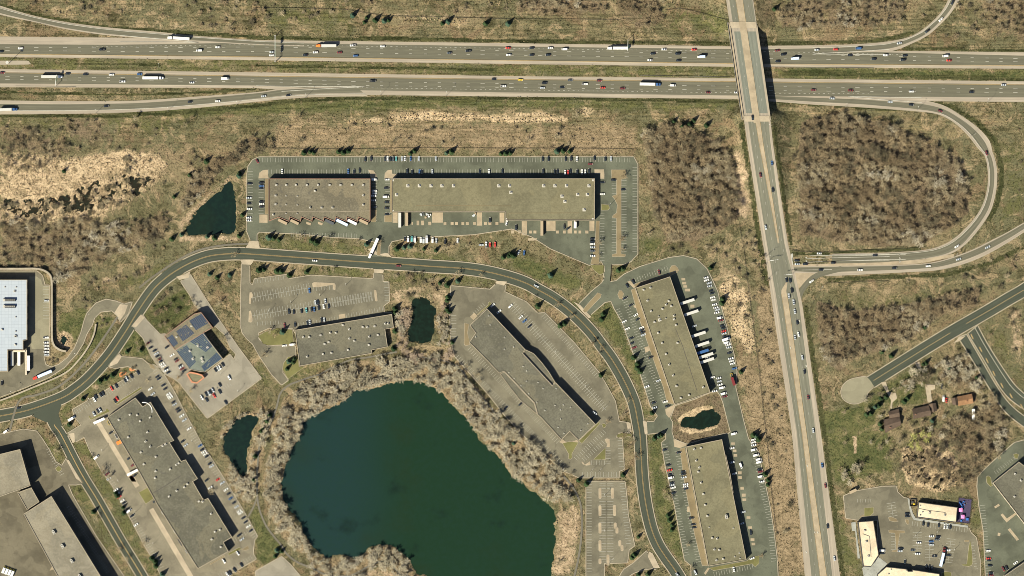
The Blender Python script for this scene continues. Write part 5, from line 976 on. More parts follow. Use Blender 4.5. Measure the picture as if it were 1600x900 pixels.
def lights(mb, L, w, z=0.7):
    for s in (-1, 1): mb.box(L/2-.06, s*(w/2-.28), z-.08, z+.1, 0.2, 0.36, 0, 3); mb.box(-L/2+.06, s*(w/2-.22), z, z+.18, 0.16, 0.3, 0, 4)
VM = {}
def vmesh(kind):
    if kind in VM: return VM[kind]
    mb = MB()
    if kind == 'car':
        hull(mb, [(-2.3, .72, .35, .82), (-2.15, .84, .25, .98), (-1.2, .9, .22, 1.02), (.7, .9, .22, .98), (1.9, .86, .25, .88), (2.3, .66, .35, .70)]); cabin(mb, -1.75, -1.0, .25, 1.05, .96, 1.44, .80, .60, (.48,)); wheels(mb, (-1.35, 1.4), 1.8); lights(mb, 4.55, 1.75)
    elif kind == 'suv':
        hull(mb, [(-2.35, .82, .4, 1.0), (-2.25, .92, .32, 1.12), (.8, .95, .3, 1.1), (2.0, .92, .34, 1.02), (2.38, .76, .42, .85)]); cabin(mb, -2.25, -2.0, .45, 1.15, 1.08, 1.72, .87, .70, (.32, .62)); wheels(mb, (-1.4, 1.45), 1.9, .37); lights(mb, 4.7, 1.85, .85)
        for s in (-1, 1): mb.box(-.8, s*.58, 1.75, 1.8, 2.2, .06, 0, 2)
    elif kind == 'pickup':
        hull(mb, [(-2.8, .88, .42, 1.05), (-2.7, .94, .36, 1.08), (.9, .96, .34, 1.08), (2.4, .92, .38, 1.02), (2.8, .8, .45, .9)]); cabin(mb, -.75, -.5, .75, 1.35, 1.06, 1.75, .87, .70, (.5,)); mb.box(-1.75, 0, 1.06, 1.10, 1.8, 1.5, 0, 5)
        for s in (-1, 1): mb.box(-1.75, s*.83, 1.05, 1.24, 1.95, .12, 0, 0)
        mb.box(-2.72, 0, 1.05, 1.24, .1, 1.7, 0, 0); wheels(mb, (-1.75, 1.75), 1.95, .40); lights(mb, 5.6, 1.9, .85)
    elif kind == 'van':
        hull(mb, [(-2.75, .88, .4, 2.05), (-2.65, .98, .34, 2.18), (1.1, .98, .34, 2.15), (1.2, .97, .34, 2.1)]); hull(mb, [(1.2, .95, .34, 1.25), (2.3, .92, .36, 1.08), (2.7, .78, .42, .92)]); cabin(mb, 1.0, 1.0, 1.25, 1.95, 1.2, 2.08, .9, .80); wheels(mb, (-1.7, 1.75), 1.95, .37); lights(mb, 5.4, 1.9, .8)
        mb.box(-.8, 0, 2.17, 2.22, 2.6, .1, 0, 4 if False else 0)
    elif kind == 'box':
        mb.box(-1.0, 0, .95, 3.3, 5.4, 2.35, 0, 0); mb.box(-1.0, 0, 3.3, 3.34, 5.2, 2.15, 0, 0); hull(mb, [(1.75, 1.0, .5, 2.2), (2.9, 1.0, .5, 2.15), (3.0, .98, .5, 1.5), (3.7, .9, .5, 1.3)], 6); cabin(mb, 1.8, 1.9, 2.7, 3.1, 1.4, 2.25, .95, .85); wheels(mb, (-2.2, 2.8), 2.2, .45); mb.box(-.2, 0, .55, .95, 7.2, .9, 0, 2); lights(mb, 7.3, 2.0, .8)
    elif kind == 'bus':
        hull(mb, [(-3.2, 1.05, .45, 2.6), (-3.05, 1.15, .4, 2.75), (2.0, 1.15, .4, 2.75), (2.15, 1.1, .4, 2.6)]); hull(mb, [(2.15, 1.0, .45, 1.5), (3.1, .95, .45, 1.3), (3.4, .85, .5, 1.1)], 6); wheels(mb, (-1.9, 2.4), 2.2, .45); lights(mb, 6.7, 1.9, .9)
        for s in (-1, 1): mb.box(-.5, s*1.16, 1.55, 2.25, 4.6, .03, 0, 1)
    me = mb.me(kind); VM[kind] = me; return me
NAMES = {'car': ('car', 'car'), 'suv': ('suv', 'car'), 'pickup': ('pickup_truck', 'pickup truck'), 'van': ('van', 'van'), 'box': ('box_truck', 'truck'), 'bus': ('minibus', 'minibus')}
WORD = {'car': 'car', 'suv': 'tall car', 'pickup': 'pickup truck', 'van': 'van', 'box': 'box truck', 'bus': 'minibus'}
KL = {'S': 'suv', 'P': 'pickup', 'V': 'van', 'B': 'box', 'U': 'bus'}
SLOT = {'car': 5, 'suv': 5, 'pickup': 6, 'van': 5, 'box': 7, 'bus': 7}
VEH = []
def veh(where, conv, spec, ang, order='x', zf=None, moving=False):
    """conv turns 'x,y' text into photograph pixels; entries are x,y,colour[kind][second colour][@angle]"""
    for q in spec.split():
        q, _, a = q.partition('@'); x, y, c = q.split(','); p = conv(f'{x},{y}')[0]
        kind = KL.get(c[1:2], 'car'); VEH.append(dict(where=where, p=p, c=c[0], k=kind, a=float(a) if a else ang, order=order, zf=zf, mv=moving, c2=c[2:3] or ('w' if kind == 'box' else 'y')))
t = lambda s: (lambda q: T(s, q)); e8 = lambda ox, oy, k=8.0: (lambda q: E(ox, oy, q, k))
up = 'on the upper highway carriageway'
veh(up, t('A1'), '5,322,k 130,302,w 638,310,kP 1245,316,wV 1362,295,w', 180, mv if False else 'x', moving=True)
veh(up, t('B1'), '100,326,s 98,346,w 372,327,w 308,344,k 522,328,m 623,348,b 605,284,wP 792,290,w 1208,331,g 1326,319,kP 1575,299,r 1580,343,w', 181, moving=True)
veh(up, t('C1'), '122,300,k 240,300,w 328,308,wV 122,344,k 225,343,k 950,309,w 880,335,k 862,376,w 1035,336,kS 1137,310,r 1040,378,k 1183,355,lBw', 181, moving=True)
veh(up, t('D1'), '58,316,m 95,341,kS 60,384,k 305,312,s 422,309,r 565,303,bV 512,346,k 660,369,k 735,345,w 855,348,k 843,374,kS 1108,350,wV 1130,378,r 168,366,lBl', 181, moving=True)
veh('on the ramp at the upper right', t('D1'), '820,270,s@192 993,196,kS@216 1080,122,w@226 1152,16,k@245', 200, moving=True)
lo = 'on the lower highway carriageway'
veh(lo, t('A1'), '14,455,m 424,461,k 535,465,k 697,467,w 873,464,b 765,510,wP 1200,516,w 1408,492,wBw', 0, moving=True)
veh(lo, t('B1'), '730,506,kP 1488,495,k 1545,539,wP', -1, moving=True)
veh(lo, t('C1'), '52,499,y 203,519,kS 190,549,s 313,546,k 364,502,g 455,525,wP 545,504,m 568,548,r 690,553,m 1005,534,wV 1225,578,m 1404,578,w', -1, moving=True)
veh(lo, t('D1'), '284,563,m 516,565,m 895,572,w 1272,576,k 1472,531,s', -1, moving=True)
veh('on the loop ramp beside the round wood', t('D1'), '400,615,s@-3 763,638,s@-5 895,655,k@-6 1075,694,m@-18', -5, moving=True)
veh('on the loop ramp beside the round wood', t('D2'), '1365,57,m@-75 1180,640,w@212', -5, moving=True)
veh('on the ramp at the left, below the highway', t('A1'), '665,664,k 1188,637,k@5 1360,632,w@6', 2, moving=True); veh('on the ramp at the left, below the highway', t('B1'), '48,601,s 203,596,k', 5, moving=True)
dn = 'on the downhill side of the divided bridge road'; uh = 'on the uphill side of the divided bridge road'
veh(dn, t('C1'), '1500,738,k', 278, 'y', elev, True); veh(dn, t('C2'), '1550,195,m 1585,520,s', 278, 'y', elev, True)
veh(uh, t('D2'), '22,120,b 28,285,k', 98, 'y', elev, True); veh(uh, e8(1190, 370), '310,538,k 355,542,k 375,668,kS 340,738,s 400,815,s', 98, 'y', elev, True)
veh(uh, t('D3'), '167,146,s 182,214,k 190,291,w 168,307,s 214,435,s 227,522,k 250,682,m 282,890,s', 98, 'y', elev, True); veh(uh, t('D4'), '338,207,b 358,334,m 372,588,k 414,790,s', 98, 'y', elev, True)
veh('waiting on the ramp end at the junction', e8(1190, 370), '720,208,w 440,297,k 445,342,s 545,340,k 893,326,k 1415,232,k', 180, 'x', None, True)
veh('on the on-ramp below the round wood', e8(1190, 370), '740,413,k 1230,415,w 625,555,w@215', 0, 'x', None, True); veh('on the on-ramp below the round wood', t('D2'), '790,775,k 1000,763,wS@5 1190,720,s@18 1372,645,s@27', 0, 'x', None, True)
cr = 'on the curved business road'
veh(cr, t('A3'), '120,748,k@15', 0, 'x', None, True); veh(cr, t('B2'), '368,729,w@-3 890,761,m@-3', 0, 'x', None, True); veh(cr, t('C2'), '152,887,s@-24', 0, 'x', None, True); veh(cr, t('C4'), '1035,893,s@-50', 0, 'x', None, True)
tr = 'in the top row behind the two long warehouses'
veh(tr, t('B2'), '683,95,k 720,90,k 808,92,k 823,92,w 842,92,k 858,92,g 876,92,t 912,92,s 930,90,w 967,90,b 1018,92,s 1124,92,s', 90); veh(tr, t('C2'), '192,92,k 228,92,k 335,92,k 370,90,k 405,93,w 515,88,k 583,92,k 618,92,s', 90)
veh('driving behind the longest warehouse', t('C2'), '490,125,m', 0); veh('in the curved corner bays behind the brown warehouse', t('B2'), '8,108,m', -55)
veh('parked against the back of the brown warehouse', t('B2'), '163,170,w 577,170,b 613,172,k 648,165,k', 90)
bk = 'parked against the back of the longest warehouse'
veh(bk, t('B2'), '945,170,k 976,174,k 1022,174,b 1036,174,k 1102,172,s 1398,172,k 1456,172,w 1540,170,k', 90); veh(bk, t('C2'), '195,170,k 266,173,k 284,173,k 332,178,w 350,178,r 366,170,k 408,173,k 438,174,w 458,174,w 482,170,k', 90)
veh('in the outermost bays left of the brown warehouse', e8(380, 240), '82,375,k 72,553,s 75,622,k 82,692,w 70,800,w 72,835,w', 0, 'y'); veh('parked along the left wall of the brown warehouse', e8(380, 240), '230,365,k 228,405,b 230,432,k 230,600,k 230,630,w 232,665,k', 0, 'y')
veh('parked along the right wall of the brown warehouse', t('B2'), '740,222,wV 740,292,w 740,308,s 736,323,w 736,352,s 740,395,k', 0, 'y'); veh('parked along the left end of the longest warehouse', t('B2'), '820,222,w 816,275,k 812,330,wV 818,363,k 818,400,k 820,440,k', 0, 'y')
veh('at the right end of the longest warehouse', t('C2'), '565,240,k 565,313,w 635,224,k 695,285,k', 0, 'y')
fr = 'nosed to the verge below the longest warehouse'
veh(fr, e8(600, 310), '262,505,k 302,508,wV 347,505,tV 385,515,wV 460,518,wV 495,525,sV 535,512,wBw 607,520,wV 655,530,s 765,540,kS 920,528,w 1215,582,s@0 1277,580,wP 1325,580,r 1388,578,r', 90); veh(fr, e8(780, 310), '245,672,s@65 312,680,b@85', 90)
veh('among the dock pads of the longest warehouse', e8(780, 310), '212,362,k 815,350,k 865,372,k@35 950,322,wBw 92,305,w@80', 90); veh('among the dock pads of the longest warehouse', e8(600, 310), '1325,270,k', 90)
veh('at the right end of the dock yard', e8(780, 310), '1165,505,k 1165,540,k 1165,570,w 1168,610,s 1168,655,g 1170,718,w', 0, 'y')
veh('in the large tilted car park', e8(380, 400), '828,430,b 903,583,s 932,578,k 1028,563,s 572,692,k 632,697,k 728,685,k 790,675,t 855,665,k 888,665,b 943,645,k 1007,632,w 1068,628,k', 97)
veh('along the top wall of the grey building by the lake', e8(380, 400), '518,868,m 648,855,k 805,838,k 832,825,s 980,795,k 1012,797,s', 97); veh('at the left end of the grey building by the lake', t('B3'), '178,360,w@5 228,353,wV@5', 5)
veh('in the slanted row left of the solar roof', e8(240, 540), '15,60,k 35,100,s 50,130,k 70,170,m 92,195,k 105,230,w 125,255,w 160,285,k 155,310,w 188,333,k', 30, 'y'); veh('in the slanted row left of the solar roof', t('A3'), '925,345,m 942,372,k', 30, 'y')
veh('beside the left wall of the solar roofed building', e8(240, 540), '232,120,w 280,165,k 295,190,m 335,245,k 345,265,s 360,288,m 385,312,k', 32, 'y'); veh('beside the left wall of the solar roofed building', e8(220, 440), '330,815,k', 35, 'y')
veh('in the car park below the solar roofed building', e8(240, 540), '775,305,k 805,285,s 828,270,w 865,238,k 945,400,wS@-60 828,490,k 828,575,k 740,555,s 712,578,k 690,595,s 660,605,k 602,648,w 665,678,k 758,625,r 903,710,k', -58)
rr = 'in the long slanted row above the stepped building'
veh(rr, e8(240, 540), '50,385,k 70,410,k 125,492,k 148,537,k 185,605,w 200,630,w 215,650,w 250,705,k 264,735,s 300,790,k 318,815,k 350,878,s', 32, 'y')
veh('in the small lot at the top of the stepped building', e8(80, 560), '1240,380,w@38 1270,445,s@38 1085,178,k 1003,222,k 945,250,s 925,275,k 815,343,k 757,375,r 648,437,k 620,455,k 560,478,k 540,512,w 822,503,r 800,530,k 612,645,s 585,655,k 535,692,s 258,752,wBw@32', -58)
rw = 'along the verge right of the stepped building'
veh(rw, e8(130, 640), '1195,15,k 1235,75,w 1265,130,s 1325,237,w 1462,450,b 1490,498,k 1507,528,w 1527,555,w 1548,582,k 1585,672,k', 34, 'y'); veh(rw, e8(250, 670), '645,465,s 725,632,r 780,675,s 825,760,w 862,808,k 885,868,b', 34, 'y'); veh(rw, e8(230, 780, 7.5), '1020,38,k 1048,88,s 1075,140,w 1095,160,w 1130,215,k 1155,265,k 1185,318,w 1218,365,k', 34, 'y')
veh('by the right wall of the stepped building', e8(130, 640), '1245,395,k 1282,445,s', 35, 'y'); veh('by the right wall of the stepped building', e8(250, 670), '585,640,k 628,735,w', 35, 'y'); veh('by the right wall of the stepped building', e8(230, 780, 7.5), '1080,420,k 1110,470,s', 35, 'y')
veh('in the bottom lot below the stepped building', e8(230, 780, 7.5), '1060,632,w 898,725,w 1105,770,k 1025,828,k 970,862,k 940,880,w', -55)
rl_ = 'along the verge left of the stepped building'
veh(rl_, e8(130, 640), '165,595,wV@42 320,862,s 300,805,m', 36, 'y'); veh(rl_, e8(130, 740), '410,205,w 430,250,s 450,290,r 490,340,w 510,365,k 572,465,wV 612,525,k 660,640,w', 36, 'y')
veh('beside the dock wall of the stepped building', e8(130, 640), '350,285,k 578,605,k 625,690,m 648,820,k', 36, 'y'); veh('beside the dock wall of the stepped building', e8(130, 740), '897,345,k', 36, 'y')
ri = 'in the slanted row at the scrub edge, right side'
veh(ri, e8(960, 400), '1145,270,w 1150,302,w 1185,337,s 1190,375,s 1210,435,k 1222,465,k 1225,515,w 1235,548,w 1252,605,w 1268,645,w 1285,672,s 1280,708,w 1315,772,wV 1330,803,m', 14, 'y'); veh(ri, e8(960, 500), '1350,70,k 1362,100,k 1368,138,r 1370,168,s 1380,208,k 1395,240,wBw@18 1400,282,wV 1420,308,w 1430,340,s 1440,410,k 1455,480,w 1462,512,w 1475,545,w 1500,605,b', 14, 'y')
veh('above the upper east warehouse', e8(960, 400), '557,200,m@105 235,322,k@-60 160,372,k@-60', 90)
lw = 'along the left wall of the upper east warehouse'
veh(lw, e8(960, 400), '132,525,k 208,612,k 268,735,w 292,790,k', 30, 'y'); veh(lw, e8(960, 500), '338,95,w 345,122,k 355,152,k 362,185,s 455,465,k 550,757,s', 20, 'y'); veh(lw, e8(1020, 600), '155,222,w 185,275,k', 15, 'y')
lv = 'along the green verge left of the upper east warehouse'
veh(lv, e8(960, 400), '125,818,w', 30, 'y'); veh(lv, e8(960, 500), '162,108,w 215,225,k 225,287,k 250,345,m 405,832,w', 22, 'y'); veh(lv, e8(1020, 600), '12,232,k 25,295,s', 15, 'y')
veh('at the lower right corner of the upper east warehouse', e8(960, 500), '1305,725,w 1310,765,s 1320,808,w 1345,845,wV 1225,715,w', 14, 'y'); veh('at the lower right corner of the upper east warehouse', e8(1020, 600), '885,118,wV 900,155,m 775,88,w', 14, 'y')
veh('between the docked trailers of the upper east warehouse', e8(960, 500), '1165,472,w 1000,75,s', 18, 'y')
veh('in the yard right of the reedy basin', e8(1020, 600), '1015,620,wV', 14, 'y'); veh('in the yard right of the lowest east warehouse', e8(1020, 680), '1100,380,wV', -70, 'y')
rv = 'in the row right of the lowest east warehouse'
veh(rv, e8(1020, 680), '1257,55,w 1255,88,w 1262,122,w 1260,182,wV 1290,248,wV 1322,300,wV 1330,335,wV 1335,425,k 1345,455,m 1345,515,wV 1365,580,w', 12, 'y')
veh('at the docks of the lowest east warehouse', e8(1020, 680), '990,160,w 990,338,s 1020,480,s', 14, 'y'); veh('at the docks of the lowest east warehouse', e8(1020, 788), '1130,95,s 1110,240,s 1225,350,k@95', 14, 'y')
veh('along the green verge left of the lowest east warehouse', e8(1020, 680), '150,182,k 195,372,k 212,435,r 220,490,k 225,530,wV 238,595,k 240,622,s 255,655,w 262,720,k', 14, 'y')
le = 'along the left wall of the lowest east warehouse'
veh(le, e8(1020, 680), '325,215,k 380,455,k 385,485,k 390,525,s 410,612,w 412,640,w 415,668,k', 12, 'y'); veh(le, e8(1020, 788), '485,168,k 508,250,k 520,288,k', 8, 'y')
veh('below the lowest east warehouse, near the bottom edge', e8(1020, 788), '1012,812,w@100 1240,675,w@20 530,850,sS@-62', 90)
veh('in the lot above the diagonal office block', e8(700, 440), '560,295,w 637,375,w 778,308,wS 910,445,w 958,490,b 1020,558,k', 42); veh('at the lower corner of the diagonal office block', e8(860, 640), '555,42,s@-40', 0); veh('in the lot left of the diagonal office block', e8(780, 540), '85,775,k 265,730,k', 42)
veh('in the bays before the playground shop block', e8(1320, 760), '980,460,k 1040,475,k 1175,482,k 1245,500,w 1282,500,s 1318,503,k', 86); veh('at the end of the white path by the shops', e8(1320, 760), '780,340,k 783,373,k', 0, 'y')
veh('in the middle of the shop car park', e8(1320, 760), '1085,622,w 1165,630,k 1152,662,g 1080,687,b 1080,727,s 925,703,w 698,775,k 690,808,s 850,795,g 910,842,w 1290,797,w 1295,860,k 1122,870,k', 0); veh('by the narrow cream roofed shop block', e8(1320, 760), '468,800,wV 468,835,k', 0, 'y')
veh('at the top of the bottom-edge shop block', e8(1440, 790, 8.18), '60,785,k 97,790,k 130,800,k', 88); veh('below the middle of the shop car park', t('D4'), '855,812,k', 86)
veh('along the grass strip right of the shop car park', e8(1440, 790, 8.18), '850,575,w 855,675,r 865,697,k 872,765,k 885,862,k 885,892,m', 0, 'y'); veh('beside the grey roof in the bottom right corner', e8(1440, 790, 8.18), '1043,810,m@-60 1085,795,k@-60 1200,730,w@38', 0)
veh('in the bays of the white roofed plant', e8(0, 420), '582,397,s', 0, 'y'); veh('in the bays of the white roofed plant', e8(0, 520), '575,60,wP 578,122,w 580,160,w 582,198,w 580,238,w 582,272,s', 0, 'y'); veh('below the white roofed plant at the left edge', e8(0, 520), '25,625,kS', 85)
veh('parked in the lower left yard', e8(0, 788), '50,818,wUy 88,832,wUy 125,845,wUy 160,860,wUy', 66); veh('by the tall tan roofed building, lower left', t('A4'), '38,-5,wV', 38)
veh('beside the orange roofed house', e8(1340, 580), '1072,342,wV 1110,362,r 1050,190,k', 88)
from collections import defaultdict
cnt = defaultdict(list)
for v_ in VEH: cnt[(v_['c'], v_['k'], v_['where'])].append(v_)
for (c, k, where), l in cnt.items():
    l.sort(key=lambda q: q['p'][0] if q['order'] == 'x' else q['p'][1]); side = 'left' if l[0]['order'] == 'x' else 'top'
    for i, q in enumerate(l):
        q['label'] = f"{CN[c][0]} {WORD[k]} {where}" if len(l) == 1 else f"{ordinal(i)} {CN[c][0]} {WORD[k]} from {side}, {where}"
vmats = lambda c, c2: [paint(c), M['glass'], M['black'], M['lamp'], M['tail'], M['bed'], paint(c2)]
for k in ('car', 'suv', 'pickup', 'van', 'box', 'bus'):
    me = vmesh(k)
    for m_ in vmats('w', 'w'): me.materials.append(m_)
for v_ in VEH:
    nm, cat = NAMES[v_['k']]; nm = nm if v_['mv'] else 'parked_'+nm
    o = link(nm, vmesh(v_['k']), None, None, label=v_['label'], category=cat, group='vehicles '+v_['where']); x, y = W(v_['p']); z = 0.30
    if v_['zf'] is not None: z += float(v_['zf'](v_['p'][1]))
    o.location = (x, y, z); o.rotation_euler = (0, 0, R(v_['a']+rng.uniform(-2, 2))); sc = rng.uniform(0.96, 1.06); o.scale = (sc, sc, sc)
    for i, m_ in ((0, paint(v_['c'])), (6, paint(v_['c2']))): o.material_slots[i].link = 'OBJECT'; o.material_slots[i].material = m_
_wm = MB(); _wm.tube((0, -.22, 0), (0, .22, 0), .5, .5, 12); _wm.tube((0, -.23, 0), (0, .23, 0), .2, .2, 8, 1); WHEEL = _wm.me('wheel'); WHEEL.materials.append(M['black']); WHEEL.materials.append(M['metal'])
def wheel_parts(root, xs):
    for x in xs:
        for s in (-1, 1): link('wheel', WHEEL, None, root).location = (x, s*1.08, .5)
def trailer_parts(root, x0, x1, c, tandem=True):
    mb = MB(); L_ = x1-x0; mb.box((x0+x1)/2, 0, 1.15, 4.05, L_, 2.6); mb.box((x0+x1)/2, 0, 4.05, 4.08, L_-.3, 2.4)
    for k in range(int(L_/1.2)): mb.box(x0+.6+k*1.2, 0, 1.3, 4.065, .05, 2.64)
    mb.build('trailer', paint(c), root); wheel_parts(root, (x0+1.6, x0+2.9))
    mb = MB(); mb.box((x0+x1)/2, 0, .85, 1.15, L_-1, 1.0); [mb.box(x1-2.6, s*.8, .3, 1.15, .18, .18) for s in (-1, 1)]; mb.build('chassis', M['pole'], root)
def cab_parts(root, x, c):
    mb = MB(); hull(mb, [(x, 1.2, .6, 3.2), (x+.2, 1.25, .5, 3.6), (x+1.9, 1.25, .5, 3.5), (x+2.4, 1.22, .5, 2.6)]); hull(mb, [(x+2.4, 1.15, .5, 2.0), (x+4.0, 1.05, .5, 1.85), (x+4.4, .95, .6, 1.4)]); mb.build('cab', paint(c), root)
    mb = MB(); mb.add([(x+2.41, -1.05, 2.0), (x+2.41, 1.05, 2.0), (x+2.25, 1.0, 2.95), (x+2.25, -1.0, 2.95)], [(0, 1, 2, 3)]); mb.build('windscreen', M['glass'], root)
    wheel_parts(root, (x-.9, x+.3, x+3.4))
    for s in (-1, 1): mb = MB(); mb.tube((x-.1, s*1.05, .9), (x-.1, s*1.05, 3.9), .1, .1, 6); mb.build('exhaust_stack', M['metal'], root)
def semi(p, a, cc, tc, label, L_=14.8):
    r = empty('semi_truck', p, 0.30, R(a), label=label, category='truck', group='articulated trucks'); trailer_parts(r, -L_/2-2.4, L_/2-2.4, tc); cab_parts(r, L_/2-1.6, cc); return r
for p, a, cc, tc, lb, L_ in ((T('A1', '1118,240'), 176, 'w', 'w', 'white articulated truck joining from the upper left ramp', 15.5), (T('A1', '325,480'), 0, 'w', 'a', 'pale articulated truck furthest left on the lower carriageway', 14.5), (T('A1', '957,488'), 0, 'w', 'w', 'white articulated truck in the middle of the left lower carriageway', 14.5), (T('B1', '440,287'), 180, 'o', 'a', 'articulated truck with bright orange cab and pale trailer on upper carriageway', 14), (T('C1', '662,302'), 180, 'w', 'w', 'white articulated truck beside the overhead sign arm on the upper carriageway', 14), (T('C1', '862,527'), -1, 'b', 'w', 'articulated truck with blue cab and white trailer on lower carriageway', 14.5), (T('A1', '55,685'), 2, 'b', 'a', 'articulated truck with dark cab on the ramp at the left edge', 11), (T('B2', '735,650'), 246, 'w', 'w', 'white articulated truck leaving the warehouse drive onto the curved road', 15), (E(0, 520, '535,525'), 203, 'r', 'l', 'articulated truck with red cab and pale blue trailer by white plant', 14.2), (E(1440, 790, '265,655', 8.18), 77, 'm', 'l', 'articulated truck with dark red cab parked in the shop car park', 13)):
    semi(p[0], a, cc, tc, lb, L_)
def trailer(p, a, c, L_, label, group):
    r = empty('parked_trailer', p, 0.30, R(a), label=label, category='trailer', group=group); trailer_parts(r, -L_/2, L_/2, c); return r
g1 = 'trailers docked at the brown warehouse'
for x, y, c, L_, lb in ((335, 213, 'n', 9, 'tan trailer in the leftmost angled dock of the brown warehouse'), (480, 214, 'n', 9, 'tan trailer in the second angled dock from the left'), (1072, 220, 'l', 12.5, 'pale lavender trailer in an angled dock of the brown warehouse'), (1200, 215, 'w', 10, 'bright white trailer in an angled dock of the brown warehouse'), (1345, 213, 'n', 9.3, 'tan trailer in the rightmost angled dock of the brown warehouse'), (920, 215, 'g', 9, 'dark grey flat trailer in the fifth angled dock from the left')): trailer(E(400, 320, f'{x},{y}')[0], -26, c, L_, lb, g1)
for x, y in ((655, 232), (802, 232)): slab('concrete_pad', E(400, 320, f'{x-28},{y-22} {x+32},{y-2} {x+26},{y+26} {x-26},{y+8}'), 'tanconc', .34)
for x, y, c, L_, lb in ((198, 272, 'a', 13.8, 'grey trailer backed to the longest warehouse, left of a pair'), (285, 262, 'n', 12.6, 'tan trailer backed to the longest warehouse, right of a pair')): trailer(E(600, 310, f'{x},{y}')[0], 90, c, L_, lb, 'trailers docked at the longest warehouse')
trailer(E(780, 310, '533,375')[0], 90, 'n', 13.6, 'lone tan trailer backed to the right half of the longest warehouse', 'trailers docked at the longest warehouse')
g2 = 'trailers docked at the upper east warehouse'; L_e = [(E(960, 400, '910,570')[0], 'a'), (E(960, 400, '960,710')[0], 'a'), (E(960, 500, '1050,178')[0], 'a'), (E(960, 500, '1095,302')[0], 'a'), (E(960, 500, '1105,395')[0], 'b'), (E(960, 500, '1145,443')[0], 'a'), (E(960, 500, '1155,507')[0], 'a')]
for i, (p, c) in enumerate(L_e): trailer(p, 18, c, 13.8 if c != 'b' else 11, 'blue trailer among pale ones docked at the upper east warehouse' if c == 'b' else f'{ordinal(i if i < 4 else i-1)} pale trailer from the top, docked at the upper east warehouse', g2)
trailer(E(0, 520, '362,378')[0], 90, 'w', 14, 'white trailer standing free beside the white roofed plant', 'trailers at the white roofed plant'); trailer(E(0, 520, '157,320')[0], 90, 'a', 13.5, 'left pale trailer in the recessed dock of the white roofed plant', 'trailers at the white roofed plant'); trailer(E(0, 520, '242,322')[0], 90, 'w', 13, 'right pale trailer in the recessed dock of the white roofed plant', 'trailers at the white roofed plant')
trailer(E(1340, 580, '1443,540')[0], 90, 'w', 10.5, 'long white trailer below the orange roofed house', None); trailer(E(960, 500, '1482,765')[0], -72, 'm', 8, 'dark red flat trailer at the scrub edge right of the docked trailers', None); trailer(E(1320, 760, '100,58')[0], 25, 'n', 7, 'cream trailer at the upper left corner of the shop lots', None)
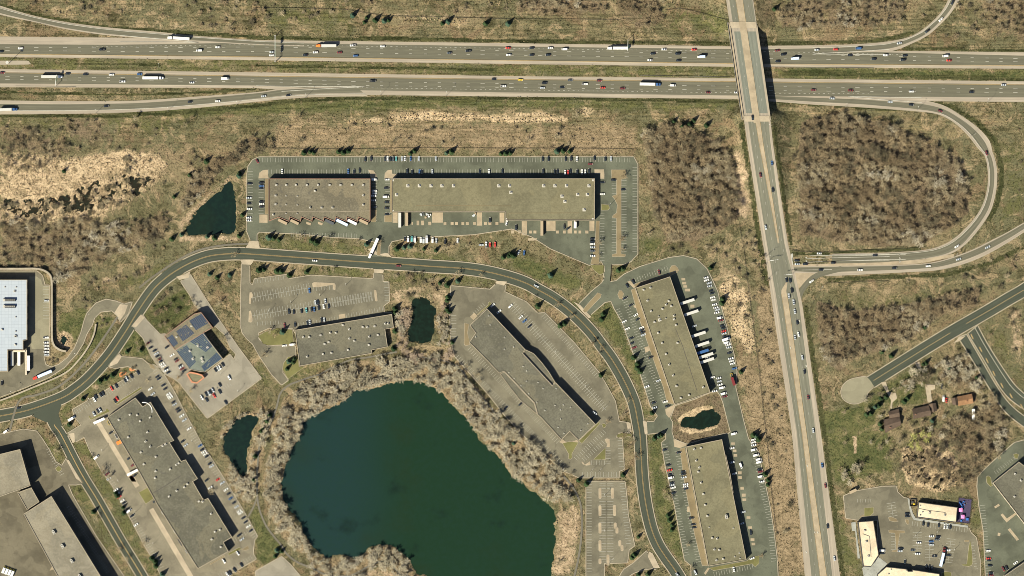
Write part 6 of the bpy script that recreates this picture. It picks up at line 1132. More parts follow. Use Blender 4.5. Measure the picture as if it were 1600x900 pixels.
# ------------------------------------------------------------------ poles, signs, signals, small things
LAND = [((190, 60), 'by the highway at the upper left'), ((60, 140), 'at the left end of the highway'), ((300, 165), 'by the ramp below the highway'), ((585, 25), 'above the highway, left of centre'), ((700, 35), 'above the highway, near centre'), ((880, 20), 'above the highway, left of the bridge'), ((560, 150), 'below the highway, near the ramp merge'), ((900, 190), 'on the dry slope below the highway'), ((1080, 190), 'left of the lower bridge end'), ((1215, 15), 'right of the upper bridge end'), ((1400, 60), 'inside the upper right ramp'), ((1330, 165), 'along the top of the loop ramp'), ((1530, 260), 'along the right of the loop ramp'), ((1350, 400), 'along the ramp end at the junction'), ((1215, 420), 'at the bridge road junction'), ((1460, 430), 'in the dry field right of the junction'),
 ((350, 360), 'along the foot of the triangular pond'), ((378, 275), 'right of the triangular pond'), ((310, 260), 'among the scrub left of the triangular pond'), ((150, 290), 'in the marsh at the left'), ((480, 235), 'above the brown warehouse car park'), ((690, 235), 'above the left half of the longest warehouse'), ((870, 235), 'above the right half of the longest warehouse'), ((430, 372), 'on the verge near the left warehouse drive'), ((500, 380), 'on the verge below the brown warehouse'), ((580, 380), 'by the drive with the white truck'), ((660, 390), 'on the verge below the parked white vans'), ((800, 395), 'on the verge below the dock yard'), ((460, 425), 'between the curved road and the tilted car park'), ((345, 430), 'right of the bend of the curved road'), ((560, 430), 'on the verge above the tilted car park'), ((700, 435), 'above right of the lily pond'), ((850, 490), 'between the diagonal block and the curved road'), ((930, 580), 'right of the diagonal block lot'), ((980, 640), 'at the lower drive of the diagonal block'), ((940, 490), 'on the grass by the split drive'), ((970, 420), 'at the drive below the long car park strip'), ((1000, 560), 'left of the upper east warehouse'), ((1025, 680), 'at the drive between the two east warehouses'), ((1045, 830), 'left of the lowest east warehouse'), ((1120, 470), 'right of the upper east warehouse'), ((1155, 570), 'at the scrub edge below the row of vans'), ((1185, 730), 'right of the lowest east warehouse'), ((1150, 890), 'below the lowest east warehouse'),
 ((960, 800), 'by the lot with pale islands'), ((900, 750), 'above the lot with pale islands'), ((615, 490), 'beside the small lily pond'), ((700, 500), 'right of the small lily pond'), ((445, 520), 'left of the grey lake building'), ((455, 565), 'below the left end of the grey lake building'), ((415, 650), 'along the lake path at the left'), ((400, 745), 'by the path right of the small pond'), ((430, 870), 'on the lawn by the lower lake shore'), ((390, 890), 'at the bottom below the stepped building'), ((250, 600), 'on the verges above the stepped building'), ((160, 590), 'between the curved road and the small lot'), ((110, 650), 'by the junction of the side road'), ((145, 790), 'along the side road by the tall buildings'), ((180, 800), 'along the verge of the stepped building'), ((245, 880), 'below left of the stepped building'), ((80, 690), 'between the tall building and the side road'), ((200, 545), 'on the lawn left of the solar roofed building'), ((280, 470), 'on the lawn above the solar roofed building'), ((360, 480), 'on the strip right of the solar roofed building'), ((90, 610), 'by the truck drive of the white plant'), ((140, 470), 'inside the loop of the truck drive'), ((1450, 560), 'below the local road, above the houses'), ((1395, 660), 'around the house nearest the cul-de-sac'), ((1460, 660), 'around the middle house'), ((1510, 640), 'around the orange roofed house'), ((1530, 560), 'beside the twin roads at the right'), ((1580, 560), 'on the tan slope at the right edge'), ((1330, 720), 'on the lawn above the shops'), ((1390, 790), 'in the shop car park'), ((1480, 850), 'at the right of the shop car park'), ((1560, 860), 'in the dark lot at the lower right'), ((1370, 500), 'in the dry field below the on-ramp'), ((1180, 600), 'in the scrub strip beside the divided road'), ((1210, 800), 'at the lower end of the scrub strip'), ((740, 600), 'between the lake and the diagonal block'), ((760, 500), 'at the left end of the diagonal block')]
PEND = []
def pend(o, base, p): PEND.append((o, base, p))
def flush_labels():
    g = defaultdict(list)
    for o, base, p in PEND:
        k = min(range(len(LAND)), key=lambda i: (LAND[i][0][0]-p[0])**2+(LAND[i][0][1]-p[1])**2); g[(base, k)].append((o, p))
    for (base, k), l in g.items():
        l.sort(key=lambda q: q[1][0])
        for i, (o, p) in enumerate(l):
            o['label'] = f'{base} {LAND[k][1]}' if len(l) == 1 else f'{ordinal(i)} {base} from left, {LAND[k][1]}'
def lamp_post(p, ang, h=11.0, arm=2.6, zb=0.0):
    r = empty('street_lamp', p, zb, R(ang), category='street lamp', group='street lamps'); mb = MB(); mb.tube((0, 0, -.3), (0, 0, h), .16, .09, 8); mb.box(0, 0, 0, .6, .5, .5); mb.build('pole', M['pole'], r)
    mb = MB(); mb.tube((0, 0, h), (arm, 0, h+.4), .07, .06, 6); mb.build('arm', M['pole'], r); mb = MB(); mb.box(arm+.3, 0, h+.3, h+.5, .9, .4); mb.build('lamp_head', M['metal'], r); pend(r, 'slim steel street lamp', p)
for s, a in ((T('A1', '600,708'), 80), (T('A1', '1050,695'), 80), (T('A1', '1480,655'), 80), (T('B1', '310,610'), 80), (T('B1', '780,592'), 85), (T('B1', '1190,597'), 85), (T('D1', '485,668'), 80), (T('D1', '930,690'), 80), (T('D1', '1370,640'), 90), (T('D1', '1270,850'), 30), (T('C2', '606,388'), 60), (E(1190, 370, '60,245'), 10), (E(1190, 370, '65,540'), 20), (E(780, 540, '1395,530'), 45), (E(0, 420, '1085,565'), 0), (E(0, 520, '985,270'), 160), (E(0, 520, '185,750'), 150), (T('C4', '615,800'), 40), (T('D1', '20,785'), 170), (T('A1', '995,420'), 90), (T('D2', '1165,705'), 60), (T('D2', '305,760'), 90), (E(1190, 370, '690,360'), 90), (T('D3', '325,10'), 60), (T('C4', '495,245'), 60), (T('C4', '545,245'), 60), (T('D4', '1050,640'), 90), (T('D4', '1035,785'), 90), (T('A3', '550,705'), 60), (T('C2', '1570,720'), 20)): lamp_post(s[0], a, zb=gz(s[0]))
for p_ in P('455,473 540,446 500,462 420,487 820,500 868,552 915,605 942,640 345,585 372,612 330,618 1429,838 1466,874 1490,860 944,775 944,830 160,705 185,752 212,800 240,850 300,690 345,760 880,735 770,640'): lamp_post(p_, 90, h=8, arm=1.2)
hm = empty('high_mast_lamp', T('A1', '57,395')[0], 0, label='tall lamp mast on the paved patch in the left highway median', category='lamp mast'); mb = MB(); mb.tube((0, 0, -.3), (0, 0, 17), .3, .14, 10); mb.build('pole', M['pole'], hm); mb = MB(); [mb.box(math.cos(t)*1.2, math.sin(t)*1.2, 16.6, 16.9, .8, .5, t) for t in np.linspace(0, 5.2, 6)]; mb.tube((0, 0, 16.7), (0, 0, 16.8), 1.2, 1.2, 12); mb.build('lamp_head', M['metal'], hm)
slab('paved_patch', smooth(T('A1', '-60,380 160,379 180,385 186,394 175,403 -60,405'), 3), 'shoulder', .2)
def sign_bridge():
    a, b = W((430.3, 56)), W((430.6, 97)); r = empty('sign_gantry', (430.5, 76), 0, label='white truss sign gantry spanning the upper carriageway', category='sign gantry'); mb = MB()
    for y in (a[1], b[1]): [mb.tube((a[0]+s, y, 0), (a[0]+s*.6, y, 8.2), .2, .2, 8) for s in (-.6, .6)]
    part('post', mb, M['metal'], r); mb = MB(); n = 9
    for k in range(n+1):
        y = b[1]+(a[1]-b[1])*k/n
        for sx, z in ((-.6, 7), (.6, 7), (-.6, 8.2), (.6, 8.2)):
            if k < n: mb.tube((a[0]+sx, y, z), (a[0]+sx, y+(a[1]-b[1])/n, z), .08, .08, 5)
        mb.tube((a[0]-.6, y, 7), (a[0]+.6, y, 8.2), .07, .07, 4); mb.tube((a[0]+.6, y, 7), (a[0]-.6, y, 8.2), .07, .07, 4)
    part('truss', mb, M['metal'], r)
    for y0, w_ in ((0.3, 6), (0.62, 5)): mb = MB(); y = b[1]+(a[1]-b[1])*y0; mb.box(a[0]+.85, y, 6.0, 9.4, .14, w_); part('sign_panel', mb, M['sign'], r)
sign_bridge()
def sign_arm(p, q, label):
    r = empty('overhead_sign', p, 0, label=label, category='road sign', group='overhead sign arms'); a, b = W(p), W(q); mb = MB(); mb.tube((*a, 0), (*a, 8), .25, .2, 8); part('post', mb, M['metal'], r); mb = MB(); d = Vector((b[0]-a[0], b[1]-a[1])).normalized()
    for z in (6.8, 7.7): mb.tube((*a, z), (*b, z), .16, .14, 6)
    part('arm', mb, M['white_obj'], r); mb = MB(); m = Vector(a).lerp(Vector(b), .65); mb.box(m.x+.3, m.y, 5.8, 8.6, .15, 4.2); part('sign_panel', mb, M['sign'], r)
sign_arm(T('C1', '724,250')[0], T('C1', '722,322')[0], 'white sign arm reaching over the upper carriageway beside a white truck'); sign_arm(T('A1', '350,540')[0], T('A1', '358,470')[0], 'white sign arm reaching over the lower carriageway at the far left')
def signal(p, q, label):
    z0 = road_z(*p); r = empty('traffic_signal', p, z0, label=label, category='traffic light', group='traffic signal mast arms'); l = r.location; a, b = W(p), W(q); mb = MB(); mb.v = []; mb.tube((*a, z0-.3), (*a, z0+6.5), .22, .16, 8); part('pole', mb, M['metal'], r); mb = MB(); mb.tube((*a, z0+6.0), (*b, z0+6.4), .2, .12, 8); part('mast_arm', mb, M['white_obj'], r)
    for t in (.55, .8, .98): x, y = Vector(a).lerp(Vector(b), t); mb = MB(); mb.box(x, y, z0+5.4, z0+6.5, .36, .36); mb.box(x, y-.2, z0+5.5, z0+6.4, .22, .1); part('signal_head', mb, M['black'], r)
signal(E(1190, 370, '88,302')[0], E(1190, 370, '207,284')[0], 'white traffic signal arm on the left of the bridge road junction'); signal(E(1190, 370, '385,465')[0], E(1190, 370, '275,478')[0], 'white traffic signal arm at the lower right of the junction'); signal(E(1190, 370, '378,210')[0], E(1190, 370, '388,290')[0], 'traffic signal arm above the queue on the ramp end')
# playground
pg = empty('play_structure', E(1320, 760, '1470,225')[0], .4, label='blue climbing structure on the upper half of the purple playground', category='play equipment'); mb = MB(); rp = random.Random(3)
for k in range(6): mb.box(rp.uniform(-2.6, 2.6), rp.uniform(-3, 3), .1, rp.uniform(.8, 2.2), rp.uniform(.6, 1.8), rp.uniform(.5, 1.4), rp.uniform(0, 3))
mb.tube((-3, 2, 2), (1, -3, .3), .4, .4, 8); mb.build('slide_tower', M['blue_play'], pg)
pg2 = empty('play_structure', E(1320, 760, '1500,408')[0], .4, label='small blue play pieces on the lower half of the purple playground', category='play equipment'); mb = MB(); mb.box(2.2, 0, 0, 1.4, 2.2, 2.4); mb.box(-3.4, -1.5, 0, 1, 1.6, 1.6); mb.tube((-3, -1, 1), (-1, 1, .2), .3, .3, 8); mb.build('play_blocks', M['blue_play'], pg2)
for p, lb in (('1445,292', 'pink square sunshade on the upper half of the purple playground'), ('1470,376', 'pink square sunshade on the lower half of the purple playground')):
    r = empty('sunshade', E(1320, 760, p)[0], .4, label=lb, category='sunshade', group='pink sunshades'); mb = MB(); [mb.tube((sx*1.4, sy*1.4, 0), (sx*1.4, sy*1.4, 2.5), .07, .07, 6) for sx in (-1, 1) for sy in (-1, 1)]; mb.build('post', M['pole'], r); mb = MB(); mb.box(0, 0, 2.5, 2.6, 3.3, 3.3); mb.box(0, 0, 2.6, 3.1, 3.2, 3.2, 0, 0, .1); mb.build('canopy', M['pink'], r)
r = empty('bin_enclosure', E(1320, 760, '850,205')[0], 0, label='dark walled bin enclosure left of the playground shop block', category='bin enclosure'); mb = MB()
for x, y, lx, ly in ((-2.9, 0, .3, 6.6), (2.9, 0, .3, 6.6), (0, 3.2, 5.6, .3), (0, -3.2, 5.6, .3)): mb.box(x, y, 0, 2, lx, ly)
mb.build('wall', M['wall_dark'], r); mb = MB(); mb.box(-.5, .8, .1, 1.5, 2.2, 1.5); mb.build('bin', M['bed'], r); mb = MB(); mb.box(.9, -1.2, .1, 1.4, 1.5, 1.2); mb.build('bin', paint('y'), r)
def skip(p, a, c, label, L_=5.5, w_=2.3):
    r = empty('skip_container', p, .32, R(a), label=label, category='skip', group='waste containers'); mb = MB(); mb.box(0, 0, .1, 1.5, L_, w_, 0, 0, 1.04); mb.build('bin', paint(c), r); mb = MB(); mb.box(0, 0, 1.49, 1.53, L_*.94, w_*.88); mb.build('lid', M['bed'] if c != 'o' else paint(c), r)
skip(E(130, 640, '450,410')[0], 25, 'o', 'bright orange skip beside the dock wall of the stepped building', 4.6, 3); skip(E(130, 640, '322,165')[0], -60, 'y', 'yellow and white equipment by the upper white dock canopy', 4, 1.6); skip(E(130, 640, '420,330')[0], -60, 'a', 'pale grey machinery above the orange skip', 4.5, 2.4); skip(E(230, 780, '385,505', 7.5)[0], -58, 'n', 'long cream container at the lower dock of the stepped building', 8, 1.6); skip(E(230, 780, '332,375', 7.5)[0], -58, 's', 'pale plant unit in the middle of the lower dock wall', 3.6, 2.6); skip(E(230, 780, '468,605', 7.5)[0], -58, 's', 'pale plant unit at the lower end of the dock wall', 3.6, 2.6); skip(E(230, 780, '188,155', 7.5)[0], -58, 's', 'pale plant unit at the upper end of the lower dock', 3.4, 2.2); skip(E(960, 500, '1465,690')[0], -70, 'y', 'yellow digger body at the scrub edge below the parked cars', 3.5, 2)
for i, (x, y, c) in enumerate(((460, 205, 's'), (490, 190, 'g'), (520, 235, 'n'), (545, 205, 's'), (1125, 215, 'w'), (1140, 195, 's'), (570, 215, 'n'))):
    o = MB(); rp = random.Random(i); [o.box(rp.uniform(-1, 1), rp.uniform(-1.2, 1.2), 0, rp.uniform(.6, 1.5), rp.uniform(.8, 1.8), rp.uniform(.8, 1.6), rp.uniform(0, 3)) for k in range(3)]
    q = o.build('pallet_stack', paint(c), None, label=f"{ordinal(i)} heap of pallets and crates from the left, below the longest warehouse", category='pallets', group='yard clutter at the longest warehouse'); q.location = (*W(sorted([E(600, 310, f'{a},{b}')[0] for a, b, _ in ((460, 205, 0), (490, 190, 0), (520, 235, 0), (545, 205, 0), (1125, 215, 0), (1140, 195, 0), (570, 215, 0))])[i]), .3)
# ------------------------------------------------------------------ trees
def tree_arrays(seed, R0=4.0, H=9.0, nb=28, nt=105, w=0.19, flat=0.55):
    r = random.Random(seed); v = []; f = []
    def tri(a, b, wd):
        a, b = Vector(a), Vector(b); d = (b-a).normalized(); s = d.cross(Vector((r.uniform(-.6, .6), r.uniform(-.6, .6), 1))).normalized()*wd; o = len(v); v.extend([tuple(a-s), tuple(a+s), tuple(b+s*.25), tuple(b-s*.25)]); f.append((o, o+1, o+2, o+3))
    lob = [(r.uniform(0, 6.28), r.uniform(.75, 1.2)) for _ in range(7)]
    def rad(t): return min(l for a, l in [(a, l+.5*(1-math.cos(t-a))) for a, l in lob])
    for i in range(nb):
        t = r.uniform(0, 2*math.pi); el = r.uniform(.05, 1.4); k = rad(t); tip = Vector((math.cos(t)*math.cos(el)*R0*k, math.sin(t)*math.cos(el)*R0*k, H*.42+math.sin(el)*H*.5*r.uniform(.8, 1.05))); b0 = Vector((0, 0, H*r.uniform(.22, .5))); mid = b0.lerp(tip, .5)+Vector((r.uniform(-.4, .4), r.uniform(-.4, .4), r.uniform(.2, .7)))
        tri(b0, mid, w*.85); tri(mid, tip, w*.6)
        for q in range(nt//nb):
            s0 = mid.lerp(tip, r.uniform(.1, 1.0)); a = r.uniform(0, 6.28); L_ = r.uniform(.8, 2.3); tri(s0, s0+Vector((math.cos(a)*L_, math.sin(a)*L_, r.uniform(-.1, 1.0))), w*r.uniform(.4, 1.0))
    return np.array(v), np.array(f)
def conifer_arrays(seed, R0=3.0, H=8.5, n=230):
    r = random.Random(seed); v = []; f = []
    for i in range(n):
        t = r.random()**.8; z = H*(.08+.92*t); k = R0*(1-t)**.85*r.uniform(.75, 1.1)+.15; a = i*2.39996+r.uniform(-.3, .3); wd = .42+.35*(1-t); d = Vector((math.cos(a), math.sin(a), 0)); s = Vector((-d.y, d.x, 0))*wd; b = Vector((0, 0, z+.35)); m = d*k*.55+Vector((0, 0, z)); e_ = d*k+Vector((0, 0, z-.35-.3*(1-t))); o = len(v); v.extend([tuple(b), tuple(m+s), tuple(e_), tuple(m-s)]); f.append((o, o+1, o+2, o+3))
    return np.array(v), np.array(f)
def trunk_mesh(h, r0, limbs=4, seed=0):
    mb = MB(); r = random.Random(seed); mb.tube((0, 0, -.3), (0, 0, h), r0, r0*.5, 7)
    for k in range(limbs): a = r.uniform(0, 6.28); mb.tube((0, 0, h*r.uniform(.5, .9)), (math.cos(a)*h*.4, math.sin(a)*h*.4, h*r.uniform(1.1, 1.4)), r0*.4, r0*.15, 5)
    return mb.me('trunk')
TA = [tree_arrays(s) for s in range(6)]; LA = [tree_arrays(70+s, nb=26, nt=84, w=.27) for s in range(5)]; SA = [tree_arrays(20+s, nb=22, nt=80, w=.17) for s in range(4)]; BA = [tree_arrays(40+s, R0=1.6, H=2.2, nb=24, nt=90, w=.16) for s in range(4)]; CA = [conifer_arrays(s) for s in range(5)]
MC = {}
def crown_mesh(arr, i, key, mat):
    k = (key, i, mat)
    if k not in MC:
        me = mesh('crown', arr[i][0], [tuple(q) for q in arr[i][1]]); me.materials.append(M[mat]); MC[k] = me
    return MC[k]
TR = [trunk_mesh(4.5, .28, 5, s) for s in range(3)]; TS = [trunk_mesh(2.8, .12, 3, s) for s in range(2)]; TC = [trunk_mesh(7.0, .2, 0, 0)]
for m_ in TR+TS+TC: m_.materials.append(M['wood'])
def tree(name, p, sc, crown, trunk, cat, group, label=None, base=None, zs=1.0):
    r = empty(name, p, gz(p), rng.uniform(0, 6.28), category=cat, group=group, label=label); r.scale = (sc, sc, sc*zs); link('trunk', trunk, None, r); link('crown', crown, None, r)
    if base: pend(r, base, p)
    return r
WSPEC = {'loop': (6.6, 1.8, 4.6, 'twig_brown', 'bare brown tree in the round wood inside the loop ramp'), 'mid': (6.4, 1.8, 4.8, 'twig_grey', 'bare grey brown tree in the dense wood right of the long car park'), 'se': (6.6, 1.6, 4.4, 'twig_grey', 'bare grey tree in the wood above the cul-de-sac'), 'shore_w': (7.2, 2.2, 4.8, 'twig_pale', 'pale bare tree in the belt round the lake'), 'shore_s': (6.6, 2.0, 4.4, 'twig_pale', 'pale bare tree on the bottom shore of the lake'), 'west': (6.8, 1.5, 4.4, 'twig_grey', 'bare grey tree in the wood below the marsh'), 'strip': (7, 1.8, 4.4, 'twig_grey', 'bare tree in the diagonal belt beside the triangular pond'), 'nw': (10, 2, 3.4, 'twig_brown', 'low bare tree in the scrub at the left edge'), 'nw2': (15, 1.6, 3.0, 'twig_brown', 'low bare tree in the scrub below the left ramp'), 'ne': (9, 1.8, 3.8, 'twig_brown', 'bare scrub tree inside the upper right ramp'), 'ne2': (9, 2, 3.8, 'twig_brown', 'bare scrub tree in the upper right corner'), 'n': (9, 2, 3.8, 'twig_brown', 'bare scrub tree at the top edge left of the bridge'), 'n2': (7, 2.4, 4.2, 'twig_brown', 'bare tree in the small round wood at the top edge'), 'homes': (8.5, 2.6, 4.8, 'twig_grey', 'bare grey tree in the woodland below the houses'), 'homes2': (9, 2.4, 4.4, 'twig_pale', 'pale bare tree above the orange roofed house'), 'homes3': (12, 2.6, 4.0, 'twig_pale', 'pale bare tree on the lawn beside the divided road'), 'homes4': (12, 2.6, 4.4, 'twig_pale', 'pale bare tree above the middle house'), 'pond_n': (6.4, 2.2, 3.8, 'twig_pink', 'pinkish bare tree round the small lily pond'), 'pond_ne': (6.5, 2, 3.2, 'twig_pink', 'pinkish bare tree on the right bank of the small lily pond'), 'pond_sw': (6.8, 2.2, 3.8, 'twig_pale', 'pale bare tree round the pond left of the lake path'), 'sliver': (16, 1.8, 3.2, 'twig_brown', 'bare scrub tree in the strip beside the divided road'), 'w_lot': (14, 2.2, 3.6, 'twig_grey', 'bare tree on the lawn left of the solar roofed building')}
def tmat(mt, p):
    n = vnoise(np.array([p[0]]), np.array([p[1]]), 34, 51)[0]*.75+rng.random()*.3
    if mt in ('twig_brown', 'twig_grey'): return 'twig_silver' if n > .80 else 'twig_grey' if n > .55 else 'twig_brown' if n > .3 else 'bush'
    return mt if n > .42 else 'twig_silver'
ALL = []
for k, (sp, r0, r1, mt, lb) in WSPEC.items():
    poly = WOODS[k]; xs = [p[0] for p in poly]; ys_ = [p[1] for p in poly]; row = 0; yy = min(ys_)
    while yy < max(ys_):
        xx = min(xs)+(row % 2)*sp/2
        while xx < max(xs):
            p = (xx+rng.uniform(-.6, .6)*sp, yy+rng.uniform(-.6, .6)*sp)
            if inside([p[0]], [p[1]], poly)[0] and -20 < p[0] < 1620 and -20 < p[1] < 920 and vnoise(np.array([p[0]]), np.array([p[1]]), 13, 31)[0] > .27: ALL.append((rng.uniform(r0, r1), p, mt, lb, k))
            xx += sp
        yy += sp*.88; row += 1
px_ = np.array([a[1][0] for a in ALL]); py_ = np.array([a[1][1] for a in ALL]); bad = np.zeros(len(ALL), bool)
for poly in PAVED: bad |= inside(px_, py_, poly)
for n_, poly, m_, z_ in WATERS: bad |= inside(px_, py_, poly)
ALL = [a for a, b in zip(ALL, bad) if not b]; ALL.sort(key=lambda a: -a[0]); NIND = 296
zz = ground_h(np.array([a[1][0] for a in ALL]), np.array([a[1][1] for a in ALL])) if ALL else []
for i, (r_, p, mt, lb, k) in enumerate(ALL[:NIND]):
    q = rng.randrange(6); m2 = tmat(mt, p)
    tree('bare_tree', p, r_/4, crown_mesh(LA, q % 5, 'l', m2) if 'pale' in m2 or 'silver' in m2 else crown_mesh(TA, q, 't', m2), TR[q % 3], 'tree', 'trees: '+lb, lb, zs=rng.uniform(.8, 1.15))
def stuff_mesh(name, items, mats, **props):
    """items: (verts, faces, material index) already placed; joined into one object"""
    vs_, fs_, ms_ = [], [], []; o = 0
    for v_, f_, m_ in items: vs_.append(v_); fs_.append(f_+o); ms_.append(np.full(len(f_), m_)); o += len(v_)
    v_ = np.concatenate(vs_); f_ = np.concatenate(fs_); k = f_.shape[1]; me = bpy.data.meshes.new(name); me.vertices.add(len(v_)); me.vertices.foreach_set('co', v_.ravel()); me.loops.add(f_.size); me.loops.foreach_set('vertex_index', f_.ravel()); me.polygons.add(len(f_)); me.polygons.foreach_set('loop_start', np.arange(0, f_.size, k)); me.polygons.foreach_set('loop_total', np.full(len(f_), k)); me.polygons.foreach_set('material_index', np.concatenate(ms_)); me.update(calc_edges=True)
    return link(name, me, mats, None, kind='stuff', **props)
def placed(arr, p, sc, z, zs=1.0):
    a = rng.uniform(0, 6.28); c, s = math.cos(a), math.sin(a); v_, f_ = arr; x, y = W(p); return np.stack([x+(v_[:, 0]*c-v_[:, 1]*s)*sc, y+(v_[:, 0]*s+v_[:, 1]*c)*sc, z+v_[:, 2]*sc*zs], -1), f_
tm = ['twig_grey', 'twig_brown', 'twig_pale', 'twig_pink', 'bush', 'twig_silver']; items = []
for (r_, p, mt, lb, k), z in zip(ALL[NIND:], zz[NIND:]): m_ = tmat(mt, p); v_, f_ = placed(LA[rng.randrange(5)] if m_ in ('twig_pale', 'twig_silver') else TA[rng.randrange(6)], p, r_/4, z, rng.uniform(.7, 1.05)); items.append((v_, f_, tm.index(m_)))
stuff_mesh('woodland', items, [M[m_] for m_ in tm], label='smaller bare trees filling the woods and the belt round the lake', category='woodland')
# conifers
CON = [('B1', '605,98 678,140 692,112 745,128 800,132 828,128 1165,148 1200,136 1435,150 1575,150'), ('C1', '1010,760 1062,790 1110,780 1135,755 1215,785'), ('D1', '40,60'), ('A2', '1090,330 1495,200 1495,185 1185,195 1290,110 1075,595 1135,568 1340,588 1295,580 1495,575 1515,445 400,170 1310,815 1358,835 1437,820'), ('B2', '80,585 110,590 145,598 300,56 338,50 360,56 515,50 545,55 575,45 345,605 375,618 990,45 965,60 1190,58 1220,50 1530,62 1560,62 1590,58 690,628 880,655 925,648 962,640 1050,655 1125,665 1580,700 1545,710 18,790 50,785 130,795 158,798 207,822 316,800 1150,870 1260,858 1195,882'), ('C2', '280,48 320,45 360,48 10,700 -10,690 240,822 665,790 690,780 1240,775'), ('C3', '160,115 325,222 300,235 570,165 560,195 1310,95 1315,70 1430,525 555,545 760,435 785,475 800,522 780,500 875,782'), ('E1', '65,650 100,642 35,660 1255,640 1285,650 1320,690 1400,1130'), ('C4', '890,40 920,30 695,268 790,655 765,770 750,785 790,890 850,890 415,302 465,325'), ('B3', '870,130 870,155 205,460 240,445 232,465 195,505 860,380 165,275 1195,78 1200,60 1190,130 1205,150 1225,340 870,270 85,795 70,830 45,880'), ('A3', '660,570 705,545 625,582 520,692 435,852 795,398 880,388'), ('A4', '585,500 770,472 775,505 735,400 725,385 950,790 970,810 975,835 1015,890'), ('D3', '985,470 970,478 710,400 770,425 980,245 1305,560 705,690 735,680 670,745 690,735 640,785 615,790 850,710 870,690 1025,830 700,850 710,880 1130,500'), ('B4', '130,740 120,778 160,745 1610,70'), ('E2', '190,140 205,200 240,260 235,320'), ('E3', '1405,490 1440,560 1435,620'), ('A5', '605,90 575,480')]
for tl_, s in CON:
    for p in (E(1020, 600, s) if tl_ == 'E1' else E(1020, 788, s) if tl_ == 'E2' else E(1020, 680, s) if tl_ == 'E3' else E(250, 670, '1190,340 1170,635 1265,30') if tl_ == 'A5' else T(tl_, s)):
        blue = rng.random() < .18; tree('conifer_tree', p, rng.uniform(.75, 1.15), crown_mesh(CA, rng.randrange(5), 'c', 'needle_b' if blue else 'needle'), TC[0], 'tree', 'conifers', base='blue green conifer' if blue else 'dark green conifer')
# sparse street trees
YT = [('B2', '275,580 450,590 630,610 775,620 1320,640 1195,642 1225,640 1175,650 400,790 435,795 480,790 965,830 1270,812 1410,818 1020,850 1100,840'), ('A2', '1465,690 1370,775 1420,870 1345,880'), ('C3', '140,60 285,105 370,175 505,350 560,380 540,410 700,785 725,700 690,800 600,830'), ('D4', '450,230 500,280 530,255 620,290 480,70 740,160'), ('C4', '740,40 760,60 730,90 780,150 700,20 310,500 965,400 990,420 950,370 1100,700 1560,775 290,815 370,260 240,150 260,180 1120,850'), ('A3', '1200,60 1180,90 1215,120 920,350 860,340 870,380 1120,560 1190,640 920,580 980,450 1390,310 1410,330 1300,40 1370,100'), ('B3', '90,270 120,290 50,420 300,620 1320,490 1380,540 1400,580 1440,660 1560,840'), ('C2', '1510,640 240,30 540,620 540,700 700,200 690,660 690,590 850,560 920,90'), ('A4', '650,240 690,280 640,270 300,20 320,40 350,120 480,380 600,540 740,740 800,790 560,170 900,690 1270,420 1320,370'), ('D3', '900,560 960,540 940,590 1000,550 880,590 1180,400 1220,420 1150,450 1230,600 1330,650 470,780 1380,300 980,610 780,640 1100,630 1230,540'), ('D2', '1520,740 1345,820'), ('B1', '260,740 880,870 940,880'), ('C1', '400,720 100,880'), ('A1', '1160,780 1200,740 1440,160 850,740')]
for tl_, s in YT:
    for p in T(tl_, s):
        q = rng.randrange(4); tree('young_tree', p, rng.uniform(.6, 1.05), crown_mesh(SA, q, 's', rng.choice(['twig_grey', 'twig_brown', 'twig_grey'])), TS[q % 2], 'tree', 'sparse bare street trees', base='sparse bare tree')
for p in T('D4', '905,30 960,15 930,75 985,50 890,75 945,100 1000,20'): tree('budding_tree', p, rng.uniform(.8, 1.1), crown_mesh(TA, rng.randrange(6), 't', 'twig_green'), TR[0], 'tree', 'yellow green trees', base='yellow green budding tree')
for p, q_, s_ in ((T('D3', '950,545')[0], 'bush', 1.5), (T('D3', '985,560')[0], 'bush', 1.3), (T('D3', '920,575')[0], 'bush', 1.2)): tree('leafy_tree', p, s_, crown_mesh(TA, rng.randrange(6), 't', 'twig_green' if False else 'bush'), TR[1], 'tree', 'dark crowned trees', base='dark crowned tree')
for tl_, s_ in (('D3', '600,700 640,680 700,660 820,620 860,640 900,640 850,590 1120,490 1160,470 1090,560 1130,590 1060,600 1160,600 1300,640 1330,700 1380,720 1340,780 1280,820 1240,860 900,860 860,840 960,840 1010,880 1100,800 1140,840 700,800 620,760 680,560'), ('D4', '640,60 700,90 740,60 590,200 560,230 480,240 760,130 820,60 1080,20 1150,60 1240,120 1300,60')):
    for p in T(tl_, s_):
        if any(inside([p[0]], [p[1]], a)[0] for a in BLD+PAVED): continue
        tree('garden_tree', p, rng.uniform(.6, 1.15), crown_mesh(TA, rng.randrange(6), 't', rng.choice(['twig_grey', 'twig_pale', 'twig_brown', 'bush'])), TR[1], 'tree', 'bare trees round the houses', base='bare garden tree')
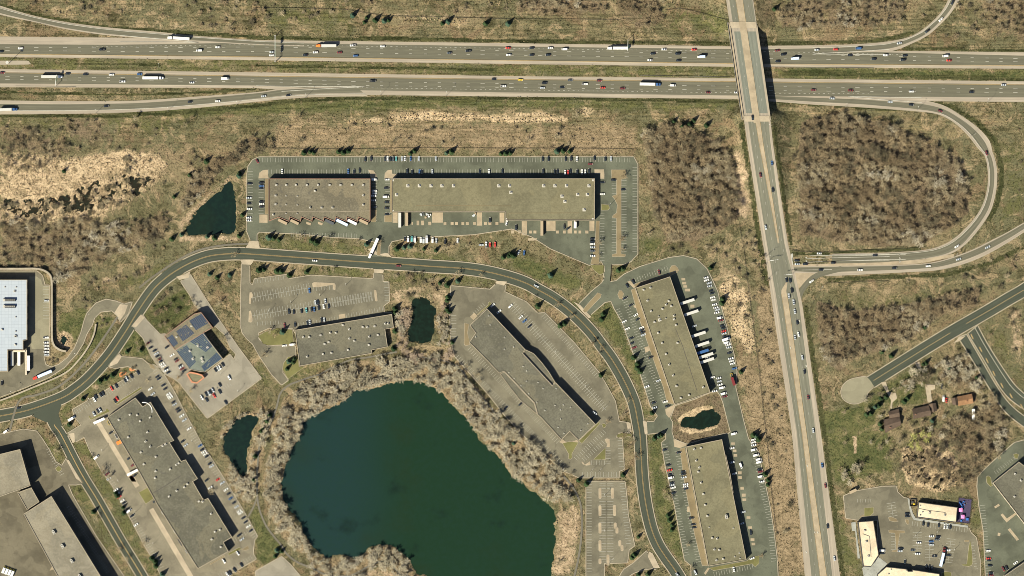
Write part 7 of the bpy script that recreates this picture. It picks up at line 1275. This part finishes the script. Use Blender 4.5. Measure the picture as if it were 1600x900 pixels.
# shrubs
SHL = []
SH = [(P('0,318 100,312 150,298 215,272 232,290 200,318 110,348 0,352'), 70, 'dark bush standing in the marsh at the left'), (P('0,0 190,0 190,28 60,18'), 16, 'bush on the dry slope at the upper left'), (P('240,0 400,0 400,52 260,45'), 22, 'bush on the dry slope above the upper left ramp'), (P('400,2 620,2 560,14 400,48'), 16, 'bush above the highway left of the conifers'), (P('700,0 800,0 800,20 700,20'), 8, 'bush at the top edge near the middle'), (P('0,195 110,190 260,200 260,225 150,240 0,250'), 28, 'bush in the scrub below the left ramp'), (P('170,235 300,225 330,240 260,300 190,270'), 20, 'bush on the tan ground left of the tree belt'), (P('430,195 900,200 980,215 980,228 430,228'), 24, 'bush on the dry slope above the warehouses'), (P('1160,360 1200,400 1222,600 1185,610 1150,470 1120,430'), 26, 'bush in the upper scrub strip beside the divided road'), (P('1185,610 1222,600 1250,860 1212,840'), 20, 'bush in the lower scrub strip beside the divided road'), (P('1000,400 1050,385 1130,380 1150,410 1090,398'), 9, 'bush below the dense wood'), (P('1390,440 1600,380 1600,430 1480,490 1400,470'), 12, 'bush in the dry field above the local road'), (P('1560,180 1640,180 1640,330 1570,300'), 8, 'bush on the slope outside the loop ramp'), (P('1560,490 1600,480 1600,600 1580,570'), 12, 'bush on the tan slope at the right edge'), (P('1440,5 1600,5 1600,72 1480,72 1440,60'), 22, 'bush outside the upper right ramp'), (P('1225,160 1250,180 1245,370 1236,330'), 10, 'bush between the bridge road and the round wood'), (P('90,430 200,390 260,380 220,440 180,450 120,480'), 18, 'bush on the slope left of the curved road'), (P('600,425 700,425 720,450 640,465 610,450'), 14, 'bush between the lily pond and the curved road')]
for poly, n, lb in SH:
    xs = [p[0] for p in poly]; ys_ = [p[1] for p in poly]; k = 0
    while k < n:
        p = (rng.uniform(min(xs), max(xs)), rng.uniform(min(ys_), max(ys_)))
        if not inside([p[0]], [p[1]], poly)[0] or any(inside([p[0]], [p[1]], a)[0] for a in PAVED): k += .02; continue
        k += 1; q = rng.randrange(4); o = link('shrub', crown_mesh(BA, q, 'b', rng.choice(['bush', 'bush', 'twig_brown', 'twig_grey'])), None, None, label=lb, category='bush', group='bushes: '+lb); SHL.append((o, lb, p)); s = rng.uniform(.6, 1.6)
        o.location = (*W(p), gz(p)); o.scale = (s, s, s); o.rotation_euler = (0, 0, rng.uniform(0, 6.28))
for s in ('540,430 560,415', '540,405 530,425'): 
    for p in E(0, 420, '1085,412 1130,420 1065,485 1290,640 1330,690 1265,715') if s.startswith('540,430') else E(0, 520, '610,345 660,328 655,375 710,352')+E(80, 560, '885,205 915,175 1015,125 1050,105'):
        o = link('shrub', crown_mesh(BA, rng.randrange(4), 'b', 'bush'), None, None, category='bush', group='clipped bushes'); o.location = (*W(p), .1); o.scale = (.8, .8, .7); pend(o, 'small dark clipped bush', p)
flush_labels()
_g = defaultdict(list)
for o, lb, p in SHL: _g[lb].append((p[0], o))
for lb, l in _g.items():
    l.sort(key=lambda q: q[0])
    if len(l) < 29:
        for i, (x_, o) in enumerate(l): o['label'] = f'{ordinal(i)} {lb[0].lower()+lb[1:]}'.replace(' bush ', ' bush from left ', 1)
# reeds and dry grass tufts
def scatter(n, x0, x1, y0, y1, seed):
    r = np.random.RandomState(seed); return r.uniform(x0, x1, n), r.uniform(y0, y1, n), r
def tufts(name, x, y, r, h, w, mat, label, z):
    n = len(x); X_, Y_ = (x-800)*S, (450-y)*S; vs_ = []; a = r.uniform(0, 6.28, n); hh = h*r.uniform(.5, 1.2, n); ww = w*r.uniform(.6, 1.3, n); V = np.empty((n, 4, 3)); dx, dy = np.cos(a)*ww, np.sin(a)*ww; lx, ly = r.uniform(-.6, .6, n)*hh, r.uniform(-.6, .6, n)*hh
    V[:, 0] = np.stack([X_-dx, Y_-dy, z-.05], -1); V[:, 1] = np.stack([X_+dx, Y_+dy, z-.05], -1); V[:, 2] = np.stack([X_+dx*.7+lx, Y_+dy*.7+ly, z+hh], -1); V[:, 3] = np.stack([X_-dx*.7+lx, Y_-dy*.7+ly, z+hh], -1)
    return stuff_mesh(name, [(V.reshape(-1, 3), np.arange(4*n).reshape(n, 4), 0)], [M[mat]], label=label, category='reeds' if mat == 'reed' else 'grass')
def covat(k, x, y):
    ix = np.clip(((x-fx[0])/2.5).astype(int), 0, len(fx)-1)+len(far); iy = np.clip(((y-fy[0])/2.5).astype(int), 0, len(fy)-1)+len(far); return COV[k][iy, ix]
x, y, r = scatter(150000, -20, 1620, -20, 920, 11); k = (covat('reed', x, y) > .35)
for _, wp_, _, _ in WATERS[1:]: k |= (pdist(x, y, wp_) < 2.4) & (vnoise(x, y, 6, 41) > .45)
k |= (pdist(x, y, LAKE) < 1.6) & (vnoise(x, y, 6, 41) > .6)
for poly in PAVED: k &= ~inside(x, y, poly)
x, y = x[k], y[k]; z = ground_h(x, y); k = z > -.85; tufts('reeds', x[k], y[k], r, 1.2, .55, 'reed', 'pale dry reeds standing in the marsh and the ditches', z[k])
x, y, r = scatter(90000, -20, 1620, -20, 920, 12); k = (covat('reed', x, y) < .2) & (covat('green', x, y) < .5) & (vnoise(x, y, 22, 9)+.5*vnoise(x, y, 8, 10) > .72)
for poly in PAVED+BLD: k &= ~inside(x, y, poly)
x, y = x[k], y[k]; z = ground_h(x, y); k = z > -.15; tufts('dry_grass', x[k], y[k], r, .7, .5, 'tuft', 'tufts of dry grass over the verges and fields', z[k])
print('vehicles', len(VEH), 'trees', len(ALL))
